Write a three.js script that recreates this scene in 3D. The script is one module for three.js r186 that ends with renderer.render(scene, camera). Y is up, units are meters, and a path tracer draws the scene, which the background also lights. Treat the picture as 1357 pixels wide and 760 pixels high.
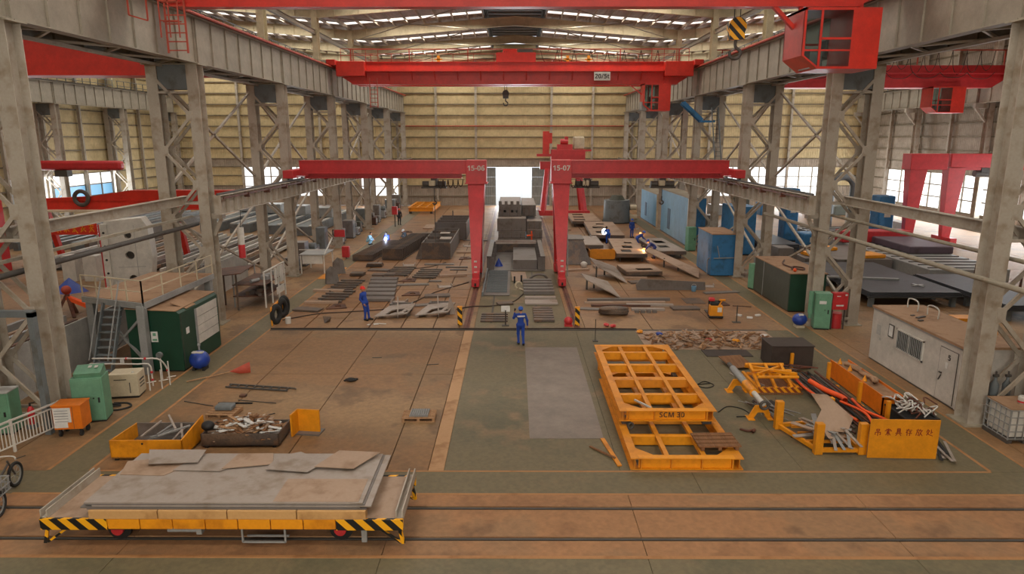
import * as THREE from 'three';
import { mergeGeometries } from 'three/addons/utils/BufferGeometryUtils.js';
import { RoundedBoxGeometry } from 'three/addons/geometries/RoundedBoxGeometry.js';
import { MarchingCubes } from 'three/addons/objects/MarchingCubes.js';
import { RectAreaLightUniformsLib } from 'three/addons/lights/RectAreaLightUniformsLib.js';
import { FontLoader } from 'three/addons/loaders/FontLoader.js';
import { TextGeometry } from 'three/addons/geometries/TextGeometry.js';

// ---------------------------------------------------------------- camera, sky, exposure
const scene = new THREE.Scene();
const FOCAL = 900, EYE = 9.2, PITCH = Math.atan(197 / 900), YAW = Math.atan(3.5 / 900 * Math.cos(Math.atan(197 / 900)));
const camera = new THREE.PerspectiveCamera(2 * Math.atan(380 / FOCAL) * 180 / Math.PI, 1357 / 760, 0.1, 500);
camera.position.set(0, EYE, 0);
camera.rotation.order = 'YXZ';
camera.rotation.set(-PITCH, YAW, 0);
scene.add(camera);
scene.background = new THREE.Color().setRGB(1.6, 1.7, 1.85);      // overcast sky, seen only through the gate at the far end
const renderer = new THREE.WebGLRenderer({ antialias: true });
renderer.toneMapping = THREE.LinearToneMapping;
renderer.toneMappingExposure = 0.94;
renderer.shadowMap.enabled = true;
RectAreaLightUniformsLib.init();
const SKY = 18.5, WINDOW = 12;                                        // brightness of roof lights and of side windows
function areaLight(w, h, color, power, x, y, d, tx, ty, td) {
  const l = new THREE.RectAreaLight(color, power, w, h);
  l.position.set(x, y, -d); l.lookAt(tx, ty, -td); l.name = 'area_light'; scene.add(l); return l;
}
const DAY = new THREE.Color().setRGB(1.0, 0.95, 0.86), COOL = new THREE.Color().setRGB(0.92, 0.97, 1.0);

// ---------------------------------------------------------------- helpers
let seed = 7;
const rnd = () => { seed = (seed * 1664525 + 1013904223) >>> 0; return seed / 4294967296; };
const rr = (a, b) => a + (b - a) * rnd();
const V = (x, y, d) => new THREE.Vector3(x, y, -d);                 // d: metres in front of the camera
const taken = {};
function numbered(n) { const k = taken[n] = (taken[n] ?? -1) + 1; return k ? n + '_' + String(k).padStart(3, '0') : n; }
function tag(o, label, category, group, kind) {
  if (label) o.userData.label = label;
  if (category) o.userData.category = category;
  if (group) o.userData.group = group;
  if (kind) o.userData.kind = kind;
  return o;
}
function thing(name, label, category, x = 0, y = 0, d = 0, turn = 0, group, kind) {
  const o = new THREE.Group(); o.name = numbered(name); o.position.set(x, y, -d); o.rotation.y = turn; scene.add(o);
  return tag(o, label, category, group, kind);
}
function copy(o, x, y, d, turn, label) {
  const c = o.clone(); c.name = numbered(o.name.replace(/_\d{3}$/, '')); scene.add(c);
  c.userData = { ...o.userData }; c.position.set(x, y, -d); if (turn !== undefined) c.rotation.y = turn;
  if (label) c.userData.label = label; return c;
}
// texture coordinates in metres, by the way each triangle faces
function metres(g) {
  if (g.index) g = g.toNonIndexed();
  const p = g.attributes.position, uv = new Float32Array(p.count * 2);
  const a = new THREE.Vector3(), b = new THREE.Vector3(), c = new THREE.Vector3();
  for (let i = 0; i < p.count; i += 3) {
    a.fromBufferAttribute(p, i); b.fromBufferAttribute(p, i + 1).sub(a); c.fromBufferAttribute(p, i + 2).sub(a); b.cross(c);
    const X = Math.abs(b.x), Y = Math.abs(b.y), Z = Math.abs(b.z);
    for (let k = 0; k < 3; k++) {
      const q = i + k, x = p.getX(q), y = p.getY(q), z = p.getZ(q);
      uv[q * 2] = X > Y && X > Z ? z : x; uv[q * 2 + 1] = Y >= X && Y >= Z ? z : y;
    }
  }
  g.setAttribute('uv', new THREE.BufferAttribute(uv, 2));
  return g;
}
function join(gs) {
  gs = (Array.isArray(gs) ? gs.flat(3) : [gs]).map(g => { g = g.index ? g.toNonIndexed() : g; for (const k of Object.keys(g.attributes)) if (k !== 'position' && k !== 'normal') g.deleteAttribute(k); return g; });
  return metres(gs.length > 1 ? mergeGeometries(gs) : gs[0]);
}
function part(parent, name, gs, m, label) {
  const o = new THREE.Mesh(gs.isBufferGeometry && gs.userData.done ? gs : join(gs), m); o.name = name; parent.add(o);
  if (label) o.userData.label = label; return o;
}
const keep = g => { g = join(g); g.userData.done = true; return g; };
function solo(name, gs, m, label, category, group, kind) { return tag(part(scene, numbered(name), gs, m), label, category, group, kind); }
// local shapes: y up, z towards the camera
const bb = (x0, x1, y0, y1, z0, z1) => new THREE.BoxGeometry(Math.abs(x1 - x0), Math.abs(y1 - y0), Math.abs(z1 - z0)).translate((x0 + x1) / 2, (y0 + y1) / 2, (z0 + z1) / 2);
const rb = (x0, x1, y0, y1, z0, z1, r = 0.03, s = 1) => new RoundedBoxGeometry(x1 - x0, y1 - y0, z1 - z0, s, r).translate((x0 + x1) / 2, (y0 + y1) / 2, (z0 + z1) / 2);
const P3 = a => a.isVector3 ? a : new THREE.Vector3(...a);
function along(g, p, q, up = [0, 1, 0]) {                          // a shape built along +z from 0 to its length, laid from p to q
  p = P3(p); q = P3(q); const z = q.clone().sub(p).normalize(); let u = P3(up);
  if (Math.abs(u.dot(z)) > 0.99) u = new THREE.Vector3(0, 0, 1);
  const x = u.clone().cross(z).normalize(), y = z.clone().cross(x);
  return g.applyMatrix4(new THREE.Matrix4().makeBasis(x, y, z).setPosition(p));
}
const len = (p, q) => P3(p).distanceTo(P3(q));
const bar = (p, q, w, h = w, up) => along(bb(-w / 2, w / 2, -h / 2, h / 2, 0, len(p, q)), p, q, up);
const rod = (p, q, r, n = 8, r2 = r) => along(new THREE.CylinderGeometry(r2, r, len(p, q), n).rotateX(Math.PI / 2).translate(0, 0, len(p, q) / 2), p, q);
const ibeam = (p, q, b, h, tf = 0.03, tw = 0.02, up) => { const L = len(p, q); return [[-b / 2, b / 2, h / 2 - tf, h / 2], [-b / 2, b / 2, -h / 2, -h / 2 + tf], [-tw / 2, tw / 2, -h / 2 + tf, h / 2 - tf]].map(a => along(bb(...a, 0, L), p, q, up)); };
const hose = (pts, r, n = 24, s = 6, closed = false) => new THREE.TubeGeometry(new THREE.CatmullRomCurve3(pts.map(P3), closed), n, r, s, closed);
const lathe = (pts, n = 16) => new THREE.LatheGeometry(pts.map(p => new THREE.Vector2(...p)), n);
function plate(pts, t, holes = [], bevel = 0) {                    // an outline in x, y extruded towards +z
  const s = new THREE.Shape(pts.map(p => new THREE.Vector2(...p)));
  for (const h of holes) s.holes.push(new THREE.Path(h.map(p => new THREE.Vector2(...p))));
  return new THREE.ExtrudeGeometry(s, { depth: t, bevelEnabled: bevel > 0, bevelSize: bevel, bevelThickness: bevel, bevelSegments: 1, curveSegments: 10 });
}
const flat = (pts, t, holes) => plate(pts, t, holes).rotateX(-Math.PI / 2);   // outline in x, -z; thickness upwards
const ring = (cx, cy, r, n = 14) => Array.from({ length: n }, (_, i) => [cx + r * Math.cos(i / n * 6.2832), cy + r * Math.sin(i / n * 6.2832)]);
const rect = (x0, x1, y0, y1) => [[x0, y0], [x1, y0], [x1, y1], [x0, y1]];
const font = await new FontLoader().loadAsync('fonts/droid/droid_sans_bold.typeface.json');
const letters = (s, size, t = 0.01) => { const g = new TextGeometry(s, { font, size, depth: t, curveSegments: 3 }); g.computeBoundingBox(); const b = g.boundingBox; return g.translate(-(b.min.x + b.max.x) / 2, -(b.min.y + b.max.y) / 2, 0); };

// ---------------------------------------------------------------- textures and materials
function grid(n, per, sd) {                                        // periodic value noise
  const lat = new Float32Array(per * per); let s = sd * 7919 + 13;
  for (let i = 0; i < lat.length; i++) { s = (s * 1664525 + 1013904223) >>> 0; lat[i] = s / 4294967296; }
  const out = new Float32Array(n * n);
  for (let y = 0; y < n; y++) for (let x = 0; x < n; x++) {
    const u = x / n * per, v = y / n * per, i = u | 0, j = v | 0; let a = u - i, b = v - j; a = a * a * (3 - 2 * a); b = b * b * (3 - 2 * b);
    const i1 = (i + 1) % per, j1 = (j + 1) % per;
    out[y * n + x] = (lat[j * per + i] * (1 - a) + lat[j * per + i1] * a) * (1 - b) + (lat[j1 * per + i] * (1 - a) + lat[j1 * per + i1] * a) * b;
  }
  return out;
}
function cloud(n, per, oct, sd) {
  const out = new Float32Array(n * n); let amp = 1, tot = 0;
  for (let o = 0; o < oct; o++) { const g = grid(n, Math.min(n, per << o), sd + o * 31); for (let i = 0; i < out.length; i++) out[i] += g[i] * amp; tot += amp; amp *= 0.55; }
  for (let i = 0; i < out.length; i++) out[i] = Math.min(1, Math.max(0, (out[i] / tot - 0.5) * 1.7 + 0.5));
  return out;
}
function texture(n, fn, size, srgb = true) {                       // fn(i) -> [r, g, b] in 0..1; size: metres one tile covers
  const a = new Uint8Array(n * n * 4);
  for (let i = 0; i < n * n; i++) { const c = fn(i, i % n, (i / n) | 0); for (let k = 0; k < 3; k++) a[i * 4 + k] = Math.max(0, Math.min(255, c[k] * 255)); a[i * 4 + 3] = 255; }
  const t = new THREE.DataTexture(a, n, n); t.wrapS = t.wrapT = THREE.RepeatWrapping; t.magFilter = THREE.LinearFilter; t.minFilter = THREE.LinearMipmapLinearFilter; t.generateMipmaps = true;
  if (srgb) t.colorSpace = THREE.SRGBColorSpace;
  t.repeat.set(1 / (size[0] ?? size), 1 / (size[1] ?? size)); t.needsUpdate = true; return t;
}
const mixc = (a, b, t) => [0, 1, 2].map(k => a[k] + (b[k] - a[k]) * t);
const step = (a, b, x) => { x = Math.max(0, Math.min(1, (x - a) / (b - a))); return x * x * (3 - 2 * x); };
const N = 512, c1 = cloud(N, 4, 6, 1), c2 = cloud(N, 6, 6, 2), c3 = cloud(N, 16, 5, 3), c4 = cloud(N, 64, 3, 4), c5 = cloud(N, 3, 5, 5);
const streak = (() => { const a = grid(N, 64, 9), o = new Float32Array(N * N); for (let y = 0; y < N; y++) for (let x = 0; x < N; x++) o[y * N + x] = 0.6 * a[(((y >> 5) * 32) % N) * N + x] + 0.4 * c1[y * N + x]; return o; })();
const T = {
  mottle: texture(N, i => { const v = 0.80 + 0.2 * (0.5 * c1[i] + 0.3 * c3[i] + 0.2 * c4[i]); return [v, v * 0.995, v * 0.985]; }, 3),
  dusty: texture(N, i => mixc([1, 1, 1], [0.70, 0.62, 0.52], 0.5 * step(0.4, 0.95, 0.6 * c2[i] + 0.4 * c3[i]) + 0.1 * c4[i]), 3.5),
  streaky: texture(N, i => mixc([1, 1, 1], [0.74, 0.68, 0.58], 0.3 * step(0.3, 0.9, streak[i]) + 0.12 * c4[i]), [4, 6]),
  floor: texture(1024, (() => { const a = cloud(1024, 3, 7, 21), b = cloud(1024, 9, 6, 22), c = cloud(1024, 96, 3, 23); return i => { let v = mixc([0.690, 0.540, 0.395], [0.605, 0.465, 0.335], step(0.25, 0.75, a[i])); v = mixc(v, [0.45, 0.335, 0.24], 0.55 * step(0.64, 0.92, b[i])); v = mixc(v, [0.70, 0.49, 0.32], 0.4 * step(0.62, 0.8, a[1023 * 1024 - i > 0 ? 1023 * 1024 - i : i])); const w = 0.93 + 0.12 * c[i]; return v.map(q => q * w); }; })(), 11),
  green: texture(1024, (() => { const a = cloud(1024, 3, 7, 41), b = cloud(1024, 12, 6, 42), c = cloud(1024, 96, 3, 43); return i => { let v = mixc([0.425, 0.380, 0.275], [0.365, 0.340, 0.245], step(0.3, 0.7, a[i])); v = mixc(v, [0.53, 0.425, 0.305], 0.8 * step(0.50, 0.80, 0.6 * a[i] + 0.4 * b[i])); const w = 0.93 + 0.12 * c[i]; return v.map(q => q * w); }; })(), 9),
  rust: texture(N, i => mixc(mixc([0.33, 0.29, 0.265], [0.42, 0.345, 0.285], step(0.3, 0.7, c2[i])), [0.47, 0.33, 0.23], 0.55 * step(0.6, 0.85, c1[i])).map(q => q * (0.9 + 0.18 * c4[i])), 2.5),
  wood: texture(N, (i, x, y) => { const g = c3[((y >> 3) * N + ((x * 3) % N)) % (N * N)]; return mixc([0.74, 0.58, 0.42], [0.52, 0.38, 0.26], 0.7 * g + 0.3 * c4[i]); }, 1.2),
  ribs: texture(64, (i, x) => { const v = x < 8 ? x / 8 : x < 20 ? 1 : x < 28 ? (28 - x) / 8 : 0; return [v, v, v]; }, [0.3, 1], false),
  corr: texture(64, (i, x) => { const v = 0.5 + 0.5 * Math.sin(x / 64 * 6.2832); return [v, v, v]; }, [0.28, 1], false),
  fine: texture(N, i => { const v = 0.5 * c4[i] + 0.5 * c3[i]; return [v, v, v]; }, 0.8, false),
  rough: texture(N, i => { const v = 0.45 + 0.5 * c1[i]; return [v, v, v]; }, 5, false),
};
const M = {};
function mat(name, hex, rough = 0.65, o = {}) { const m = new THREE.MeshStandardMaterial({ color: hex, roughness: rough, metalness: 0, map: T.dusty, ...o }); m.name = name; return M[name] = m; }
mat('floor', 0xd6d7cc, 0.62, { map: T.floor, bumpMap: T.fine, bumpScale: 0.004 });
mat('trackfloor', 0xf2ede6, 0.75, { map: T.floor, bumpMap: T.fine, bumpScale: 0.006 });
mat('plates', 0xd4d1c6, 0.55, { map: T.floor });
mat('yard', 0xf0efec, 0.8, { map: T.mottle });
mat('green', 0xffffff, 0.6, { map: T.green, bumpMap: T.fine, bumpScale: 0.003 });
mat('joint', 0x4a3526, 0.9);
mat('timber', 0xc79a62, 0.7, { map: T.dusty });
mat('line', 0xa8784a, 0.7);
mat('stripe', 0xb28a62, 0.7);
mat('railred', 0x8a4a36, 0.6, { map: T.rust, color: 0xffb49a });
mat('steel', 0xaca294, 0.6, { map: T.dusty });
mat('steel2', 0x9a917f, 0.65, { map: T.dusty });
mat('girder', 0x9e9484, 0.65, { map: T.mottle });
mat('slate', 0x6c7274, 0.6);
mat('darksteel', 0x4d4843, 0.6);
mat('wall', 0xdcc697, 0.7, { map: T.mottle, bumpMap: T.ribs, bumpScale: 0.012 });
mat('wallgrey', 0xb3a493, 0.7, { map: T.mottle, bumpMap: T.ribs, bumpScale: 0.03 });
mat('wallcool', 0x8f9696, 0.7, { map: T.mottle, bumpMap: T.ribs, bumpScale: 0.03 });
mat('girt', 0x7d715c, 0.65);
mat('rafter', 0xd6c8a6, 0.65, { map: T.mottle });
mat('roof', 0xb5a49c, 0.75, { map: T.mottle, bumpMap: T.ribs, bumpScale: 0.03 });
mat('purlin', 0xb0a08e, 0.65);
mat('vent', 0x8d9194, 0.6, { map: T.mottle });
mat('redpipe', 0xb0452f, 0.6);
mat('red', 0xdc3424, 0.42, { map: T.mottle });
mat('redlow', 0xd2363a, 0.42, { map: T.mottle });
mat('yellow', 0xe8960f, 0.5, { map: T.dusty });
mat('yellow2', 0xf09a10, 0.5, { map: T.mottle });
mat('ochre', 0xd98a1c, 0.55, { map: T.dusty });
mat('black', 0x1d1b1a, 0.6);
mat('rubber', 0x232220, 0.8);
mat('plate', 0xffffff, 0.5, { map: T.rust });
mat('platelight', 0x9c9086, 0.5, { map: T.dusty });
mat('platebrown', 0xa48a74, 0.6, { map: T.dusty });
mat('darkplate', 0x6d6661, 0.5, { map: T.dusty });
mat('rustbar', 0xe8b8a0, 0.7, { map: T.rust });
mat('mat', 0x8e8176, 0.6, { map: T.mottle });
mat('blue', 0x2f6fa0, 0.5, { map: T.dusty });
mat('bluepale', 0x6b9bbd, 0.55, { map: T.streaky, bumpMap: T.corr, bumpScale: 0.03 });
mat('bluedeep', 0x1f3f9a, 0.4);
mat('containergreen', 0x14432f, 0.5, { map: T.mottle });
mat('olive', 0x4a4c40, 0.6, { map: T.mottle });
mat('cabgreen', 0x6fa283, 0.5, { map: T.mottle });
mat('white', 0xd9d4cb, 0.55, { map: T.mottle });
mat('partition', 0xb9b7b2, 0.6, { map: T.mottle });
mat('shed', 0xcfc8bf, 0.55, { map: T.mottle });
mat('brownroof', 0x9d7b5d, 0.8, { map: T.dusty });
mat('cream', 0xcfc0a4, 0.55, { map: T.mottle });
mat('orange', 0xee7d12, 0.45, { map: T.mottle });
mat('paper', 0xe6e4e0, 0.8, { map: T.mottle });
mat('wood', 0xffffff, 0.8, { map: T.wood });
mat('woodgrey', 0xcab8a6, 0.85, { map: T.wood });
mat('darkbox', 0x3e332d, 0.6);
mat('cable', 0x3a2d26, 0.8);
mat('grey', 0x9a9a98, 0.5, { map: T.mottle });
mat('orangesling', 0xf0591c, 0.7);
mat('skin', 0xb98568, 0.6, { map: null });
mat('whitehose', 0xd8d6d2, 0.6);
mat('glass', 0x1c2426, 0.12, { map: null });
M.clear = new THREE.MeshPhysicalMaterial({ color: 0xdfe8e8, roughness: 0.06, transmission: 1, thickness: 0 }); M.clear.name = 'clear_glass';
M.skylight = new THREE.MeshStandardMaterial({ color: 0xf2ece0, roughness: 0.6, emissive: new THREE.Color().setRGB(1.0, 0.95, 0.88), emissiveIntensity: 1.3 }); M.skylight.name = 'skylight';
M.window = new THREE.MeshStandardMaterial({ color: 0xeef2f4, roughness: 0.4, emissive: new THREE.Color().setRGB(0.97, 1.0, 1.03), emissiveIntensity: 1.25 }); M.window.name = 'window_daylight';
M.windowblue = new THREE.MeshStandardMaterial({ color: 0x7fb0d0, roughness: 0.4, emissive: new THREE.Color().setRGB(0.25, 0.55, 0.85), emissiveIntensity: 0.8 }); M.windowblue.name = 'window_blue';
M.arc = new THREE.MeshStandardMaterial({ color: 0xffffff, emissive: new THREE.Color().setRGB(0.75, 0.9, 1), emissiveIntensity: 6 }); M.arc.name = 'arc_flame';
M.spark = new THREE.MeshStandardMaterial({ color: 0xffa060, emissive: new THREE.Color().setRGB(1, 0.5, 0.15), emissiveIntensity: 2 }); M.spark.name = 'spark_flame';
M.lamp = new THREE.MeshStandardMaterial({ color: 0xffffff, emissive: new THREE.Color().setRGB(1, 0.96, 0.88), emissiveIntensity: 3 }); M.lamp.name = 'lamp_glow';
// black and yellow hazard paint, stripes at 45 degrees, 0.3 m apart
const hazard = texture(128, (i, x, y) => ((x + y) % 128) < 64 ? [0.93, 0.66, 0.06] : [0.08, 0.075, 0.07], 0.42);
mat('hazard', 0xffffff, 0.5, { map: hazard });
const hazardO = texture(128, (i, x, y) => ((x + y) % 128) < 64 ? [0.93, 0.62, 0.08] : [0.55, 0.27, 0.12], 0.25);
mat('hazardorange', 0xffffff, 0.5, { map: hazardO });

// ================================================================ the hall itself
const D0 = 21.2, PITCHC = 12.2, END = 95.5, BACK = -15.4;          // first visible column line, column spacing, far wall, wall behind the camera
const colD = i => D0 + PITCHC * i;                                 // i = -2 .. 6
// ---- floor: slabs with open joints over a dark bed
{
  const f = thing('floor', 'brown concrete factory floor in slabs with green painted walkways', 'floor', 0, 0, 0, 0, undefined, 'structure');
  part(f, 'floor_bed', bb(-49, 49, -0.5, -0.06, -END - 0.5, -BACK + 0.5), M.joint);
  const slab = (x0, x1, d0, d1, m, gap = 0.02, n = 'slab') => part(f, n, bb(x0 + gap, x1 - gap, -0.1, 0, -d1 + gap, -d0 - gap), m);
  const field = (xs, ds, m, gap, n) => { for (let i = 0; i + 1 < xs.length; i++) for (let j = 0; j + 1 < ds.length; j++) slab(xs[i], xs[i + 1], ds[j], ds[j + 1], m, gap, n); };
  const span = (a, b, n) => Array.from({ length: n + 1 }, (_, i) => a + (b - a) * i / n);
  // behind and below the camera, then the transfer track that crosses the hall
  field(span(-15, 15, 5), [BACK, -6, 3, 8.6, 13.62], M.green, 0.006);
  for (const [a, b] of [[13.62, 14.27], [14.43, 15.63], [15.79, 16.40]]) field(span(-15, 15, 5), [a, b], M.trackfloor, 0.008);
  field(span(-15, 15, 3), [16.40, 17.66], M.green, 0.006, 'walkway_slab');
  // aisles on either side
  field([-15, -13.27], [17.66, 23, 29, 35, 41, 47, 53, 59, 65, 71, 77, 83, 89, END], M.floor, 0.01);
  field([-13.27, -12.05], [17.66, 30, 42, 54, 66, 78, END], M.green, 0.006, 'walkway_slab');
  field([13.45, 14.6], [17.66, 30, 42, 54, 66, 78, END], M.green, 0.006, 'walkway_slab');
  field([14.6, 15.2], [17.66, 26, 34, 42, 54, 66, 78, END], M.floor, 0.01);
  // near working area
  field([-12.05, -9.87, -6.74, -3.63, -2.45], [17.66, 25.76, 32.12], M.floor, 0.016);
  field([-2.45, -2.0], [17.66, 25.76, 32.12], M.stripe, 0.006, 'rail_strip');
  field([-2.0, 3.0], [17.66, 25.0, 32.12], M.green, 0.005);
  field([3.0, 8.2, 13.45], [17.66, 25.0, 32.12], M.green, 0.005);
  // far working area: small plates on the welding platform, then larger slabs
  field([-12.05, -10.45, -8.85, -7.25, -5.65, -4.05, -2.75], [32.12, 34.4, 36.7, 39, 41.3, 43.6, 46, 48.4, 50.8, 53.2, 55.6, 58, 60.4, 62.8], M.plates, 0.03, 'floor_plate');
  field([-12.05, -8.85, -5.65, -2.75], [62.8, 68, 73, 78, 84, 90, END], M.plates, 0.03);
  field([-2.75, -2.0], [32.12, 44, 56, 68, 80, END], M.floor, 0.006, 'rail_strip');
  field([-2.0, 2.75], [32.12, 40, 48], M.green, 0.006); field([-2.0, 2.75], [48, 56, 64], M.plates, 0.01); field([-2.0, 2.75], [64, 72, 80, END], M.plates, 0.01);
  field([2.75, 3.5], [32.12, 44, 56, 68, 80, END], M.floor, 0.006, 'rail_strip');
  field([3.5, 6.8, 10.1, 13.45], [32.12, 36.5, 41, 45.5, 50, 54.5, 59, 64, 70, 76], M.plates, 0.02); field([3.5, 6.8, 10.1, 13.45], [76, 82, 89, END], M.plates, 0.02);
  // side bays
  for (const s of [-1, 1]) { const a = s < 0 ? span(-48.5, -15, 4) : span(15.2, 48.5, 4); field(a, [BACK, 0, 13.6, 24, 36, 48, 60, 72, 84, END], M.floor, 0.02); }
  // rails of the transfer track and of the travelling gantries, painted lines
  for (const d of [14.35, 15.71]) part(f, 'track_rail', [bb(-15, 15, -0.06, -0.004, -d - 0.03, -d + 0.03)], M.darksteel);
  for (const x of [-2.4, 3.12]) { part(f, 'gantry_rail', ibeam([x, 0.03, -32.3], [x, 0.03, -93], 0.09, 0.07, 0.02, 0.03), M.railred); part(f, 'rail_bed', bb(x - 0.16, x + 0.16, 0, 0.006, -93, -32.3), M.railred); }
  const ln = (x0, x1, d0, d1) => part(f, 'painted_line', bb(x0, x1, 0, 0.004, -d1, -d0), M.line);
  ln(-13.35, 15, 16.36, 16.44); ln(-15, 15, 13.57, 13.68); ln(-13.3, -13.2, 17.7, 66); ln(-12.1, -12.0, 17.7, 66); ln(13.4, 13.5, 17.7, 66); ln(-12.05, 13.45, 17.62, 17.7); ln(14.56, 14.64, 17.7, 66);
  part(f, 'threshold_strip', bb(-12.0, 12.4, 0, 0.02, -32.2, -32.05), M.darksteel);
  part(f, 'oil_stain', flat(ring(8.9, 22.6, 0.42, 11).map(([x, y]) => [x, y + 0.25 * Math.sin(x * 9)]), 0.002), M.black);
}
// ---- wall cladding: sheets between girts and posts
const ROWS = [0, 1.3, 2.75, 4.15, 5.35, 6.45, 7.9, 9.35, 10.8, 12.25, 13.7, 15.15, 16.6, 18.05, 19.6, 21.4];
let windowCount = 0;
function glazing(x, y, d, w, h, turn, rows, cols, material, label) {
  const g = thing('window_' + (++windowCount), label, 'window', x, y, d, turn, 'daylit factory windows', 'structure');
  for (let i = 0; i <= rows; i++) part(g, 'glazing_bar', bb(-w / 2, w / 2, h * i / rows - 0.06, h * i / rows + 0.06, -0.06, 0.08), M.steel2);
  for (let j = 0; j <= cols; j++) part(g, 'glazing_bar', bb(-w / 2 + w * j / cols - 0.07, -w / 2 + w * j / cols + 0.07, 0, h, -0.06, 0.1), M.steel2);
  for (let i = 0; i < rows; i++) for (let j = 0; j < cols; j++) part(g, 'pane', bb(-w / 2 + w * j / cols + 0.07, -w / 2 + w * (j + 1) / cols - 0.07, h * i / rows + 0.06, h * (i + 1) / rows - 0.06, -0.03, 0), Array.isArray(material) ? material[i % material.length] : material);
  return g;
}
{
  const w = thing('wall_far', 'cream sheet metal end wall with horizontal girts and open gate', 'wall', 0, 0, END, 0, undefined, 'structure');
  const xs = [-48.5, -43, -37.6, -32, -26.6, -21.4, -16.05, -10.7, -5.3, 5.0, 10.6, 16.05, 21.4, 26.6, 32, 37.6, 43, 48.5];
  const glazed = (x, y) => y > 1 && y < 5.3 && ((x > -38 && x < -26) || (x > -22 && x < -16) || (x > 26 && x < 43));
  for (let i = 0; i + 1 < xs.length; i++) for (let j = 0; j + 1 < ROWS.length; j++) {
    const a = xs[i], b = xs[i + 1], y0 = ROWS[j], y1 = ROWS[j + 1], mid = (a + b) / 2;
    if (glazed(mid, (y0 + y1) / 2)) continue;
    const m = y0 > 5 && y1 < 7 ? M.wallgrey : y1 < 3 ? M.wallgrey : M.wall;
    if (a === -5.3 && y1 < 5.4) continue;
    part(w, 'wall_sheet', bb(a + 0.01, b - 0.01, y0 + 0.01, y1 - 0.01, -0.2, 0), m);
  }
  for (const [a, b] of [[-5.3, -2.62], [2.36, 5.0]]) for (let j = 0; j < 4; j++) part(w, 'gate_leaf_panel', bb(a + 0.03, b, j * 1.3 + 0.05, j * 1.3 + 1.33, -0.02, 0.08), M.wallcool, 'grey sliding gate leaf panel');
  part(w, 'gate_lintel', bb(-5.5, 5.2, 5.3, 5.55, -0.1, 0.3), M.steel2);
  for (const y of ROWS.slice(1)) for (let i = 0; i + 1 < xs.length; i++) { if (y < 5.4 && (xs[i] === -5.3 || glazed((xs[i] + xs[i + 1]) / 2, y - 0.1))) continue; part(w, 'girt', bb(xs[i], xs[i + 1], y - 0.07, y + 0.07, 0, 0.18), M.girt); }
  for (const x of xs) part(w, 'wall_post', [bb(x - 0.14, x + 0.14, 0, 20, 0.18, 0.2), bb(x - 0.14, x + 0.14, 0, 20, 0.45, 0.47), bb(x - 0.02, x + 0.02, 0, 20, 0.2, 0.45)], M.steel);
  part(w, 'water_pipe', rod([-16, 10.82, 0.6], [16, 10.82, 0.6], 0.07), M.redpipe);
  for (const [a, b] of [[-37.6, -32], [-32, -26.6], [-21.4, -16.05], [26.6, 32], [32, 37.6], [37.6, 43]]) glazing((a + b) / 2, 1.3, END, b - a, 4.05, 0, 3, 3, M.window, 'white daylit glazing in the cream end wall of a side bay');
  // the yard outside the gate
  tag(part(scene, 'yard_slab', bb(-14, 14, -0.5, -0.02, -END - 60, -END - 0.4), M.yard), 'pale concrete yard outside the open gate', 'yard', undefined, 'structure');
}
for (const s of [-1, 1]) {
  const w = thing(s < 0 ? 'wall_left' : 'wall_right', s < 0 ? 'cream sheet metal side wall beyond the machine tool bay' : 'grey sheet metal side wall with a long white window band', 'wall', s * 48.5, 0, 0, 0, undefined, 'structure');
  const sheet = s < 0 ? M.wall : M.wallgrey;
  const ds = [BACK, 10, 28, 46.7, 52.8, 58.9, 65, 71.1, 77.2, 83.3, 89.4, END];
  const hole = (d, y) => s > 0 ? d > 46 && d < 90 && y > 1.2 && y < 5.36 : d > 65 && d < 84 && y > 2.7 && y < 5.36;
  for (let i = 0; i + 1 < ds.length; i++) for (let j = 0; j + 1 < ROWS.length; j++) {
    if (ds[i] < 46 && j) continue;
    if (hole((ds[i] + ds[i + 1]) / 2, (ROWS[j] + ROWS[j + 1]) / 2)) continue;
    part(w, 'wall_sheet', bb(0, s * 0.2, ROWS[j] + 0.01, (ds[i] < 46 ? 21.4 : ROWS[j + 1]) - 0.01, -ds[i + 1] + 0.01, -ds[i] - 0.01), sheet);
    if (ds[i] > 46) part(w, 'girt', bb(-s * 0.18, 0, ROWS[j + 1] - 0.07, ROWS[j + 1] + 0.07, -ds[i + 1], -ds[i]), M.girt);
  }
  for (const d of ds.slice(3)) part(w, 'wall_post', bb(-s * 0.5, -s * 0.18, 0, 20, -d - 0.14, -d + 0.14), M.steel);
  for (let i = 3; i + 1 < ds.length; i++) { const d = (ds[i] + ds[i + 1]) / 2; if (s > 0 ? d < 90 : d > 65 && d < 84) glazing(s * 48.5, s > 0 ? 1.3 : 2.75, d, 6.1, s > 0 ? 4.05 : 2.6, -s * Math.PI / 2, s > 0 ? 3 : 2, 2, s > 0 ? M.window : [M.windowblue, M.window], s > 0 ? 'white daylit window band of the smoky gantry bay' : 'blue and white high window of the machine tool bay'); }
}
solo('wall_back', bb(-48.5, 48.5, 0, 21.4, -BACK, -BACK + 0.3), M.wall, 'cream wall behind the gallery at the near end', 'wall', undefined, 'structure');
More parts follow.
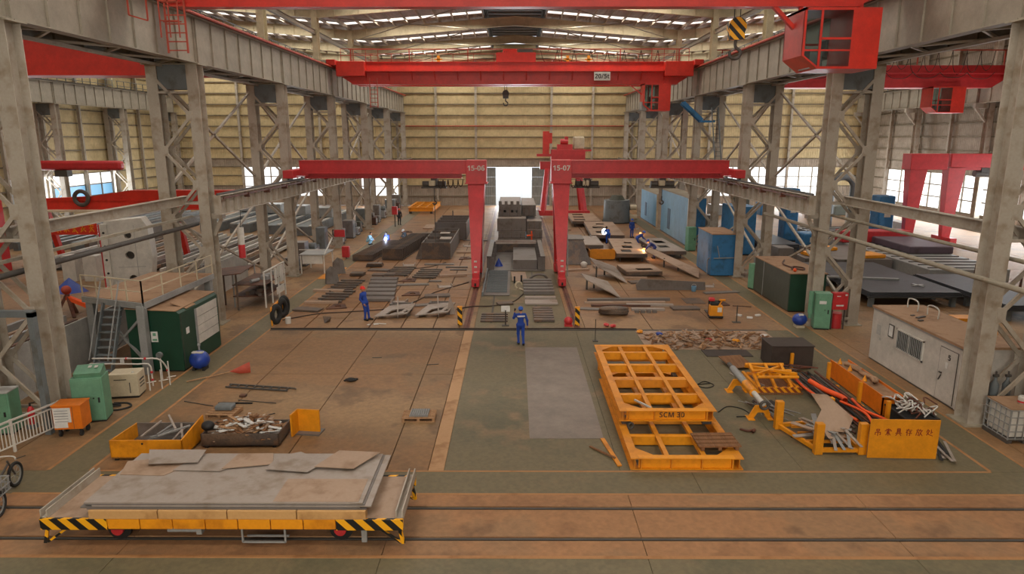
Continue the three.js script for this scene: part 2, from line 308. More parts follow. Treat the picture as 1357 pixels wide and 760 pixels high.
// ---- roof of one bay; the side bays repeat it
const SLOPE = 0.081, rafterY = x => 19.9 - SLOPE * Math.abs(x), sheetY = x => rafterY(x) + 1.08;
function tilt(x0, x1, y0, y1, d0, d1) {                            // a slab that follows the roof slope, y measured above the rafters' undersides
  const g = bb(x0, x1, y0, y1, -d1, -d0), p = g.attributes.position; for (let i = 0; i < p.count; i++) p.setY(i, p.getY(i) + rafterY(p.getX(i))); g.computeVertexNormals(); return g;
}
{
  const roof = thing('roof', 'shallow pitched sheet roof of the main bay with white skylight strips', 'roof', 0, 0, 0, 0, 'pitched bay roofs', 'structure');
  const edges = [3.0]; while (edges.length < 10) edges.push(3.0 + 1.44 * edges.length);
  for (let i = -3; i < 6; i++) {
    const a = colD(i), b = Math.min(colD(i + 1), END + 0.4), mid = a + (b - a) * 0.8, sw = 0.62;
    for (const s of [-1, 1]) {
      const X = v => [Math.min(s * v[0], s * v[1]), Math.max(s * v[0], s * v[1])];
      part(roof, 'roof_sheet', tilt(...X([2.9, 16.2]), 1.08, 1.2, a, mid - sw), M.roof);
      part(roof, 'roof_sheet', tilt(...X([2.9, 16.2]), 1.08, 1.2, mid + sw, b), M.roof);
      for (let k = 0; k < edges.length; k++) part(roof, 'purlin', bar([s * edges[k], rafterY(edges[k]) + 0.97, -a - 0.15], [s * edges[k], rafterY(edges[k]) + 0.97, -b + 0.15], 0.09, 0.22), M.purlin);
      for (let k = 0; k + 1 < edges.length; k++) part(roof, 'skylight_panel', tilt(...X([edges[k] + 0.03, edges[k + 1] - 0.03]), 1.1, 1.16, mid - sw, mid + sw), M.skylight);
      part(roof, 'vent_side', bb(s * 2.85, s * 2.95, sheetY(2.9) - 0.1, 22.4, -b, -a), M.vent);
      for (let k = 0; k < 3; k++) part(roof, 'louvre_blade', bar([s * 2.8, 20.9 + k * 0.42, -a - 0.3], [s * 2.8, 20.9 + k * 0.42, -b + 0.3], 0.04, 0.3, [0.5 * s, 1, 0]), M.slate);
    }
    part(roof, 'vent_cap', bb(-2.95, 2.95, 22.4, 22.5, -b, -a), M.vent);
    for (let k = 0; k < 6; k++) { const d = a + (b - a) * (k + 0.5) / 6; part(roof, 'vent_joist', bb(-2.85, 2.85, 22.18, 22.4, -d - 0.06, -d + 0.06), M.grey); }
    for (const s of [-1, 1]) areaLight(12.9, 1.24, DAY, SKY, s * 9.5, rafterY(9.5) + 0.84, mid, s * 9.5, 0, mid);
  }
  for (const s of [-1, 1]) {
    copy(roof, s * 32.1, 0, 0, 0, s < 0 ? 'shallow pitched sheet roof over the machine tool bay' : 'shallow pitched sheet roof over the smoky gantry bay');
    for (let i = -1; i < 6; i++) for (const q of [-1, 1]) areaLight(12.9, 1.24, DAY, SKY * (s > 0 ? 0.6 : 0.8), s * 32.1 + q * 9.5, rafterY(9.5) + 0.84, colD(i + 0.8), s * 32.1 + q * 9.5, 0, colD(i + 0.8));
  }
  // rafters
  const raf = thing('rafter', 'cream roof rafter spanning the main bay below the purlins', 'rafter', 0, 0, colD(-2), 0, 'roof rafters', 'structure');
  for (const s of [-1, 1]) {
    const q = [Math.min(0, s * 16), Math.max(0, s * 16)];
    part(raf, 'rafter_web', tilt(q[0], q[1], 0.03, 0.83, -0.012, 0.012), M.rafter);
    part(raf, 'bottom_flange', tilt(q[0], q[1], 0, 0.03, -0.14, 0.14), M.rafter); part(raf, 'top_flange', tilt(q[0], q[1], 0.83, 0.86, -0.14, 0.14), M.rafter);
    for (let k = 0; k < 8; k++) part(raf, 'stiffener', tilt(s * (0.8 + k * 1.95) - 0.012, s * (0.8 + k * 1.95) + 0.012, 0.03, 0.83, -0.12, 0.12), M.rafter);
  }
  for (let i = -1; i < 7; i++) copy(raf, 0, 0, colD(i), 0);
  for (const s of [-1, 1]) for (let i = 0; i < 7; i++) copy(raf, s * 32.1, 0, colD(i), 0, s < 0 ? 'cream roof rafter over the machine tool bay' : 'cream roof rafter over the smoky bay');
  // crossed wind bracing under the roof of the last bays
  for (let i = 3; i < 6; i++) for (const s of [-1, 1]) for (const [p, q] of [[4, 15], [15, 4]]) solo('roof_brace', rod([s * p, rafterY(p) - 0.02, -colD(i) - 0.2], [s * q, rafterY(q) - 0.02, -colD(i + 1) + 0.2], 0.045, 6), M.steel2, 'thin diagonal wind brace rod under the main roof', 'brace', 'roof wind braces', 'structure');
}
// ---- lattice columns
const HC = 12.55;
const hchord = (x, h0, h1) => [bb(x - 0.26, x + 0.26, h0, h1, 0.32, 0.35), bb(x - 0.26, x + 0.26, h0, h1, -0.35, -0.32), bb(x - 0.015, x + 0.015, h0, h1, -0.32, 0.32)];
const colProto = thing('lattice_column', 'grey-beige lattice steel column carrying the crane girders of the main bay', 'column', 16.05, 0, colD(0), 0, 'lattice columns beside the main bay', 'structure');
{
  const o = colProto;
  for (const x of [-0.95, 0.95]) { part(o, 'chord', hchord(x, 0.03, HC), M.steel); part(o, 'base_plate', bb(x - 0.42, x + 0.42, 0, 0.05, -0.5, 0.5), M.steel2); }
  const n = 7, h = 1.62; const dg = [keep(bar([-0.72, 0, 0], [0.72, h, 0], 0.13, 0.07, [0, 0, 1])), keep(bar([0.72, 0, 0], [-0.72, h, 0], 0.13, 0.07, [0, 0, 1]))], st = keep(bb(-0.72, 0.72, -0.05, 0.05, -0.035, 0.035)), gu = keep(bb(-0.15, 0.15, -0.24, 0.24, -0.02, 0.02));
  for (const z of [-0.33, 0.33]) for (let k = 0; k < n; k++) {
    part(o, 'lacing_bar', dg[k % 2], M.steel).position.set(0, 0.5 + k * h, z);
    part(o, 'gusset', gu, M.steel).position.set(k % 2 ? 0.66 : -0.66, 0.5 + k * h, z + Math.sign(z) * 0.02);
  }
  for (const y of [0.35, 6.1, 11.3]) for (const z of [-0.33, 0.33]) part(o, 'strut', st, M.steel).position.set(0, y, z);
  part(o, 'column_head', [bb(-0.68, 0.68, 11.45, HC, -0.3, 0.3)], M.slate, 'blue-grey boxed column head');
  part(o, 'cap_plate', bb(-1.35, 1.35, HC, HC + 0.05, -0.45, 0.45), M.steel2);
  part(o, 'upper_shaft', [bb(-0.22, 0.22, HC, 19.4, 0.3, 0.34), bb(-0.22, 0.22, HC, 19.4, -0.34, -0.3), bb(-0.02, 0.02, HC, 19.4, -0.3, 0.3)], M.rafter);
}
const br = [keep([bb(-1.72, -1.2, 5.35, 5.6, -0.2, 0.2), bar([-1.6, 5.35, 0], [-1.2, 4.5, 0], 0.16, 0.14, [0, 0, 1])])];
for (const s of [-1, 1]) for (let i = -1; i < 7; i++) {
  let c = colProto;
  if (s > 0 && i === 0) c.position.set(16.05, 0, -colD(0));
  else c = copy(colProto, s * 16.05, 0, colD(i), s < 0 ? Math.PI : 0);
  c.userData.label = s < 0 ? 'grey-beige lattice steel column beside the machine tool bay' : 'grey-beige lattice steel column beside the smoky bay';
  c.userData.group = s < 0 ? 'lattice columns along the machine tool bay' : 'lattice columns along the smoky gantry bay';
}
for (const s of [-1, 1]) for (let i = 1; i < 7; i++) part(scene.children.find(c => c.name.startsWith('lattice_column') && Math.abs(c.position.x - s * 16.05) < 0.1 && Math.abs(c.position.z + colD(i)) < 0.1), 'girder_bracket', br[0], M.steel);
{ const o = thing('wall_column', 'plain steel column standing against the grey window wall', 'column', 47.3, 0, colD(1), 0, 'columns against the window wall', 'structure'); part(o, 'shaft', hchord(0, 0.03, 19.4), M.steel); part(o, 'base_plate', bb(-0.4, 0.4, 0, 0.05, -0.5, 0.5), M.steel2); part(o, 'girder_bracket', [bb(-1.6, -0.26, 12.1, 12.58, -0.2, 0.2), bar([-1.4, 12.1, 0], [-0.26, 10.8, 0], 0.2, 0.2, [0, 0, 1])], M.steel); for (let i = 2; i < 7; i++) copy(o, 47.3, 0, colD(i), 0); }
for (const s of [-1]) for (let i = 1; i < 7; i++) { const c = copy(colProto, s * 47, 0, colD(i), s < 0 ? Math.PI : 0, s < 0 ? 'lattice steel column standing against the cream side wall' : 'lattice steel column standing against the grey window wall'); c.userData.group = s < 0 ? 'columns against the cream side wall' : 'columns against the window wall'; }
// diagonal bracing between columns along the rows
for (const s of [-1, 1]) for (const i of [1, 2, 4]) for (const [a, b] of [[0.6, 5.2], [5.2, 0.6], [6.8, 12], [12, 6.8]])
  solo('column_brace', bar([s * 17.1, a, -colD(i) - 0.4], [s * 17.1, b, -colD(i + 1) + 0.4], 0.12, 0.12), M.steel, s < 0 ? 'diagonal steel brace between columns of the machine tool side' : 'diagonal steel brace between columns of the smoky side', 'brace', s < 0 ? 'braces of the machine tool side' : 'braces of the smoky side', 'structure');
// ---- crane girders with stiffeners, rail, walkway railing
{
  const make = (label) => {
    const L = PITCHC - 0.04, g = thing('crane_girder', label, 'girder', 0, 0, 0, 0, undefined, 'structure');
    part(g, 'girder_body', [bb(-0.015, 0.015, 12.64, 14.66, -L / 2, L / 2), bb(-0.26, 0.26, 14.66, 14.7, -L / 2, L / 2), bb(-0.24, 0.24, 12.6, 12.64, -L / 2, L / 2)], M.girder);
    const st = keep(bb(-0.09, 0.09, 12.64, 14.66, -0.01, 0.01));
    for (let k = 0; k < 8; k++) part(g, 'stiffener', st, M.girder).position.z = -L / 2 + 0.1 + k * (L - 0.2) / 7;
    part(g, 'crane_rail', ibeam([0, 14.77, -L / 2], [0, 14.77, L / 2], 0.12, 0.14, 0.03, 0.03), M.darksteel);
    return g;
  };
  const g0 = make('deep plate girder of the crane runway over the main bay columns'); g0.userData.group = 'crane runway girders';
  let first = true;
  for (const x of [-15.0, -17.1, 15.0, 17.1, -46, 46]) for (let i = -3; i < 6; i++) {
    if (Math.abs(x) > 20 && i < 1) continue;
    const sd = x < 0 ? 'machine tool side' : 'smoky side', lab = Math.abs(x) > 20 ? 'outer crane girder by the wall, ' + sd : Math.abs(x) > 16 ? 'crane girder facing the side bay, ' + sd : 'deep crane girder facing the main bay, ' + sd;
    if (first) { g0.position.set(x, 0, -colD(i + 0.5)); g0.userData.label = lab; first = false; } else { copy(g0, x, 0, colD(i + 0.5), 0, lab); }
  }
  for (const o of scene.children) if (o.name.startsWith('crane_girder')) o.userData.group = Math.abs(o.position.x) > 20 ? 'outer runway girders of the side bays' : Math.abs(o.position.x) > 16 ? 'runway girders facing the side bays' : 'runway girders facing the main bay';
  for (const s of [-1, 1]) for (let i = -2; i < 6; i++) {
    const d = colD(i + 0.5), L = PITCHC;
    const t = thing('surge_truss', s < 0 ? 'flat bracing truss between twin crane girders, machine tool side' : 'flat bracing truss between twin crane girders, smoky side', 'truss', s * 16.05, 12.62, d, 0, 'surge trusses between the twin girders', 'structure');
    part(t, 'edge_beam', bar([s * 0.45, -0.1, -L / 2], [s * 0.45, -0.1, L / 2], 0.1, 0.12), M.steel);
    for (let k = 0; k < 6; k++) part(t, 'lacing_bar', bar([s * (k % 2 ? -0.95 : 0.95), 0, -L / 2 + k * L / 6], [s * (k % 2 ? 0.95 : -0.95), 0, -L / 2 + (k + 1) * L / 6], 0.09), M.steel);
    part(t, 'walkway_plate', bb(-1.05, 1.05, 2.0, 2.03, -L / 2, L / 2), M.darksteel);
    const r = thing('walkway_railing', s < 0 ? 'grey crane walkway railing of the machine tool side' : 'grey crane walkway railing of the smoky side', 'railing', s * 16.05, 14.66, d, 0, s < 0 ? 'crane walkway railings, machine tool side' : 'crane walkway railings, smoky side');
    for (const y of [0.55, 1.1]) part(r, 'handrail', bar([s * 0.55, y, -L / 2], [s * 0.55, y, L / 2], 0.05), M.slate);
    for (let k = 0; k < 9; k++) part(r, 'post', bb(s * 0.55 - 0.025, s * 0.55 + 0.025, 0, 1.1, -L / 2 + 0.3 + k * 1.45 - 0.025, -L / 2 + 0.3 + k * 1.45 + 0.025), M.slate);
  }
  for (const s of [-1, 1]) {
    solo('conductor_pipe', [rod([s * 14.66, 14.78, -2], [s * 14.66, 14.78, -END + 1], 0.08, 6)], M.redpipe, s < 0 ? 'thin red conductor pipe along the crane girder top, machine tool side' : 'thin red conductor pipe along the crane girder top, smoky side', 'pipe', undefined, 'structure');
    for (let i = 1; i < 6; i++) { const t = thing('walkway_railing', s < 0 ? 'outer runway railing by the cream side wall' : 'outer runway railing by the window wall', 'railing', s * 46.62, 14.7, colD(i + 0.5), 0, 'outer runway railings'); part(t, 'walkway_plate', bb(-0.4, 0.06, -0.03, 0, -5.7, 5.7), M.darksteel); for (const y of [0.5, 1.05]) part(t, 'handrail', bar([0, y, -5.7], [0, y, 5.7], 0.06), M.slate); for (let k = 0; k < 9; k++) part(t, 'post', bar([0, 0, -5.6 + k * 1.4], [0, 1.05, -5.6 + k * 1.4], 0.06), M.slate); }
    // eave tie beams and wall pipes
    for (let i = -1; i < 6; i++) solo('eave_tie', ibeam([s * 16.05, 17.5, -colD(i) - 0.35], [s * 16.05, 17.5, -colD(i + 1) + 0.35], 0.22, 0.34), M.steel2, s < 0 ? 'steel tie beam between upper shafts, machine tool side' : 'steel tie beam between upper shafts, smoky side', 'beam', s < 0 ? 'eave ties, machine tool side' : 'eave ties, smoky side', 'structure');
  }
}
// ---- lower runways of the semi-gantries, pipes and cable beams along the column rows
for (const s of [-1, 1]) {
  const side = s < 0 ? 'machine tool side' : 'smoky side';
  for (let i = 1; i < 6; i++) {
    const a = i === 1 ? 32.4 : colD(i) + 0.02, b = colD(i + 1) - 0.02, L = b - a, x = s * 14.15;
    const g = thing('gantry_runway', 'stiffened beige gantry runway girder, ' + side, 'girder', x, 5.62, (a + b) / 2, 0, 'lower gantry runways, ' + side, 'structure');
    part(g, 'girder_body', ibeam([0, 0.46, -L / 2], [0, 0.46, L / 2], 0.36, 0.92, 0.03, 0.02), M.steel);
    const st = keep(bb(-0.17, 0.17, 0.03, 0.89, -0.012, 0.012)), n = Math.round(L / 0.95);
    for (let k = 0; k <= n; k++) part(g, 'stiffener', st, M.steel).position.z = -L / 2 + 0.02 + k * (L - 0.04) / n;
    part(g, 'runway_rail', bar([0, 0.97, -L / 2], [0, 0.97, L / 2], 0.07, 0.1), M.darksteel);
    part(g, 'conductor_bar', bar([-s * 0.3, 0.8, -L / 2], [-s * 0.3, 0.8, L / 2], 0.05, 0.09), M.railred);
    for (let k = 0; k < 4; k++) part(g, 'conductor_clip', bb(-s * 0.36, 0, 0.6, 0.84, -L / 2 + 1 + k * 3, -L / 2 + 1.12 + k * 3), M.railred);
  }
  for (let i = -1; i < 1; i++) solo('service_beam', ibeam([s * 16.05, 6.25, -colD(i) - 0.02], [s * 16.05, 6.25, -colD(i + 1) + 0.02], 0.3, 0.42), M.steel, 'shallow steel beam between the chords of the columns, ' + side, 'beam', 'shallow service beams, ' + side, 'structure');
}
solo('service_pipe', [rod([15.6, 5.5, -9], [15.6, 5.5, -33.8], 0.07), rod([15.85, 5.42, -9], [15.85, 5.42, -33.8], 0.05)], M.steel2, 'grey double service pipe below the beam on the smoky side columns', 'pipe', undefined, 'structure');
solo('main_pipe', rod([14.72, 4.88, -9], [14.72, 4.88, -40], 0.09), M.steel2, 'long beige pipe passing in front of the columns beside the white cabin', 'pipe', undefined, 'structure');
solo('service_pipe', bar([-16, 5.42, -9], [-16, 5.42, -33.6], 0.14, 0.1), M.steel2, 'flat cable tray between column chords on the machine tool side', 'cable tray', undefined, 'structure');
solo('main_pipe', rod([-15.75, 5.05, -9], [-15.75, 5.05, -33.6], 0.1), M.darksteel, 'long dark pipe below the cable tray on the machine tool side', 'pipe', undefined, 'structure');
// daylight of the side windows, the gate and the high windows in the wall behind the camera
for (const x of [-9, 0, 9]) glazing(x, 9.6, BACK + 0.05, 8, 4.6, Math.PI, 3, 4, M.window, 'high white window in the wall behind the gallery');
areaLight(26, 4.4, DAY, WINDOW * 1.15, 0, 11.9, BACK + 0.3, 0, 4, 40);
for (const d of [53, 65, 77, 86]) areaLight(10, 4, COOL, WINDOW, 47.9, 3.3, d, 0, 2.5, d);
areaLight(16, 2.5, COOL, WINDOW * 0.8, -47.9, 4.1, 74, 0, 2.5, 74);
areaLight(10.6, 4, COOL, WINDOW, -32, 3.3, END - 0.6, -32, 2, 0); areaLight(5, 4, COOL, WINDOW, -18.8, 3.3, END - 0.6, -18, 2, 0);
areaLight(16, 4, COOL, WINDOW, 34.8, 3.3, END - 0.6, 34.8, 2, 0); areaLight(4.9, 5.2, COOL, WINDOW * 1.6, -0.1, 2.7, END - 0.1, -0.1, 1.5, 0);

// ================================================================ cranes
// festoon of cable loops hung from a wire along x
function festoon(parent, x0, x1, y, z, n, drop, m = M.cable) {
  for (let i = 0; i < n; i++) { const a = x0 + (x1 - x0) * i / n, b = x0 + (x1 - x0) * (i + 1) / n, s = drop * (0.85 + 0.3 * ((i * 37 % 10) / 10)); part(parent, 'cable_loop', hose([[a, y, z], [a + (b - a) * 0.2, y - s * 0.8, z], [(a + b) / 2, y - s, z], [b - (b - a) * 0.2, y - s * 0.8, z], [b, y, z]], 0.03, 12, 5), m); }
}
const boxgirder = (x0, x1, y0, y1, z0, z1, cut) => plate([[x0, y1], [x0, y0 + cut], [x0 + cut * 1.6, y0], [x1 - cut * 1.6, y0], [x1, y0 + cut], [x1, y1]], z1 - z0).translate(0, 0, z0);
function hookBlock(o, x, y, z, size, m) {
  for (const q of [-0.12, 0.12]) part(o, 'hoist_rope', rod([x + q * size, y, z], [x + q * size, y + 3.2, z], 0.02, 5), M.black);
  const b = part(o, 'hook_block', [new THREE.CylinderGeometry(0.36 * size, 0.36 * size, 0.3 * size, 18).rotateX(Math.PI / 2).translate(x, y - 0.2 * size, z), bb(x - 0.3 * size, x + 0.3 * size, y - 0.7 * size, y - 0.2 * size, z - 0.14 * size, z + 0.14 * size)], m);
  part(b, 'hook', hose([[x, y - 0.65 * size, z], [x, y - 0.95 * size, z], [x + 0.22 * size, y - 1.15 * size, z], [x + 0.1 * size, y - 1.4 * size, z], [x - 0.18 * size, y - 1.35 * size, z], [x - 0.24 * size, y - 1.12 * size, z]], 0.065 * size, 20, 7), M.darksteel);
}
function cab(o, x0, x1, y0, y1, z0, z1, share) {                   // a crane cab: glazed part towards -x, red panel towards +x
  const k = x0 + (x1 - x0) * share, c = (y1 - y0) * 0.22, w = 0.09;
  const body = part(o, 'cab', [plate([[k, y0], [x1, y0], [x1, y1], [k, y1]], z1 - z0).translate(0, 0, z0), plate([[x0, y0 + c], [x0 + c * 1.3, y0], [k, y0], [k, y0 + w], [x0 + c * 1.3, y0 + w], [x0 + w, y0 + c], [x0 + w, y1], [x0, y1]], z1 - z0).translate(0, 0, z0), bb(x0, k, y1 - w, y1, z0, z1)], M.red);
  for (const z of [z0 + 0.04, z1 - 0.04]) {
    part(body, 'window_frame', [bb(x0, x0 + 0.07, y0 + c, y1, z - 0.03, z + 0.03), bb(x0 + 0.62, x0 + 0.7, y0 + w, y1, z - 0.03, z + 0.03), bb(x0 + 0.66, k, (y0 + y1) / 2 - 0.04, (y0 + y1) / 2 + 0.04, z - 0.03, z + 0.03), bb(x0, k, y0 + c - 0.04 + 0.2, y0 + c + 0.22, z - 0.02, z + 0.02)], M.red);
    part(body, 'pane', plate([[x0 + 0.07, y0 + c], [x0 + c * 1.3, y0 + w], [k, y0 + w], [k, y1 - w], [x0 + 0.07, y1 - w]], 0.01).translate(0, 0, z), M.clear);
  }
  part(body, 'operator_seat', [rb(k - 1.0, k - 0.5, y0 + 0.4, y0 + 0.55, (z0 + z1) / 2 - 0.25, (z0 + z1) / 2 + 0.25, 0.05), rb(k - 0.62, k - 0.5, y0 + 0.5, y0 + 1.15, (z0 + z1) / 2 - 0.25, (z0 + z1) / 2 + 0.25, 0.05), bb(k - 0.85, k - 0.65, y0 + 0.05, y0 + 0.42, (z0 + z1) / 2 - 0.1, (z0 + z1) / 2 + 0.1)], M.darksteel);
  part(body, 'control_console', [bb(k - 1.3, k - 0.85, y0 + 0.05, y0 + 0.72, (z0 + z1) / 2 - 0.5, (z0 + z1) / 2 + 0.5)], M.grey);
}
function railing(o, x0, x1, y, z, m = M.redpipe, n = 14) {
  for (const h of [0.5, 1.0]) part(o, 'handrail', bar([x0, y + h, z], [x1, y + h, z], 0.045), m);
  for (let i = 0; i <= n; i++) part(o, 'railing_post', bar([x0 + (x1 - x0) * i / n, y, z], [x0 + (x1 - x0) * i / n, y + 1, z], 0.045), m);
}
function cageLadder(o, x, z, y0, y1, m, w = 0.55) {
  for (const q of [-w / 2, w / 2]) part(o, 'ladder_rail', bar([x + q, y0, z], [x + q, y1, z], 0.06), m);
  for (let y = y0 + 0.1; y < y1; y += 0.32) part(o, 'ladder_rung', bar([x - w / 2, y, z], [x + w / 2, y, z], 0.04), m);
}
// plaque lettering for the overhead cranes
function plaque(o, text, x, y, z, w, h) { const p = part(o, 'capacity_plaque', bb(x - w / 2, x + w / 2, y - h / 2, y + h / 2, z, z + 0.03), M.white, 'white capacity plaque'); part(p, 'lettering', letters(text, h * 0.52, 0.02).translate(x, y, z + 0.03), M.black); }

{ // ---- the overhead crane halfway down the hall
  const o = thing('overhead_crane', 'long red overhead travelling crane with numbered plaque spanning the main bay', 'crane', 0, 0, 58.5);
  part(o, 'bridge_beam', [boxgirder(-14.35, 14.35, 13.5, 15.2, 0.3, 1.1, 0.75), bb(-14.1, 14.1, 15.17, 15.23, 0.1, 1.2), bb(-13.2, 13.2, 13.46, 13.5, 0.2, 1.25)], M.red);
  part(o, 'bridge_beam', [boxgirder(-14.35, 14.35, 13.5, 15.2, -1.9, -1.1, 0.75)], M.red);
  part(o, 'walkway', [bb(-12.6, 12.6, 14.42, 14.5, 1.1, 1.75), ...Array.from({ length: 14 }, (_, i) => bar([-12 + i * 1.85, 14.45, 1.7], [-12 + i * 1.85, 13.8, 1.1], 0.06))], M.red);
  for (const s of [-1, 1]) {
    const e = part(o, 'end_carriage', [rb(s * 14.6 - 0.35, s * 14.6 + 0.35, 14.86, 15.3, -2.8, 2.2, 0.04), rb(s < 0 ? -14.3 : 10.4 + 1.6, s < 0 ? -12.0 : 14.3, 14.05, 15.2, 1.1, 1.85, 0.05)], M.red);
    for (const z of [-2.2, 1.6]) part(e, 'wheel', new THREE.CylinderGeometry(0.26, 0.26, 0.14, 14).rotateZ(Math.PI / 2).translate(s * 15.0, 15.1, z), M.darksteel);
  }
  const t = part(o, 'trolley', [bb(-1.5, 1.7, 15.25, 15.95, -1.8, 1.0), rb(-1.0, 0.2, 15.95, 16.4, -1.4, -0.4, 0.1)], M.red); part(t, 'hoist_drum', rod([0.3, 16.15, -1.2], [1.5, 16.15, -1.2], 0.32, 14), M.darksteel);
  hookBlock(o, -0.75, 13.0, -0.4, 0.8, M.darksteel);
  plaque(o, '20/5t', 7.0, 14.05, 1.76, 1.3, 0.66);
  railing(o, -14, 14, 15.2, -2.1, M.redpipe, 16); railing(o, -14, -11, 15.2, 1.2, M.redpipe, 3); railing(o, 11, 14, 15.2, 1.2, M.redpipe, 3);
  part(o, 'festoon_rail', bar([-14.2, 16.6, -2.3], [14.2, 16.6, -2.3], 0.08), M.redpipe); for (const x of [-14, -9, -4, 4, 9, 14]) part(o, 'festoon_post', bar([x, 15.2, -2.3], [x, 16.6, -2.3], 0.09), M.redpipe);
  festoon(o, 2.2, 13.6, 16.5, -2.25, 8, 1.25);
  for (const x of [-6.2, 4.3, 6.0]) part(o, 'limit_switch', [bb(x - 0.12, x + 0.12, 15.2, 15.75, 0.5, 0.7), bb(x - 0.3, x + 0.3, 15.4, 15.5, 0.5, 0.7)], M.ochre);
  cab(o, 10.3, 12.45, 11.35, 13.45, 0.6, 2.2, 0.56); part(o, 'cab_hanger', [bar([10.7, 13.4, 1.2], [10.7, 13.6, 1.2], 0.12), bar([12.2, 13.4, 1.2], [12.2, 13.6, 1.2], 0.12), bar([9.2, 13.5, 1.3], [10.4, 12.6, 1.3], 0.08)], M.red);
  cageLadder(o, -11.3, 2.0, 11.6, 13.9, M.redpipe, 0.6);
}
{ // ---- the overhead crane close above the camera's view
  const o = thing('overhead_crane', 'red overhead travelling crane with a glazed operator cab and striped hook', 'crane', 0, 0, 28.15);
  part(o, 'bridge_beam', [boxgirder(-14.4, 14.4, 14.12, 16.1, -0.1, 0.45, 0.78)], M.red);
  part(o, 'bridge_beam', [boxgirder(-14.4, 14.4, 15.0, 16.1, -2.9, -2.1, 0.3)], M.red);
  for (const s of [-1, 1]) { const e = part(o, 'end_carriage', rb(s * 14.75 - 0.35, s * 14.75 + 0.35, 14.9, 15.4, -3.6, 1.2, 0.04), M.red); for (const z of [-3, 0.7]) part(e, 'wheel', new THREE.CylinderGeometry(0.28, 0.28, 0.14, 14).rotateZ(Math.PI / 2).translate(s * 15, 15.12, z), M.darksteel); }
  part(o, 'trolley', [bb(7.2, 10.4, 16.1, 17.0, -2.9, 0.3)], M.red);
  hookBlock(o, 8.9, 13.75, -0.7, 1.0, M.hazard);
  cab(o, 10.75, 13.6, 11.75, 13.92, -0.5, 1.4, 0.63);
  part(o, 'cab_hanger', [bar([9.8, 14.3, 0.3], [10.95, 13.2, 0.3], 0.2, 0.14)], M.red); for (const x of [11.0, 13.3]) part(o, 'cab_hanger', bar([x, 13.85, 0.3], [x, 14.4, 0.3], 0.14), M.red);
  cageLadder(o, -12.95, 0.7, 12.4, 14.6, M.redpipe, 0.75);
  part(o, 'ladder_cage', [0.25, 0.5].flatMap(z => [bar([-13.3, 13.5, 0.7 + z], [-12.6, 13.5, 0.7 + z], 0.04), bar([-13.3, 14.2, 0.7 + z], [-12.6, 14.2, 0.7 + z], 0.04)]).concat([-13.3, -12.95, -12.6].map(x => bar([x, 12.9, 1.2], [x, 14.5, 1.2], 0.04))), M.redpipe);
  part(o, 'service_platform', [bar([-14.6, 13.75, 0.9], [-13.9, 13.55, 0.9], 0.05), bar([-14.6, 14.6, 0.9], [-14.6, 13.75, 0.9], 0.05), bar([-13.9, 14.6, 0.9], [-13.9, 13.55, 0.9], 0.05), bar([-14.6, 14.6, 0.9], [-13.9, 14.6, 0.9], 0.05)], M.redpipe);
}
{ // ---- the crane of the machine tool bay
  const o = thing('overhead_crane', 'red overhead crane with numbered plaque in the machine tool bay', 'crane', -32.1, 0, 40.5);
  part(o, 'bridge_beam', [boxgirder(-13.6, 14.5, 12.7, 15.1, -0.4, 0.5, 0.5), bb(-13.4, 13.2, 12.66, 12.72, -0.5, 0.65)], M.red); part(o, 'bridge_beam', boxgirder(-13.6, 14.5, 12.8, 15.1, -2.8, -2, 0.5), M.red);
  for (const s of [-1, 1]) part(o, 'end_carriage', rb((s < 0 ? -13.85 : 14.95) - 0.25, (s < 0 ? -13.85 : 14.95) + 0.25, 14.86, 15.3, -3.4, 1.2, 0.04), M.red);
  plaque(o, '20/5t', 13.0, 13.6, 0.5, 1.3, 0.75);
  railing(o, -13, 13, 14.75, -3, M.redpipe, 12);
}
{ // ---- the crane of the smoky bay
  const o = thing('overhead_crane', 'pinkish red overhead crane with hanging cable loops in the smoky bay', 'crane', 32.1, -0.1, 66.5);
  part(o, 'bridge_beam', [boxgirder(-14.7, 13.6, 13.9, 15.9, -0.4, 0.5, 0.8), bb(-14, 13.5, 15.1, 15.18, 0.5, 1.1)], M.redlow); part(o, 'bridge_beam', boxgirder(-14.7, 13.6, 14, 15.9, -2.8, -2, 0.8), M.redlow);
  for (const s of [-1, 1]) part(o, 'end_carriage', rb((s > 0 ? 13.85 : -14.95) - 0.25, (s > 0 ? 13.85 : -14.95) + 0.25, 14.86, 15.5, -3.4, 1.2, 0.04), M.redlow);
  part(o, 'trolley', [bb(-3.5, -0.5, 15.95, 17.0, -2.6, 0.4)], M.redlow); part(o, 'festoon_rail', bar([-14, 17.2, 0.8], [14, 17.2, 0.8], 0.1), M.redpipe); for (const x of [-13, -5, 5, 13]) part(o, 'festoon_post', bar([x, 15.9, 0.8], [x, 17.2, 0.8], 0.1), M.redpipe);
  festoon(o, -1, 12, 17.15, 0.9, 10, 1.9); festoon(o, -8, 12, 15.2, 1.15, 8, 0.5);
  cab(o, 6.5, 9.6, 11.6, 13.95, -0.5, 1.2, 0.6);
}
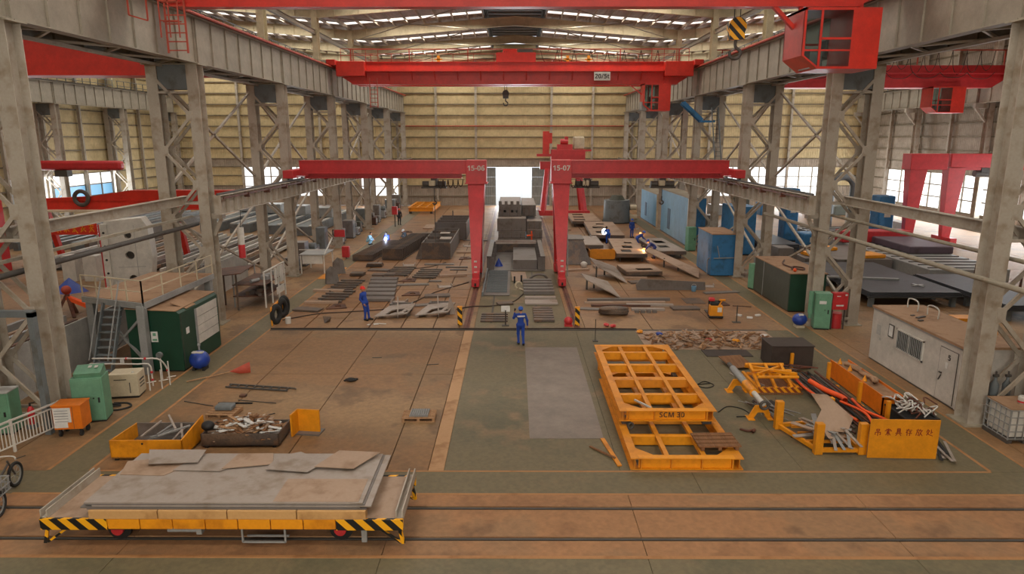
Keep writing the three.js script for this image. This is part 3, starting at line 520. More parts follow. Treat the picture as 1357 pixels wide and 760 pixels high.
// ---- two red semi-gantries, mirror images on either side of the middle track
function semiGantry(s, d, text, label) {
  const o = thing('semi_gantry_crane', label, 'crane', 0, 0, d);
  const X = (a, b) => [Math.min(s * a, s * b), Math.max(s * a, s * b)];
  const [a, b] = X(2.35, 13.75), leg = s < 0 ? 2.45 : 3.0;
  part(o, 'bridge_beam', [bb(a, b, 7.02, 7.78, -0.35, 0.35), bb(...X(2.9, 13.3), 6.98, 7.04, -0.45, 0.5), bb(...X(3.4, 13.5), 6.72, 7.0, -0.06, 0.06), bb(...X(3.4, 13.5), 6.68, 6.74, -0.22, 0.22), bb(a, b, 7.76, 7.82, -0.42, 0.42)], M.redlow);
  const head = part(o, 'corner_head', rb(...X(leg - 0.65, leg + 0.65), 6.35, 7.84, -0.62, 0.62, 0.03), M.redlow);
  part(head, 'lettering', letters(text, 0.32, 0.02).translate(s * leg, 7.35, 0.62), M.white);
  part(head, 'flange_plate', bb(...X(leg - 0.72, leg + 0.72), 6.36, 6.42, -0.7, 0.7), M.redlow);
  for (const q of [1, -1]) {
    const g = new THREE.CylinderGeometry(0.86, 0.34, 6.0, 4, 1).rotateY(Math.PI / 4); const p = g.attributes.position;
    for (let i = 0; i < p.count; i++) { const y = p.getY(i) + 3.0, t = y / 6; p.setXYZ(i, s * leg + p.getX(i) * 0.9, y + 0.42, p.getZ(i) * 0.5 + q * (0.25 + 1.9 * (1 - t))); }
    g.computeVertexNormals(); const l = part(o, 'leg', g.toNonIndexed(), M.redlow);
    l.geometry.computeVertexNormals();
    part(l, 'work_lamp', [0.9, 1.25, 1.6].map(y => bb(s * leg - 0.09, s * leg + 0.09, y, y + 0.1, q * 2.1 + 0.24, q * 2.1 + 0.3)), M.white);
    const w = part(o, 'wheel_box', [rb(s * leg - 0.24, s * leg + 0.24, 0.12, 0.62, q * 2.35 - 0.55, q * 2.35 + 0.55, 0.04), rb(s * leg - 0.2, s * leg + 0.2, 0.35, 0.95, q * 2.2 - 0.3, q * 2.2 + 0.3, 0.04)], M.redlow);
    for (const z of [-0.38, 0.38]) part(w, 'wheel', new THREE.CylinderGeometry(0.2, 0.2, 0.12, 16).rotateZ(Math.PI / 2).translate(s * leg, 0.27, q * 2.35 + z), M.rubber);
  }
  part(o, 'tie_beam', rb(s * leg - 0.16, s * leg + 0.16, 0.5, 0.85, -2.2, 2.2, 0.03), M.redlow);
  part(o, 'ladder', [bar([s * leg + 0.42, 0.5, 1.75], [s * leg + 0.42, 6.6, 0.45], 0.05), bar([s * leg + 0.42, 0.5, 1.4], [s * leg + 0.42, 6.6, 0.1], 0.05), ...Array.from({ length: 18 }, (_, i) => { const t = i / 18; return bar([s * leg + 0.42, 0.7 + 5.8 * t, 1.7 - 1.3 * t], [s * leg + 0.42, 0.7 + 5.8 * t, 1.36 - 1.3 * t], 0.03); })], M.grey);
  const e = part(o, 'end_carriage', [rb(...X(13.75, 14.4), 6.75, 7.25, -1.7, 1.7, 0.04), bb(...X(13.2, 14.0), 6.85, 7.2, -0.3, 0.3)], M.redlow);
  for (const z of [-1.3, 1.3]) part(e, 'wheel', new THREE.CylinderGeometry(0.2, 0.2, 0.12, 16).rotateZ(Math.PI / 2).translate(s * 14.15, 6.84, z), M.darksteel);
  // electric hoist under the beam
  for (const hx of s < 0 ? [5.2] : [4.7, 9.6]) {
    const h = part(o, 'hoist', [rod([s * hx - 0.75, 6.3, 0], [s * hx + 0.75, 6.3, 0], 0.2, 12), bb(s * hx - 0.8, s * hx + 0.8, 6.05, 6.16, -0.3, 0.3), bb(s * hx - 0.2, s * hx + 0.2, 6.4, 6.72, -0.15, 0.15)], M.darksteel);
    part(h, 'motor_cover', rb(s * hx - 0.3, s * hx + 0.1, 6.2, 6.55, 0.1, 0.42, 0.05), M.cream);
    if (hx !== 4.7) { part(h, 'chain', rod([s * hx, 6.05, 0], [s * hx, s < 0 ? 2.2 : 5.4, 0], 0.025, 5), M.darksteel); part(h, 'hook', hose([[s * hx, 5.5, 0], [s * hx, 5.25, 0], [s * hx + 0.13, 5.12, 0], [s * hx, 4.98, 0], [s * hx - 0.13, 5.08, 0]], 0.05, 12, 6), M.darksteel); }
  }
  part(o, 'festoon_wire', bar([s * 3.2, 6.62, 0.4], [s * 5.0, 6.62, 0.4], 0.03), M.darksteel); festoon(o, s * 3.3, s * 4.9, 6.6, 0.4, 5, 0.5);
}
semiGantry(-1, 44.3, '15-06', 'red semi-gantry crane whose tapered leg stands beside the ribbed panel rows');
semiGantry(1, 44.6, '15-07', 'red semi-gantry crane whose tapered leg stands beside the tilted steel plates');
{ // ---- a third, farther gantry with a machine house, near the gate
  const o = thing('gantry_crane', 'small red portal crane with machine house near the far gate', 'crane', 0, 0, 82);
  for (const [z, t] of [[1.5, 0.6], [-2.5, -0.8]]) part(o, 'leg', bar([3.4, 0.6, z], [3.9, 5.7, t], 0.45), M.redlow);
  for (const [z, t] of [[1.4, 0.4], [-2.6, -0.8]]) part(o, 'leg', bar([8.3, 0.5, z], [7.5, 5.7, t], 0.5), M.redlow);
  part(o, 'sill_beam', [rb(2.6, 8.9, 0.25, 0.85, 1.2, 1.7, 0.04)], M.redlow);
  part(o, 'bridge_beam', rb(3.0, 8.6, 5.6, 6.5, -0.6, 0.6, 0.04), M.redlow);
  const h = part(o, 'machine_house', [rb(4.3, 8.3, 6.5, 7.9, -0.8, 0.9, 0.04), bb(5.0, 6.8, 7.9, 8.5, -0.5, 0.6), bb(8.3, 9.0, 7.7, 7.9, -0.6, 0.8), bb(2.6, 4.4, 7.1, 7.4, -0.5, 0.8)], M.redlow);
  part(h, 'control_cabinet', [bb(3.3, 4.05, 7.4, 10.0, 0, 0.8), bb(4.05, 4.4, 8.6, 9.8, 0, 0.5)], M.red); part(h, 'motor', [rod([5.4, 8.8, 0], [6.3, 8.8, 0], 0.32, 12), bb(5.9, 6.3, 8.9, 9.4, -0.2, 0.2)], M.redlow); part(h, 'tarpaulin_cover', rb(6.9, 8.2, 7.9, 9.4, -0.5, 0.5, 0.2, 2), M.cream);
  for (const x of [2.9, 8.6]) for (const z of [1.45]) part(o, 'wheel', new THREE.CylinderGeometry(0.25, 0.25, 0.2, 14).rotateZ(Math.PI / 2).translate(x, 0.26, z), M.rubber);
}
// ---- gantries of the side bays
{
  const o = thing('gantry_crane', 'pinkish red portal crane with two tapered legs in the smoky bay', 'crane', 0, 0, 60);
  const legp = (x) => { for (const z of [0]) { const g = new THREE.CylinderGeometry(1.15, 0.55, 6.2, 4, 1).rotateY(Math.PI / 4), p = g.attributes.position; for (let i = 0; i < p.count; i++) { const t = (p.getY(i) + 3.1) / 6.2; p.setXYZ(i, x + p.getX(i) * 0.9 - (1 - t) * 0.1, p.getY(i) + 3.6, p.getZ(i) * 0.6 + z); } const q = g.toNonIndexed(); q.computeVertexNormals(); const l = part(o, 'leg', q, M.redlow); part(l, 'wheel_box', rb(x - 0.4, x + 0.2, 0.1, 0.7, z - 1.4, z + 1.4, 0.05), M.redlow); } };
  legp(34.9); legp(38.2);
  part(o, 'bridge_beam', [rb(34.0, 37.2, 6.55, 7.9, -0.7, 0.7, 0.05), rb(37.5, 45.5, 6.75, 7.9, -0.6, 0.6, 0.05), bb(38, 45, 6.5, 6.75, -0.25, 0.25)], M.redlow);
  part(o, 'hoist', [rod([40, 6.2, 0], [41.6, 6.2, 0], 0.3, 12), bb(40.4, 41.1, 6.3, 6.7, -0.3, 0.3)], M.darksteel);
}
{
  const o = thing('gantry_crane', 'low red gantry beam with raked top over the stacked steel bars', 'crane', 0, 0, 50);
  part(o, 'bridge_beam', [plate([[-35.4, 4.15], [-20.5, 4.15], [-20.5, 5.5], [-28, 5.5], [-31, 5.05], [-35.4, 4.85]], 0.7).translate(0, 0, -0.35), bb(-34.5, -20.5, 4.1, 4.16, -0.45, 0.45), bb(-34, -20.6, 4.75, 4.8, 0.35, 0.42)], M.red);
  for (const x of [-34.7, -25.05]) part(o, 'leg', [bar([x, 0.3, 1.3], [x, 4.2, 0.2], 0.35), bar([x, 0.3, -1.3], [x, 4.2, -0.2], 0.35), bb(x - 0.2, x + 0.2, 0, 0.35, -1.7, 1.7)], M.red);
  part(o, 'cable_reel', [new THREE.TorusGeometry(0.5, 0.15, 8, 18).translate(-31.5, 4.95, 0.5)], M.darksteel); part(o, 'walkway', bb(-34.4, -27, 4.0, 4.12, 0.5, 1.3), M.cream);
  const b = thing('slogan_banner', 'red banner with blurred yellow characters below the low gantry beam', 'banner', -31.0, 2.85, 45.4);
  part(b, 'banner_cloth', bb(-1.9, 2.9, 0, 0.9, -0.02, 0.02), M.red); part(b, 'banner_post', [bar([-1.8, -2.85, -0.05], [-1.8, 0.9, -0.05], 0.06), bar([2.8, -2.85, -0.05], [2.8, 0.9, -0.05], 0.06)], M.steel);
  const strokes = []; for (let k = 0; k < 8; k++) { const x = -1.6 + k * 0.56; for (const [p, q] of [[[0, 0.65], [0.38, 0.62]], [[0.05, 0.42], [0.36, 0.45]], [[0.18, 0.78], [0.16, 0.18]], [[0.18, 0.4], [0.02, 0.18]], [[0.2, 0.4], [0.38, 0.16]]]) strokes.push(bar([x + p[0], p[1] + rr(-0.06, 0.06), 0.03], [x + q[0], q[1] + rr(-0.06, 0.06), 0.03], 0.055, 0.012, [0, 0, 1])); }
  part(b, 'lettering', strokes, M.yellow2);
}
{
  const o = thing('wall_crane', 'red round-ended jib beam high on the machine tool bay wall', 'crane', -46, 0, 66);
  part(o, 'jib_beam', [rb(0, 8.4, 6.2, 7.1, -0.45, 0.45, 0.3, 3)], M.redlow); part(o, 'trolley', bb(2, 3.2, 5.6, 6.2, -0.4, 0.4), M.darksteel); part(o, 'wall_bracket', [bb(-1.0, 0.2, 5.8, 7.5, -0.5, 0.5)], M.redlow);
}

// ================================================================ things on the near floor
const put = (g, x, y, z, ry = 0, rx = 0, rz = 0) => g.applyMatrix4(new THREE.Matrix4().makeRotationFromEuler(new THREE.Euler(rx, ry, rz, 'YXZ')).setPosition(x, y, z));
{ // ---- rail transfer cart
  const o = thing('transfer_cart', 'flat yellow-edged rail transfer cart with black striped ends', 'cart', -6.65, 0, 15.0);
  const w = 4.13, z0 = -0.95, z1 = 1.08;
  part(o, 'deck', rb(-w, w, 0.70, 0.77, z0, z1, 0.015), M.platebrown);
  part(o, 'chassis', [bb(-w + 0.3, w - 0.3, 0.42, 0.7, z0 + 0.25, z0 + 0.45), bb(-w + 0.3, w - 0.3, 0.42, 0.7, z1 - 0.5, z1 - 0.3), bb(-w + 0.3, -w + 0.5, 0.42, 0.7, z0 + 0.3, z1 - 0.3), bb(w - 0.5, w - 0.3, 0.42, 0.7, z0 + 0.3, z1 - 0.3)], M.black);
  for (const z of [z1, z0]) {
    for (let k = 0; k < 7; k++) { const a = -2.6 + k * 5.2 / 7; part(o, 'edge_panel', rb(a + 0.01, a + 5.2 / 7 - 0.01, 0.52, 0.77, z - 0.02, z + 0.04, 0.012), M.yellow); }
    for (const s of [-1, 1]) part(o, 'striped_edge', rb(s < 0 ? -w : 2.6, s < 0 ? -2.6 : w, 0.50, 0.78, z - 0.02, z + 0.05, 0.012), M.hazard, 'black and yellow striped edge');
  }
  for (const s of [-1, 1]) {
    part(o, 'stop_beam', [bb(s * (w - 0.09) - 0.09, s * (w - 0.09) + 0.09, 0.77, 0.80, z0, z1), bb(s * (w - 0.16) - 0.015, s * (w - 0.16) + 0.015, 0.77, 0.97, z0, z1), bb(s * (w - 0.02) - 0.015, s * (w - 0.02) + 0.015, 0.77, 0.97, z0, z1)], M.steel);
    for (const z of [z1 - 0.05, z0 + 0.05]) part(o, 'bumper_strut', [bar([s * (w - 0.1), 0.5, z], [s * (w - 0.02), 0.14, z + 0.02], 0.07), bar([s * (w - 0.55), 0.5, z], [s * (w - 0.08), 0.16, z + 0.02], 0.05)], M.hazard);
    for (const z of [0.65, -0.71]) { const q = part(o, 'wheel', [new THREE.CylinderGeometry(0.27, 0.27, 0.11, 22).rotateX(Math.PI / 2).translate(s * 2.6, 0.272, z), bb(s * 2.6 - 0.3, s * 2.6 + 0.3, 0.35, 0.6, z - 0.2, z + 0.22)], M.black); part(q, 'hub', new THREE.CylinderGeometry(0.14, 0.14, 0.08, 16).rotateX(Math.PI / 2).translate(s * 2.6, 0.3, z + 0.12), M.redlow, 'red wheel hub'); }
  }
  part(o, 'step_frame', [bar([0.42, 0.5, z1 - 0.05], [0.42, 0.14, z1 - 0.05], 0.04), bar([1.4, 0.5, z1 - 0.05], [1.4, 0.14, z1 - 0.05], 0.04), bar([0.42, 0.15, z1 - 0.05], [1.4, 0.15, z1 - 0.05], 0.04), bar([0.42, 0.15, z1 - 0.3], [1.4, 0.15, z1 - 0.3], 0.04)], M.grey);
  part(o, 'cylinder', [rod([-1.3, 0.42, z1 - 0.1], [-0.6, 0.42, z1 - 0.1], 0.05, 10), bb(-0.62, -0.5, 0.35, 0.5, z1 - 0.18, z1 - 0.02)], M.grey); part(o, 'bracket', bb(3.15, 3.27, 0.15, 0.5, z1 - 0.12, z1 - 0.04), M.grey);
  // bearers and the plates they carry
  for (const [z, n] of [[13.97, 4], [15.2, 3], [15.85, 3]]) for (let k = 0; k < n; k++) { const L = 6.3 / n; solo('timber_bearer', rb(-9.65 + k * L + 0.01, -9.65 + (k + 1) * L - 0.01, 0.775, 0.985, -z - 0.1, -z + 0.1, 0.012), M.timber, `tan timber bearer in the ${z < 14 ? 'front edge' : z < 15.5 ? 'middle' : 'back'} row on the cart, ${['first', 'second', 'third', 'fourth'][k]} from the fence end`, 'timber', 'timber bearers on the cart'); }
  let y = 0.985; const L = [['darkplate', 0.05, 0.02], ['darkplate', -0.1, 0.03], ['platelight', 0.15, 0.025], ['darkplate', 0, 0.02], ['platelight', -0.05, 0.035]];
  L.forEach(([m, dx, t], k) => { solo('steel_plate', bb(-9.75 + dx, -3.4 + dx, y, y + t, -16.55 + k * 0.02, -13.93 - k * 0.02), M[m], ['lowest dark', 'second dark', 'third, paler', 'fourth dark', 'topmost pale'][k] + ' large steel plate of the layered stack on the cart', 'plate', 'plates on the transfer cart'); y += t; });
  // sheet offcuts along the back of the top plate
  const off = [[[-9.7, 15.3], [-8.6, 15.25], [-8.2, 15.9], [-8.9, 16.2], [-9.9, 16.0]], [[-8.5, 15.5], [-7.3, 15.45], [-7.0, 15.9], [-7.9, 16.3], [-8.3, 16.1]], [[-7.3, 15.55], [-6.1, 15.8], [-6.3, 16.4], [-7.2, 16.35]], [[-6.2, 15.5], [-5.1, 15.35], [-4.8, 15.9], [-5.6, 16.45], [-6.1, 16.2]], [[-5.0, 15.6], [-4.0, 15.5], [-3.5, 16.4], [-4.6, 16.5]], [[-9.2, 15.7], [-8.0, 15.8], [-8.1, 16.5], [-9.6, 16.5]]];
  off.forEach((q, k) => { const p = solo('sheet_offcut', flat(q, 0.014), k % 2 ? M.platelight : M.platebrown, (k % 2 ? 'pale grey' : 'brown') + ' irregular sheet offcut on the loaded plates, ' + ['first', 'second', 'third', 'fourth', 'fifth', 'loose under-lapping one'][k] + ' from the fence end', 'offcut', 'sheet offcuts on the cart'); p.position.y = y + 0.002 + k * 0.016; });
  const p = solo('square_sheet', bb(-5.5, -3.55, y, y + 0.012, -15.1, -14.05), M.platebrown, 'brown square steel sheet on top of the plate stack', 'plate'); 
}
function openBin(name, label, x, d, w, h, l, m, turn, flare) {
  const o = thing(name, label, 'skip', x, 0, d, turn), t = 0.04;
  part(o, 'floor_plate', bb(-w / 2, w / 2, 0.06, 0.1, -l / 2, l / 2), M.darkplate);
  part(o, 'front_panel', bb(-w / 2, w / 2, 0.06, h, l / 2 - t, l / 2), m); part(o, 'rear_panel', bb(-w / 2, w / 2, 0.06, h * 0.85, -l / 2, -l / 2 + t), flare ? M.darkplate : m);
  part(o, 'side_panel', plate([[-l / 2, 0.06], [l / 2, 0.06], [l / 2, h], [-l / 2, h * 0.85]], t).rotateY(-Math.PI / 2).translate(-w / 2 + t, 0, 0), m);
  part(o, 'side_panel', plate([[-l / 2, 0.06], [l / 2, 0.06], [l / 2, h], [-l / 2, h * (flare ? 1.25 : 0.85)]], t).rotateY(-Math.PI / 2).translate(w / 2, 0, 0), m);
  part(o, 'skid', [bb(-w / 2 + 0.1, -w / 2 + 0.2, 0, 0.06, -l / 2, l / 2), bb(w / 2 - 0.2, w / 2 - 0.1, 0, 0.06, -l / 2, l / 2)], M.black);
  return o;
}
// heaps: loose scraps nobody could count
function scraps(x, d, w, l, y, h, n, long, mats, name, label, kinds) {
  const o = tag(thing(name, label, 'scrap', x, 0, d), undefined, undefined, undefined, 'stuff');
  mats.forEach((m, k) => { const g = []; for (let i = 0; i < n; i++) { const u = rr(-1, 1), v = rr(-1, 1), yy = y + h * Math.max(0.05, 1 - 0.6 * (u * u + v * v)) * rr(0.3, 1), s = rr(0.4, 1) * long; g.push(put(bb(-s / 2, s / 2, -0.012, 0.012, -0.04 * rr(0.6, 2), 0.04), u * (w / 2 - 0.1), yy, v * (l / 2 - 0.1), rr(0, 3.1), rr(-0.3, 0.3), rr(-0.35, 0.35))); } part(o, kinds[k], g, m); });
}
{
  const a = openBin('scrap_skip', 'yellow open skip with steel bars inside beside the walkway', -10.75, 19.05, 2.1, 0.62, 1.5, M.yellow, 0.02, true);
  part(a, 'lifting_hole', new THREE.CylinderGeometry(0.03, 0.03, 0.02, 10).rotateX(Math.PI / 2).translate(-0.1, 0.52, 0.755), M.black);
  for (let k = 0; k < 8; k++) solo('steel_offcut', put(bb(-0.45, 0.45, -0.02, 0.02, -0.03, 0.03), -10.6 + rr(-0.5, 0.6), 0.32 + k * 0.06, -19.05 + rr(-0.35, 0.35), rr(0, 3), 0, rr(-0.25, 0.25)), k % 2 ? M.platelight : M.grey, 'loose steel offcut bar lying in the yellow skip', 'offcut', 'steel offcuts in the yellow skip');
  openBin('scrap_skip', 'dark rusty skip heaped with broken wood scraps', -8.35, 19.75, 2.35, 0.45, 1.25, M.plate, 0.02, false);
  scraps(-8.35, 19.75, 2.2, 1.15, 0.2, 0.62, 60, 0.55, [M.wood, M.platebrown, M.paper, M.woodgrey], 'wood_scraps', 'splintered wood, bark and wrapping scraps heaped in the dark skip', ['pale_wood', 'brown_bark', 'white_wrapping', 'grey_wood']);
  solo('black_sack', new THREE.SphereGeometry(0.2, 10, 8).scale(1, 0.75, 0.9).translate(-9.4, 0.6, -19.4), M.black, 'small black sack slumped on the corner of the dark skip', 'sack');
  const b = thing('side_board', 'orange-yellow steel side board standing behind the dark skip', 'panel', -6.6, 0, 20.25, -0.12); part(b, 'panel', bb(-0.35, 0.4, 0.05, 0.78, -0.03, 0.03), M.yellow2); part(b, 'foot', bb(-0.4, 0.45, 0, 0.05, -0.25, 0.25), M.darkplate); part(b, 'panel', bb(-0.35, -0.3, 0.05, 0.78, 0, 0.5), M.yellow2);
}
function pallet(label, x, d, w, l, turn, m = M.wood, group) {
  const o = thing('wooden_pallet', label, 'pallet', x, 0, d, turn, group);
  for (let k = 0; k < 5; k++) part(o, 'top_board', bb(-w / 2, w / 2, 0.12, 0.145, -l / 2 + k * (l - 0.1) / 4, -l / 2 + 0.1 + k * (l - 0.1) / 4), m);
  for (const x of [-w / 2 + 0.05, 0, w / 2 - 0.05]) { part(o, 'stringer', bb(x - 0.045, x + 0.045, 0.025, 0.12, -l / 2, l / 2), m); }
  for (const z of [-l / 2 + 0.05, l / 2 - 0.05]) part(o, 'bottom_board', bb(-w / 2, w / 2, 0, 0.025, z - 0.05, z + 0.05), m);
  return o;
}
pallet('pale wooden pallet carrying a short bundle of grey tubes', -3.2, 21.4, 1.1, 0.72, 0.03);
for (let k = 0; k < 9; k++) solo('steel_tube', rod([-3.47 + k * 0.07, 0.185, -21.12], [-3.47 + k * 0.07, 0.185, -21.7], 0.034, 8), M.grey, 'short grey tube in the bundle on the pale pallet', 'tube', 'tubes on the pale pallet');
pallet('rough wooden pallet with a grey cushion beside the dark skip', -9.9, 21.7, 0.95, 0.8, -0.06);
solo('grey_bundle', rb(-10.2, -9.6, 0.15, 0.32, -22.0, -21.6, 0.06, 2), M.slate, 'grey folded bundle lying on the rough pallet', 'bundle'); solo('dark_slat', bb(-10.5, -9.3, 0, 0.05, -22.65, -22.6), M.black, 'thin black slat lying behind the rough pallet', 'slat');
solo('floor_block', bb(-10.0, -9.78, 0, 0.08, -23.4, -23.22), M.rustbar, 'small rusty block alone on the floor behind the pallet', 'block');
{ const o = thing('ladder_grid', 'dark ladder-like steel frame lying flat on the brown floor', 'frame', -9.65, 0, 24.15, -0.16); for (const z of [-0.14, 0.14]) part(o, 'rail', bar([-1.25, 0.04, z], [1.25, 0.04, z], 0.05), M.darksteel); for (let k = 0; k < 8; k++) part(o, 'rung', bar([-1.15 + k * 0.33, 0.04, -0.14], [-1.15 + k * 0.33, 0.04, 0.14], 0.04), M.darksteel); part(o, 'hook_end', hose([[1.25, 0.04, -0.14], [1.45, 0.05, -0.1], [1.5, 0.06, 0.0]], 0.025, 8, 5), M.darksteel); }
{ const o = thing('push_broom', 'red fan-shaped scoop with long handle lying on the floor', 'scoop', -11.4, 0, 25.6, 0.5); part(o, 'scoop_head', new THREE.ConeGeometry(0.36, 1.0, 14).scale(1, 1, 0.45).rotateZ(Math.PI / 2).translate(0.55, 0.17, 0).scale(0.8, 0.8, 0.8), M.redpipe); part(o, 'handle', rod([0.1, 0.12, 0], [-1.5, 0.04, 0.15], 0.025, 8), M.wood); }
solo('cable_bundle', [hose([[-6.6, 0.03, -24.9], [-6.4, 0.06, -25.1], [-6.15, 0.05, -24.95], [-6.35, 0.07, -24.8], [-6.55, 0.05, -25.0], [-6.1, 0.03, -25.1]], 0.035, 30, 6), put(rb(-0.12, 0.12, 0, 0.1, -0.08, 0.08, 0.03), -6.35, 0.02, -24.95)], M.rubber, 'small tangle of black cable on the brown floor', 'cable');
for (const [x, d, a, L] of [[-11.2, 22.6, -0.35, 1.3], [-9.2, 22.8, -0.2, 1.5], [-8.4, 21.6, 0.6, 0.5], [-5.9, 27.8, 0.1, 0.4], [-3.4, 26.9, 0.2, 0.5]]) solo('floor_rod', bar([x - L / 2 * Math.cos(a), 0.015, -d + L / 2 * Math.sin(a)], [x + L / 2 * Math.cos(a), 0.015, -d - L / 2 * Math.sin(a)], 0.025), M.darksteel, 'thin steel rod dropped on the brown floor', 'rod', 'rods dropped on the floor');
// ---- steel sheet on the green floor, planks beside it
solo('floor_sheet', bb(0.48, 2.8, 0, 0.012, -29.3, -19.8), M.mat, 'long grey-brown steel sheet lying flat beside the yellow frames', 'sheet');
for (const [a, b, m] of [[[2.75, 19.75], [3.02, 17.95], M.ochre], [[2.3, 19.2], [2.95, 18.35], M.woodgrey]]) solo('floor_plank', bar([a[0], 0.03, -a[1]], [b[0], 0.03 + (m === M.woodgrey ? 0.04 : 0), -b[1]], m === M.ochre ? 0.13 : 0.06, 0.04), m, m === M.ochre ? 'orange-brown plank beside the corner of the yellow frames' : 'thin grey stick crossing the orange-brown plank', 'plank');
// ---- stacked yellow frames
function loadFrame(label, y, x0, x1, d0, d1, h) {
  const o = thing('load_spreader', label, 'frame', (x0 + x1) / 2, y, (d0 + d1) / 2, 0), w = (x1 - x0) / 2, l = (d1 - d0) / 2;
  for (const s of [-1, 1]) { part(o, 'side_beam', ibeam([s * (w - 0.12), h / 2, -l], [s * (w - 0.12), h / 2, l], 0.24, h, 0.025, 0.02), M.ochre); part(o, 'end_beam', ibeam([-w + 0.24, h / 2, s * (l - 0.12)], [w - 0.24, h / 2, s * (l - 0.12)], 0.24, h, 0.025, 0.02), M.yellow); }
  for (let k = 1; k < 5; k++) part(o, k === 2 ? 'wide_cross_beam' : 'cross_beam', bb(-w + 0.13, w - 0.13, 0.04, h - 0.03, l - k * 2 * l / 4.6 - (k === 2 ? 0.16 : 0.09), l - k * 2 * l / 4.6 + (k === 2 ? 0.16 : 0.09)), k === 2 ? M.ochre : M.yellow);
  for (const x of [-w / 3, w / 3]) part(o, 'long_bar', bb(x - 0.07, x + 0.07, h - 0.12, h - 0.01, -l + 0.2, l - 0.2), M.ochre);
  for (const a of [-1, 1]) for (const b of [-1, 1]) part(o, 'corner_gusset', flat([[a * (w - 0.24), b * (l - 0.24)], [a * (w - 0.7), b * (l - 0.24)], [a * (w - 0.24), b * (l - 0.7)]], 0.02).translate(0, h - 0.025, 0), M.ochre);
  for (let k = 0; k < 4; k++) part(o, 'end_stiffener', bb(-w + 0.3 + k * (2 * w - 0.6) / 3 - 0.015, -w + 0.3 + k * (2 * w - 0.6) / 3 + 0.015, 0.025, h - 0.025, l - 0.13, l - 0.01), M.ochre);
  return o;
}
loadFrame('lower yellow steel lifting frame lying on the green floor', 0, 3.3, 6.5, 17.75, 25.2, 0.35);
const up = loadFrame('upper yellow steel lifting frame stacked on another frame', 0.5, 3.3, 6.35, 20.0, 27.0, 0.35);
part(up, 'lettering', letters('SCM 30', 0.17, 0.008).translate(0.15, 0.18, 3.5 - 0.105), M.rustbar); part(up, 'pale_rod', bar([-0.9, 0.36, 2.6], [-0.5, 0.36, 3.25], 0.05), M.white);
for (const x of [3.55, 6.1]) for (const d of [20.3, 24.4]) solo('packing_block', bb(x - 0.14, x + 0.14, 0.35, 0.5, -d - 0.18, -d + 0.18), M.darksteel, 'dark packing block between the two stacked yellow frames', 'block', 'packing blocks between the frames');
for (const s of [3.3]) solo('support_trestle', [bar([3.45, 0, -26.3], [3.45, 0.48, -26.3], 0.12), bar([6.2, 0, -26.3], [6.2, 0.48, -26.3], 0.12), bar([3.4, 0.44, -26.3], [6.3, 0.44, -26.3], 0.12)], M.ochre, 'orange-brown trestle under the end of the upper frame', 'trestle');
solo('shackle', [new THREE.TorusGeometry(0.09, 0.035, 8, 14).rotateY(0.4).translate(3.62, 0.46, -19.75)], M.darksteel, 'dark shackle on the corner of the lower frame', 'shackle');
{ const o = thing('slat_crate', 'weathered wooden slat panel lying on the lower frame corner', 'crate', 5.95, 0.36, 18.75, 0.03); for (let k = 0; k < 4; k++) part(o, 'slat', bb(-0.62, 0.62, 0.1, 0.14, -0.42 + k * 0.25, -0.24 + k * 0.25), M.woodgrey); for (const x of [-0.5, 0, 0.5]) part(o, 'batten', bb(x - 0.05, x + 0.05, 0, 0.1, -0.42, 0.5), M.woodgrey); }
// ---- hydraulic cylinder on yellow stands
{ const o = thing('hydraulic_cylinder', 'long grey and yellow hydraulic cylinder resting on two stands', 'cylinder', 0, 0, 0); const a = [8.35, 0.62, -25.2], b = [8.25, 0.6, -21.0], at = t => a.map((v, k) => v + (b[k] - v) * t);
  part(o, 'barrel', rod(at(0.12), at(0.5), 0.13, 14), M.grey); part(o, 'sleeve', rod(at(0.5), at(0.72), 0.15, 14), M.yellow); part(o, 'piston_rod', rod(at(0.72), at(0.95), 0.09, 12), M.white); part(o, 'rod_eye', [new THREE.TorusGeometry(0.13, 0.05, 8, 16).translate(...at(0.98)), rod(at(0.0), at(0.12), 0.09, 10)], M.darksteel);
  for (const t of [0.3, 0.9]) { const p = at(t); const s = thing('cylinder_stand', t < 0.5 ? 'yellow sawhorse stand under the barrel of the hydraulic cylinder' : 'yellow sawhorse stand under the rod of the hydraulic cylinder', 'stand', p[0], 0, -p[2], 0); part(s, 'stand_plate', plate([[-0.42, 0], [-0.24, 0], [-0.1, 0.22], [0.1, 0.22], [0.24, 0], [0.42, 0], [0.18, 0.46], [-0.18, 0.46]], 0.08).translate(0, 0, -0.04), M.yellow); for (const q of [-0.33, 0.33]) part(s, 'foot', bb(q - 0.11, q + 0.11, 0, 0.03, -0.2, 0.2), M.yellow); } }
// ---- loose cables on the green floor
[[[7.0, 24.6], [7.35, 24.9], [7.6, 24.5], [7.2, 24.2], [6.95, 24.5], [7.5, 24.7]], [[7.0, 21.9], [7.5, 22.4], [7.9, 22.2], [8.0, 21.6], [7.5, 21.5]], [[8.7, 19.9], [9.2, 20.2], [9.6, 19.8], [8.9, 19.5]]].forEach((q, k) => solo('floor_cable', hose(q.map(([x, d]) => [x, 0.02, -d]), 0.018, 30, 5), M.rubber, ['black cable loop on the green floor beside the upper frame', 'black cable strewn between the frame and the cylinder', 'black cable end lying beside the orange scrap rack'][k], 'cable'));
solo('red_strap', [hose([[7.3, 0.02, -20.5], [7.5, 0.05, -20.3], [7.75, 0.03, -20.45], [7.6, 0.05, -20.2]], 0.04, 16, 5)], M.railred, 'short red lifting strap on the floor beside the lower frame', 'strap');
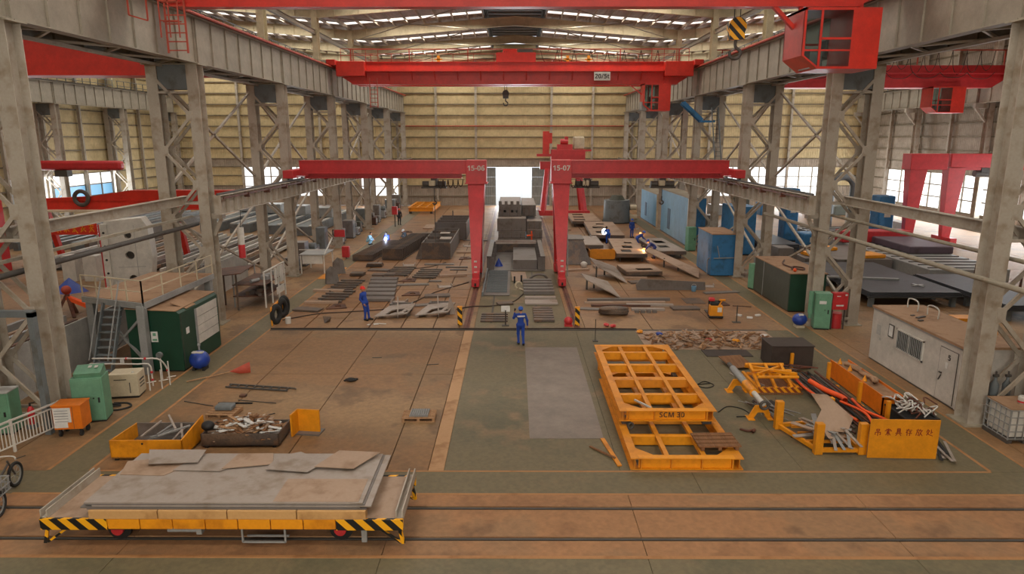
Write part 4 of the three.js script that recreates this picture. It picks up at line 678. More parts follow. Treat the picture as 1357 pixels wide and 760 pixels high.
// ---- timber wreckage behind the frames
{
  solo('litter_board', bb(5.9, 12.2, 0.0, 0.02, -32.0, -29.0), M.platebrown, 'flat brown sheet littered with broken timber', 'board');
  scraps(9.0, 30.4, 6.0, 2.9, 0.02, 0.2, 120, 0.5, [M.wood, M.platebrown, M.woodgrey], 'timber_litter', 'broken timber and bark strewn behind the yellow frames', ['pale_wood', 'brown_bark', 'grey_wood']);
  [['redlow', 9.0, 30.2], ['yellow', 6.05, 31.6], ['bluedeep', 6.9, 31.2], ['yellow', 10.2, 30.1], ['redlow', 4.9, 32.6], ['redlow', 4.6, 32.8], ['whitehose', 11.8, 30.9]].forEach(([m, x, d], k) => solo('rag', put(new THREE.DodecahedronGeometry(0.16, 0).scale(1.3, 0.5, 1), x, 0.1, -d, k), M[m], ['red', 'yellow', 'blue', 'bright yellow', 'crimson', 'pinkish red', 'white'][k] + ' rag dropped ' + (k > 3 && k < 6 ? 'on the floor beside the striped post' : 'among the broken timber'), 'rag'));
}
// ---- dark steel box
{ const o = thing('steel_box', 'plain dark brown steel box beside the yellow scissor frame', 'box', 11.3, 0, 27.0); part(o, 'body', rb(-0.85, 0.85, 0.05, 0.95, -0.6, 0.6, 0.02), M.darkbox); part(o, 'lid', rb(-0.88, 0.88, 0.95, 0.99, -0.63, 0.63, 0.015), M.darkbox); part(o, 'skid', [bb(-0.8, -0.65, 0, 0.05, -0.6, 0.6), bb(0.65, 0.8, 0, 0.05, -0.6, 0.6)], M.black); }
solo('steel_box_strip', bb(8.3, 10.3, 0, 0.03, -28.95, -28.0), M.darkbox, 'dark rubber mat between the timber litter and the scissor frame', 'mat');
// ---- folded yellow scissor frame on a wooden base
{
  const o = thing('scissor_lift', 'folded yellow scissor linkage with striped edge beside the dark box', 'frame', 9.75, 0, 24.55, 0.0);
  part(o, 'base_board', bb(-0.85, 0.85, 0, 0.07, -1.1, 1.0), M.woodgrey);
  for (const s of [-1, 1]) part(o, 'base_rail', bb(s * 0.72 - 0.05, s * 0.72 + 0.05, 0.07, 0.22, -1.0, 0.9), M.yellow);
  part(o, 'striped_edge', bb(-0.78, 0.78, 0.07, 0.27, 0.88, 0.95), M.hazardorange);
  for (const x of [-0.6, 0, 0.6]) { part(o, 'scissor_arm', bar([x - 0.1, 0.2, 0.8], [x, 0.62, -0.7], 0.1), M.yellow); part(o, 'scissor_arm', bar([x + 0.1, 0.62, 0.6], [x, 0.2, -0.8], 0.1), M.yellow); }
  part(o, 'scissor_arm', bar([-0.72, 0.66, 0.6], [0.72, 0.5, -0.8], 0.1), M.yellow); part(o, 'scissor_arm', bar([0.72, 0.66, 0.6], [-0.72, 0.5, -0.8], 0.1), M.yellow);
  for (const z of [-0.75, 0, 0.7]) part(o, 'cross_tube', rod([-0.75, 0.58, z], [0.75, 0.58, z], 0.06, 8), M.yellow);
}
for (let k = 0; k < 6; k++) solo('flat_bar', put(bb(-0.03, 0.03, 0, 0.02, -0.9, 0.9), 8.85 + k * 0.05, 0.02 + k * 0.022, -25.0, 0.25 + rr(-0.1, 0.1)), M.platelight, 'thin flat steel bar beside the scissor frame base', 'bar', 'flat bars beside the scissor frame');
solo('leaning_board', put(bb(-0.5, 0.5, 0, 0.03, -0.6, 0.6), 9.2, 0.14, -26.9, 0.2, 0.1), M.woodgrey, 'grey-brown board behind the scissor frame', 'board');
// ---- sling store: rack of offcuts, long bars, orange slings, sign board
{
  const o = thing('offcut_rack', 'orange post rack full of grey sheet offcuts and bars', 'rack', 0, 0, 0);
  for (const [x, d] of [[8.55, 20.6], [9.05, 18.8], [10.3, 20.9], [10.35, 18.8]]) part(o, 'post', rb(x - 0.12, x + 0.12, 0, d > 20 ? 0.95 : 0.98, -d - 0.1, -d + 0.1, 0.015), d > 20.8 ? M.yellow : M.yellow2);
  for (const [p, q] of [[[8.55, 20.6], [9.05, 18.8]], [[9.05, 18.8], [10.35, 18.8]], [[10.35, 18.8], [10.3, 20.9]], [[8.55, 20.6], [10.3, 20.9]]]) part(o, 'base_beam', bar([p[0], 0.12, -p[1]], [q[0], 0.12, -q[1]], 0.1, 0.12), M.yellow2);
  for (const d of [19.3, 19.9, 20.4]) part(o, 'cross_bearer', bar([8.9, 0.16, -d], [10.3, 0.16, -d], 0.08), M.ochre);
  const mats = [M.platelight, M.grey, M.platebrown];
  for (let k = 0; k < 26; k++) solo('sheet_strip', put(bb(-0.05 - 0.05 * rnd(), 0.06, -0.008, 0.008, -0.55, 0.55 * rr(0.6, 1.2)), 9.55 + rr(-0.5, 0.55), 0.24 + k * 0.012, -19.7 + rr(-0.35, 0.35), rr(-0.7, 0.7) + (k % 5 ? 0 : 1.2), rr(-0.08, 0.08), rr(-0.2, 0.2)), mats[k % 3], 'narrow grey sheet offcut strip heaped in the orange post rack', 'offcut', 'offcut strips in the orange rack');
  solo('bent_sheet', plate([[-0.65, 0], [0.4, -0.1], [0.75, 0.4], [0.2, 1.25], [-0.3, 1.3], [-0.15, 0.7]], 0.015).rotateX(-0.95).translate(9.75, 0.5, -19.4), M.platebrown, 'large pointed brown sheet offcut leaning out of the orange rack', 'offcut');
  for (let k = 0; k < 5; k++) solo('short_bar', put(bb(-0.045, 0.045, -0.01, 0.01, -0.4, 0.4), 9.6 + k * 0.14, 0.3 + 0.03 * k, -18.95, rr(-0.4, 0.4), 0.25), mats[k % 2], 'short flat bar poking out over the front of the orange rack', 'bar', 'short bars over the rack front');
  for (let k = 0; k < 16; k++) solo('thin_rod', put(rod([0, 0, -0.8], [0, 0, 0.8], 0.014, 5), 8.75 + rr(-0.3, 0.5), 0.03 + k * 0.012, -21.9 + rr(-0.3, 0.3), rr(-0.5, 0.9)), k % 3 ? M.grey : M.rustbar, 'thin steel rod in the loose heap behind the orange rack', 'rod', 'loose rods behind the orange rack');
}
{ // long bars and slings lying along the hall
  const mats = [M.rustbar, M.plate, M.rubber, M.darksteel, M.railred, M.rustbar, M.rubber];
  for (let k = 0; k < 14; k++) { const x = 10.72 + k * 0.094, a = rr(-0.006, 0.006); solo('long_bar', put(k % 3 ? bb(-0.035, 0.035, 0, 0.05, -2.5, 2.5 * rr(0.7, 1)) : rod([0, 0.03, -2.6], [0, 0.03, 2.5], 0.04, 7), x, 0.12 + (k % 4) * 0.05, -22.6 + rr(-0.4, 0.4), a), mats[k % 7], 'long ' + (k % 7 === 2 || k % 7 === 6 ? 'black' : k % 7 === 3 ? 'dark grey' : k % 7 === 4 ? 'reddish' : 'rusty brown') + ' bar in the sling store', 'bar', 'long bars in the sling store'); }
  solo('bar_bearer', [bb(10.3, 12.2, 0, 0.12, -24.3, -24.15)], M.ochre, 'orange-brown bearer under the far end of the long bars', 'bearer'); solo('bar_bearer', [bb(10.3, 12.2, 0, 0.12, -21.3, -21.15)], M.ochre, 'orange-brown bearer under the near end of the long bars', 'bearer');
  for (const [q, r, l] of [[[[11.0, 24.0], [11.15, 23.0], [11.4, 22.2], [11.3, 21.9]], 0.1, 'wide'], [[[11.7, 22.2], [11.6, 21.2], [11.9, 20.2], [11.8, 19.2]], 0.05, 'narrow'], [[[10.6, 24.6], [10.5, 23.2], [10.7, 21.6], [10.9, 20.2]], 0.045, 'long'], [[[11.2, 22.0], [11.5, 21.0], [11.3, 20.0]], 0.045, 'short']]) solo('lifting_sling', hose(q.map(([x, d], i) => [x, 0.38 + 0.02 * i, -d]), r, 24, 6).scale(1, 1, 1), M.orangesling, l + ' orange lifting sling draped over the long bars', 'sling');
  [[12.1, 24.9, 0.8], [12.15, 22.6, 0.85], [12.05, 20.6, 0.95], [11.2, 26.2, 0.75]].forEach(([x, d, t], k) => { const p = thing('sling_post', ['yellow stake beside the far end of the orange bench', 'yellow stake at the middle of the orange bench', 'yellow stake at the near end of the orange bench', 'yellow stake behind the long bars beside the dark box'][k], 'post', x, 0, d); part(p, 'stake', rb(-0.06, 0.06, 0.02, t, -0.06, 0.06, 0.015), M.yellow2); part(p, 'base_plate', bb(-0.15, 0.15, 0, 0.02, -0.15, 0.15), M.ochre); });
  for (let k = 0; k < 14; k++) solo('scrap_bar', put(bb(-0.03, 0.03, 0, 0.04, -0.55, 0.55), 10.7 + rr(-0.5, 0.7), 0.02 + k * 0.03, -25.7 + rr(-0.3, 0.3), rr(0.6, 2.4)), k % 3 ? M.railred : M.plate, 'short rusty red bar in the heap behind the long bars', 'bar', 'rusty bars behind the sling store');
  const b = thing('sling_bench', 'long orange steel bench with hoses on top beside the white cabin', 'bench', 12.75, 0, 23.5); part(b, 'side_panel', bb(-0.36, -0.32, 0.05, 0.74, -1.95, 1.95), M.orange); part(b, 'side_panel', bb(0.32, 0.36, 0.05, 0.74, -1.95, 1.95), M.orange); part(b, 'end_panel', bb(-0.36, 0.36, 0.05, 0.74, 1.91, 1.95), M.orange); part(b, 'shelf', bb(-0.34, 0.34, 0.62, 0.66, -1.95, 1.95), M.brownroof); for (const z of [-1.7, 1.7]) part(b, 'foot', bb(-0.36, 0.36, 0, 0.05, z - 0.1, z + 0.1), M.darksteel);
  solo('hose_coil', hose([[12.7, 0.74, -24.9], [12.9, 0.8, -24.3], [12.7, 0.82, -23.6], [12.95, 0.8, -23.1], [12.7, 0.8, -22.7], [12.9, 0.78, -23.4], [12.75, 0.76, -24.5]], 0.07, 40, 6), M.brownroof, 'thick brown hose coiled along the orange bench', 'hose');
  for (const d of [25.1, 24.3, 23.2]) solo('yellow_cone', put(new THREE.ConeGeometry(0.09, 0.24, 8), 12.6, 0.8, -d), M.yellow2, 'small yellow cone standing on the orange bench', 'cone', 'yellow cones on the bench');
  const c = thing('black_bin', 'black low bin heaped with white and red wire beside the bench', 'bin', 13.0, 0, 20.9); part(c, 'body', rb(-0.55, 0.5, 0.05, 0.45, -0.55, 0.65, 0.03), M.rubber); part(c, 'skid', bb(-0.5, 0.45, 0, 0.05, -0.5, 0.6), M.black); part(c, 'rim', [bb(-0.58, 0.53, 0.45, 0.5, 0.6, 0.68), bb(-0.58, 0.53, 0.45, 0.5, -0.58, -0.5), bb(-0.58, -0.5, 0.45, 0.5, -0.5, 0.6), bb(0.45, 0.53, 0.45, 0.5, -0.5, 0.6)], M.black);
  const wires = [], reds = []; for (let k = 0; k < 46; k++) { const p = [13.0 + rr(-0.45, 0.45), 0.48 + rr(0, 0.3), -20.9 + rr(-0.55, 0.5)], a = rr(0, 6.3), L = rr(0.15, 0.35); (k % 3 ? wires : reds).push(hose([p, [p[0] + Math.cos(a) * L, p[1] + 0.1, p[2] + Math.sin(a) * L], [p[0] + Math.cos(a + 1.2) * L * 1.3, p[1] - 0.03, p[2] + Math.sin(a + 1.2) * L * 1.3]], 0.025, 8, 5)); }
  solo('wire_tangle', wires, M.whitehose, 'white wire rope tangle heaped on the black bin', 'wire', undefined, 'stuff'); solo('wire_tangle', reds, M.railred, 'reddish wire tangle mixed into the heap on the black bin', 'wire', undefined, 'stuff');
  for (let k = 0; k < 10; k++) solo('flat_strip', put(bb(-0.04, 0.04, 0, 0.012, -0.7, 0.7), 12.75 + rr(-0.15, 0.2), 0.01 + k * 0.013, -18.95 + rr(-0.25, 0.25), rr(-0.5, -0.1)), k % 3 ? M.platelight : M.rubber, 'grey flat strip in the bundle behind the orange sign board', 'strip', 'flat strips behind the sign board');
  // the sign board, with six characters: sling store
  const s = thing('sign_board', 'orange-yellow board with six red Chinese characters', 'sign', 11.35, 0, 18.45, -0.035);
  part(s, 'board', rb(-0.99, 0.99, 0.03, 1.24, -0.02, 0.02, 0.008), M.yellow2); part(s, 'stand', [bar([-0.7, 0, -0.5], [-0.7, 1.0, -0.04], 0.05), bar([0.7, 0, -0.5], [0.7, 1.0, -0.04], 0.05), bar([-0.7, 0.03, -0.5], [0.7, 0.03, -0.5], 0.05)], M.ochre);
  const G6 = [ // strokes on a 10 x 10 grid, y up
    [[3, 9, 7, 9], [3, 9, 3, 7], [7, 9, 7, 7], [3, 7, 7, 7], [1.5, 5, 8.5, 5], [1.5, 5, 1.5, 1.5], [8.5, 5, 8.5, 1.5], [8.5, 1.5, 7.6, 2], [5, 6.8, 5, 0]],
    [[2, 8.5, 8, 8.5], [5, 9.8, 5, 7], [0.8, 7, 9.2, 7], [0.8, 7, 0.4, 6], [9.2, 7, 9, 6], [5.5, 6.4, 3, 5], [3, 5, 6, 4.4], [6.5, 5.4, 2.6, 3.3], [2.6, 3.3, 7.4, 3.4], [5, 3.3, 5, 0], [3.2, 2.4, 1.8, 0.8], [6.6, 2.4, 8.2, 0.8]],
    [[3, 9.6, 7, 9.6], [3, 9.6, 3, 4], [7, 9.6, 7, 4], [3, 8.2, 7, 8.2], [3, 6.8, 7, 6.8], [3, 5.4, 7, 5.4], [0.6, 3.6, 9.4, 3.6], [3.4, 2.8, 1.4, 0.4], [6.6, 2.8, 8.6, 0.4]],
    [[1, 8, 9, 8], [4.4, 9.8, 1, 4.4], [2.6, 6, 2.6, 0.4], [4.6, 6.2, 8, 6.2], [8, 6.2, 6.3, 5], [6.3, 5, 6.3, 0.6], [6.3, 0.6, 5.4, 1], [4, 3.6, 9.2, 3.6]],
    [[2.6, 9.8, 3, 8.8], [0.6, 8, 4.8, 8], [2.2, 8, 0.6, 0.6], [2.2, 5.6, 4.2, 5.6], [4.2, 5.6, 3.8, 0.8], [3.8, 0.8, 3, 1.2], [6.2, 9.6, 5, 6.4], [5.8, 7.6, 9.4, 7.6], [8.2, 7.4, 5, 0.4], [5.8, 5, 9.4, 0.4]],
    [[2.6, 9.6, 0.6, 5.4], [2.2, 7.8, 4.6, 7.8], [4.6, 7.8, 1, 1.4], [1.6, 5, 4, 2.4], [4, 2.4, 9.6, 0.6], [6.8, 9.4, 6.8, 3], [6.8, 6.6, 9, 4.8]]];
  const st = []; G6.forEach((c, k) => { for (const [x0, y0, x1, y1] of c) { const f = (x, y) => [-0.87 + k * 0.295 + x * 0.021, 0.74 + y * 0.023 - (k === 0 ? 0.01 : 0), 0.022]; st.push(bar(f(x0, y0), f(x1, y1), 0.022, 0.008, [0, 0, 1])); } });
  part(s, 'lettering', st, M.signred = mat('signred', 0x8a2a12, 0.6), 'dark red painted characters');
}

// ================================================================ aisles and cabins
{ // ---- white site cabin between the columns
  const o = thing('site_cabin', 'long white site cabin with barred window and brown roof', 'cabin', 15.2, 0, 24.95), L = 2.95;
  part(o, 'wall_panel', bb(0, 1.95, 0.06, 2.22, -L, L), M.shed); part(o, 'corner_post', rb(-0.03, 0.35, 0.05, 2.25, L - 0.1, L + 0.03, 0.01), M.white); part(o, 'skirt', bb(0.02, 1.9, 0, 0.06, -L, L), M.darksteel);
  part(o, 'roof_slab', [bb(-0.05, 2.1, 2.24, 2.32, -L - 0.06, L + 0.06)], M.brownroof); part(o, 'fascia', bb(-0.03, 0, 2.18, 2.26, -L - 0.03, L + 0.03), M.grey);
  const w = part(o, 'window', bb(-0.02, 0.02, 1.08, 1.82, -1.0, 0.72), M.glass); part(w, 'window_frame', [bb(-0.05, 0, 1.04, 1.1, -1.05, 0.77), bb(-0.05, 0, 1.8, 1.86, -1.05, 0.77), bb(-0.05, 0, 1.04, 1.86, -1.05, -0.99), bb(-0.05, 0, 1.04, 1.86, 0.71, 0.77), bb(-0.05, 0, 1.04, 1.86, -0.18, -0.12)], M.white);
  for (let k = 0; k < 15; k++) part(w, 'window_bar', bb(-0.06, -0.035, 1.08, 1.82, -0.93 + k * 0.113, -0.905 + k * 0.113), M.grey);
  const d = part(o, 'door', bb(-0.025, 0.01, 0.1, 1.98, 1.75, 2.7), M.shed); part(d, 'door_gap', [bb(-0.02, 0, 1.98, 2.0, 1.73, 2.72), bb(-0.02, 0, 0.1, 2.0, 2.7, 2.72), bb(-0.02, 0, 0.1, 2.0, 1.73, 1.75)], M.darksteel); part(d, 'handle', [bb(-0.07, -0.02, 1.05, 1.1, 1.85, 1.98), put(bar([0, 0, 0], [0, 0.22, 0.12], 0.03), -0.04, 0.78, 1.84)], M.darksteel);
  part(d, 'lettering', letters('5', 0.2, 0.01).rotateY(-Math.PI / 2).translate(-0.035, 1.72, 2.3), M.darksteel); part(d, 'paper_slip', bb(-0.035, -0.02, 1.3, 1.52, 2.12, 2.24), M.paper);
  const n = part(o, 'notice_frame', bb(-0.03, 0, 1.35, 1.88, -1.65, -1.28), M.darksteel); part(n, 'notice_paper', bb(-0.035, -0.028, 1.4, 1.84, -1.6, -1.33), M.paper);
  part(o, 'old_poster', [bb(-0.01, 0, 1.2, 1.62, -2.55, -2.25), bb(-0.01, 0, 1.0, 1.1, -2.3, -2.18)], M.partition);
  part(o, 'end_cladding', bb(0.05, 1.95, 0.05, 2.2, -L - 0.08, -L), M.cabgreen);
  part(o, 'roof_debris', [put(bb(-0.25, 0.25, 0, 0.04, -0.06, 0.06), 0.75, 2.33, -0.9, 0.5), put(bb(-0.1, 0.1, 0, 0.04, -0.05, 0.05), 0.45, 2.33, -0.4, 0.2), put(bb(-0.08, 0.08, 0, 0.03, -0.04, 0.04), 0.6, 2.33, -1.2, 0.2)], M.darksteel);
  for (const [x, z] of [[1.2, -2.6], [1.3, -1.4]]) part(o, 'roof_rail', hose([[x, 2.3, z], [x, 2.67, z], [x, 2.67, z + 0.7], [x, 2.3, z + 0.7]], 0.03, 16, 6), M.white);
}
{ // ---- caged liquid tank
  const o = thing('liquid_tank', 'white caged liquid tank on a pallet beside the cabin', 'tank', 15.75, 0, 20.05, 0.0); part(o, 'bottle', rb(-0.53, 0.53, 0.16, 1.08, -0.5, 0.5, 0.07, 2), M.white); part(o, 'top_board', bb(-0.57, 0.57, 1.08, 1.13, -0.55, 0.55), M.brownroof); part(o, 'pallet', [bb(-0.58, 0.58, 0.1, 0.15, -0.56, 0.56), bb(-0.58, -0.42, 0, 0.1, -0.56, 0.56), bb(0.42, 0.58, 0, 0.1, -0.56, 0.56), bb(-0.08, 0.08, 0, 0.1, -0.56, 0.56)], M.darksteel);
  const c = []; for (let k = 0; k < 6; k++) { const t = -0.55 + k * 0.22; for (const z of [-0.55, 0.55]) c.push(bar([t, 0.12, z], [t, 1.1, z], 0.025)); for (const x of [-0.57, 0.57]) c.push(bar([x, 0.12, t], [x, 1.1, t], 0.025)); } for (let k = 0; k < 5; k++) { const y = 0.16 + k * 0.23; for (const s of [-1, 1]) c.push(bar([-0.57, y, s * 0.56], [0.57, y, s * 0.56], 0.025), bar([s * 0.58, y, -0.55], [s * 0.58, y, 0.55], 0.025)); } part(o, 'cage', c, M.grey);
  const b = thing('red_capped_jar', 'white jar with red cap on top of the caged tank', 'jar', 15.85, 1.13, 20.0); part(b, 'jar', lathe([[0, 0], [0.13, 0], [0.13, 0.2], [0.09, 0.24], [0, 0.24]]), M.white); part(b, 'band', new THREE.CylinderGeometry(0.132, 0.132, 0.06, 16).translate(0, 0.06, 0), M.redlow);
  const p = thing('gas_regulator_stand', 'cluster of valves and grey hoses behind the caged tank', 'valve stand', 16.1, 0, 21.75); for (const x of [-0.3, 0.1]) { part(p, 'cylinder', lathe([[0, 0], [0.13, 0], [0.13, 1.3], [0.05, 1.45], [0.05, 1.55], [0, 1.55]]).translate(x, 0, 0.55), M.slate); part(p, 'valve', [rod([x - 0.08, 1.6, 0.55], [x + 0.08, 1.6, 0.55], 0.05, 8), rod([x, 1.55, 0.55], [x, 1.75, 0.55], 0.03, 8)], M.darksteel); }
}
function cabinet(name, label, x, d, w, h, l, m, turn = 0) {
  const o = thing(name, label, 'cabinet', x, 0, d, turn); part(o, 'body', rb(-w / 2, w / 2, 0.06, h, -l / 2, l / 2, 0.02), m); part(o, 'plinth', bb(-w / 2 + 0.03, w / 2 - 0.03, 0, 0.06, -l / 2 + 0.03, l / 2 - 0.03), M.black);
  const dr = part(o, 'door', rb(-w / 2 + 0.05, w / 2 - 0.05, 0.12, h - 0.06, l / 2, l / 2 + 0.02, 0.008), m); part(dr, 'handle', bb(w / 2 - 0.17, w / 2 - 0.12, h * 0.45, h * 0.56, l / 2 + 0.02, l / 2 + 0.05), M.black); part(dr, 'lock', new THREE.CylinderGeometry(0.025, 0.025, 0.03, 8).rotateX(Math.PI / 2).translate(w / 2 - 0.3, h * 0.55, l / 2 + 0.02), M.black); return o;
}
{
  let o = cabinet('electric_cabinet', 'pale green electric cabinet with black latch beside the white fence', -16.35, 20.75, 0.85, 1.4, 0.6, M.cabgreen, 0.12); o.position.z = -20.25; part(o, 'lid', bb(-0.44, 0.44, 1.4, 1.43, -0.32, 0.34), M.partition);
  o = cabinet('electric_cabinet', 'pale green cabinet behind the orange box beside the walkway', -14.1, 21.3, 0.95, 1.55, 0.7, M.cabgreen, 0.25); part(o, 'control_desk', [put(bb(-0.4, 0.4, 0, 0.25, -0.25, 0.25), 0.05, 1.55, 0, 0, 0.35)], M.cabgreen); part(o, 'control_label', [put(bb(-0.08, 0.02, 0, 0.012, -0.06, 0.06), 0.1, 1.83, 0, 0, 0.35), put(bb(0.12, 0.22, 0, 0.012, -0.06, 0.06), 0.1, 1.83, 0.05, 0, 0.35)], M.white);
  o = thing('orange_box', 'orange wheeled box with white notice sheets beside the walkway', 'box', -14.05, 0, 20.15, 0.12); part(o, 'body', rb(-0.42, 0.42, 0.26, 1.02, -0.3, 0.3, 0.015), M.orange); part(o, 'lid', rb(-0.44, 0.44, 1.02, 1.06, -0.32, 0.32, 0.01), M.orange); part(o, 'notice', [bb(-0.4, 0.12, 0.5, 0.98, 0.3, 0.308), bb(-0.4, 0.0, 0.32, 0.5, 0.3, 0.308)], M.paper); part(o, 'door_gap', bb(0.17, 0.18, 0.28, 1.0, 0.3, 0.306), M.darksteel); for (const [x, z] of [[-0.3, 0.2], [0.32, 0.2], [-0.3, -0.2], [0.32, -0.2]]) part(o, 'wheel', [new THREE.CylinderGeometry(0.09, 0.09, 0.06, 12).rotateZ(Math.PI / 2).translate(x, 0.09, z), bb(x - 0.04, x + 0.04, 0.09, 0.27, z - 0.04, z + 0.04)], M.rubber);
  const cells = []; for (let k = 0; k < 5; k++) cells.push(bb(-0.36, 0.04, 0.88 - k * 0.09, 0.895 - k * 0.09, 0.308, 0.31)); part(o, 'lettering', cells, M.slate);
}
{ // white picket fence along the aisle
  const a = [-15.45, 17.3], b = [-14.55, 20.35], L = Math.hypot(b[0] - a[0], b[1] - a[1]); const o = thing('picket_fence', 'white metal picket fence between the track and the orange box', 'fence', a[0], 0, a[1], Math.atan2(b[1] - a[1], b[0] - a[0]));
  for (const y of [0.22, 0.86]) part(o, 'rail', bar([0, y, 0], [L, y, 0], 0.035), M.white); part(o, 'top_rail', bar([0, 1.0, 0], [L, 1.0, 0], 0.05), M.white); for (const x of [0, L / 2, L - 0.03]) part(o, 'post', rb(x - 0.035, x + 0.035, 0, 1.04, -0.035, 0.035, 0.01), M.white);
  for (let k = 1; k < 30; k++) if (k !== 15) part(o, 'picket', bb(k * L / 30 - 0.012, k * L / 30 + 0.012, 0.22, 0.86, -0.012, 0.012), M.white);
}
{ // welding power source, hoses, blue tank
  const o = thing('welding_machine', 'cream welding power source standing beside the walkway', 'welder', -14.15, 0, 23.45, 0.16); part(o, 'body', rb(-0.5, 0.5, 0.08, 0.92, -0.36, 0.36, 0.02), M.cream); part(o, 'plinth', bb(-0.46, 0.46, 0, 0.08, -0.32, 0.32), M.black); part(o, 'vent', [bb(-0.3, 0.12, 0.7, 0.73, 0.36, 0.37), bb(0.2, 0.23, 0.2, 0.6, 0.36, 0.37), bb(0.5, 0.51, 0.6, 0.66, -0.2, 0.2), bb(0.5, 0.51, 0.48, 0.52, -0.2, 0.2), bb(0.5, 0.51, 0.36, 0.4, -0.2, 0.2)], M.darksteel); part(o, 'lamp_cap', new THREE.SphereGeometry(0.05, 8, 6).translate(0.3, 0.93, 0.2), M.white);
  solo('hose_loop', hose([[-14.2, 0.03, -22.6], [-13.7, 0.03, -22.6], [-13.45, 0.03, -22.3], [-13.7, 0.03, -22.0], [-14.3, 0.03, -22.0], [-14.7, 0.03, -21.9], [-14.2, 0.06, -22.2], [-13.8, 0.05, -22.35], [-14.3, 0.05, -22.5]], 0.035, 50, 6), M.rubber, 'black hose loop on the floor beside the welding power source', 'hose');
  const t = thing('air_tank', 'round blue air receiver with white label beside the green container', 'tank', -12.8, 0, 26.3); part(t, 'vessel', new THREE.SphereGeometry(0.38, 22, 16).scale(1.05, 1, 0.95).translate(0, 0.42, 0), M.bluedeep); part(t, 'label', rb(-0.22, 0.22, 0.72, 0.79, 0.02, 0.2, 0.02), M.white); for (const q of [-0.2, 0.2]) part(t, 'foot', bb(q - 0.05, q + 0.05, 0, 0.15, -0.2, 0.2), M.black); part(t, 'valve', [rod([0, 0.78, -0.05], [0, 1.0, -0.05], 0.04, 8), new THREE.SphereGeometry(0.07, 8, 6).translate(0, 1.02, -0.05)], M.grey);
  const u = thing('air_tank', 'round blue air receiver beside the red box and green cabinet', 'tank', 14.2, 0, 32.75); part(u, 'vessel', new THREE.SphereGeometry(0.34, 20, 14).scale(1.05, 0.9, 0.95).translate(0, 0.4, 0), M.bluedeep); part(u, 'foot', bb(-0.2, 0.2, 0, 0.12, -0.2, 0.2), M.cream); part(u, 'label', rb(-0.12, 0.12, 0.6, 0.7, 0.05, 0.2, 0.02), M.white);
  // pipe barrier with red bands
  const f = thing('pipe_barrier', 'white and red pipe barrier behind the welding power source', 'barrier', -14.1, 0, 24.6); part(f, 'pipe_frame', [hose([[-1.9, 1.05, 0.1], [0, 1.05, 0.1], [0.55, 1.0, -0.0], [0.65, 0.6, -0.3], [0.65, 0, -0.5]], 0.03, 24, 6), hose([[-1.9, 0.9, 0.3], [-0.1, 0.9, 0.3], [0.3, 0.85, 0.2], [0.35, 0.4, 0.2], [0.35, 0, 0.2]], 0.03, 24, 6)], M.white); for (const p of [[0.1, 1.05, 0.1], [-0.6, 1.05, 0.1], [0.66, 0.45, -0.36], [0.35, 0.55, 0.2], [0.35, 0.25, 0.2]]) part(f, 'red_band', new THREE.SphereGeometry(0.055, 8, 6).translate(...p), M.redlow);
  for (const [x, z, h] of [[0.5, 0.7, 0.9], [0.85, 0.5, 0.75], [0.95, 0.1, 0.95]]) part(f, 'upright', [rod([x, 0, z], [x, h, z], 0.025, 6), rod([x - 0.1, 0.3, z], [x + 0.15, 0.3, z - 0.2], 0.02, 6)], M.white);
  const s = thing('fire_extinguisher', 'red fire extinguisher beside the white partition behind the fence', 'extinguisher', -15.65, 0, 20.55); part(s, 'cylinder', lathe([[0, 0], [0.1, 0], [0.1, 0.5], [0.04, 0.6], [0, 0.6]], 12).translate(0, 0.15, 0), M.redlow); part(s, 'valve', [rod([0, 0.75, 0], [0, 0.85, 0], 0.03, 6), bar([-0.02, 0.85, 0], [0.16, 0.88, 0], 0.03)], M.black); part(s, 'stand', [bb(-0.12, 0.12, 0, 0.15, -0.12, 0.12)], M.slate);
  for (const x of [0, 0.16]) solo('red_hose', hose([[-15.75 + x, 0.5, -21.9], [-15.7 + x, 1.2, -21.85], [-15.95 + x, 2.2, -21.95], [-15.9 + x, 3.6, -21.95]], 0.03, 20, 6), M.redpipe, x ? 'thin red hose hanging close to the column beside the extinguisher' : 'thin red hose hanging down behind the extinguisher', 'hose');
}
{ // green container with white panels
  const o = thing('equipment_container', 'dark green equipment container with four white panels and brown roof', 'container', -14.35, 0, 27.75), w = 1.05, l = 1.75, h = 2.5;
  part(o, 'body', [plate([[-w, 0.06], [w, 0.06], [w, h - 0.1], [w - 0.12, h], [-w, h + 0.1]], 2 * l).translate(0, 0, -l)], M.containergreen); part(o, 'roof_sheet', [bar([-w - 0.03, h + 0.12, 0], [w - 0.1, h + 0.02, 0], 2 * l + 0.1, 0.03)], M.brownroof); part(o, 'skid', bb(-w + 0.05, w - 0.05, 0, 0.06, -l + 0.05, l - 0.05), M.black);
  for (let k = 0; k < 4; k++) part(o, 'white_panel', bb(w, w + 0.03, 0.75 + k * 0.385, 1.11 + k * 0.385, -1.6, 0.35), M.white); part(o, 'panel_frame', [bb(w, w + 0.04, 0.7, 2.28, 0.35, 0.48)], M.grey);
  part(o, 'safety_notice', bb(-0.15, 0.12, 1.25, 1.68, l, l + 0.012), M.paper, 'white and green safety notice'); part(o, 'notice_mark', [put(bb(-0.06, 0.06, -0.06, 0.06, 0, 0.01), -0.01, 1.56, l + 0.01), bb(-0.1, 0.08, 1.3, 1.38, l + 0.011, l + 0.016)], M.cabgreen); part(o, 'label', bb(w, w + 0.012, 1.45, 1.7, 1.05, 1.3), M.paper); part(o, 'corner_seam', bb(w - 0.005, w + 0.012, 0.08, h - 0.12, 1.62, 1.66), M.olive); part(o, 'roof_flap', put(bb(-0.35, 0.35, 0, 0.02, -0.4, 0.4), 0.72, h + 0.07, 0.7, 0, 0, -0.35), M.brownroof);
}
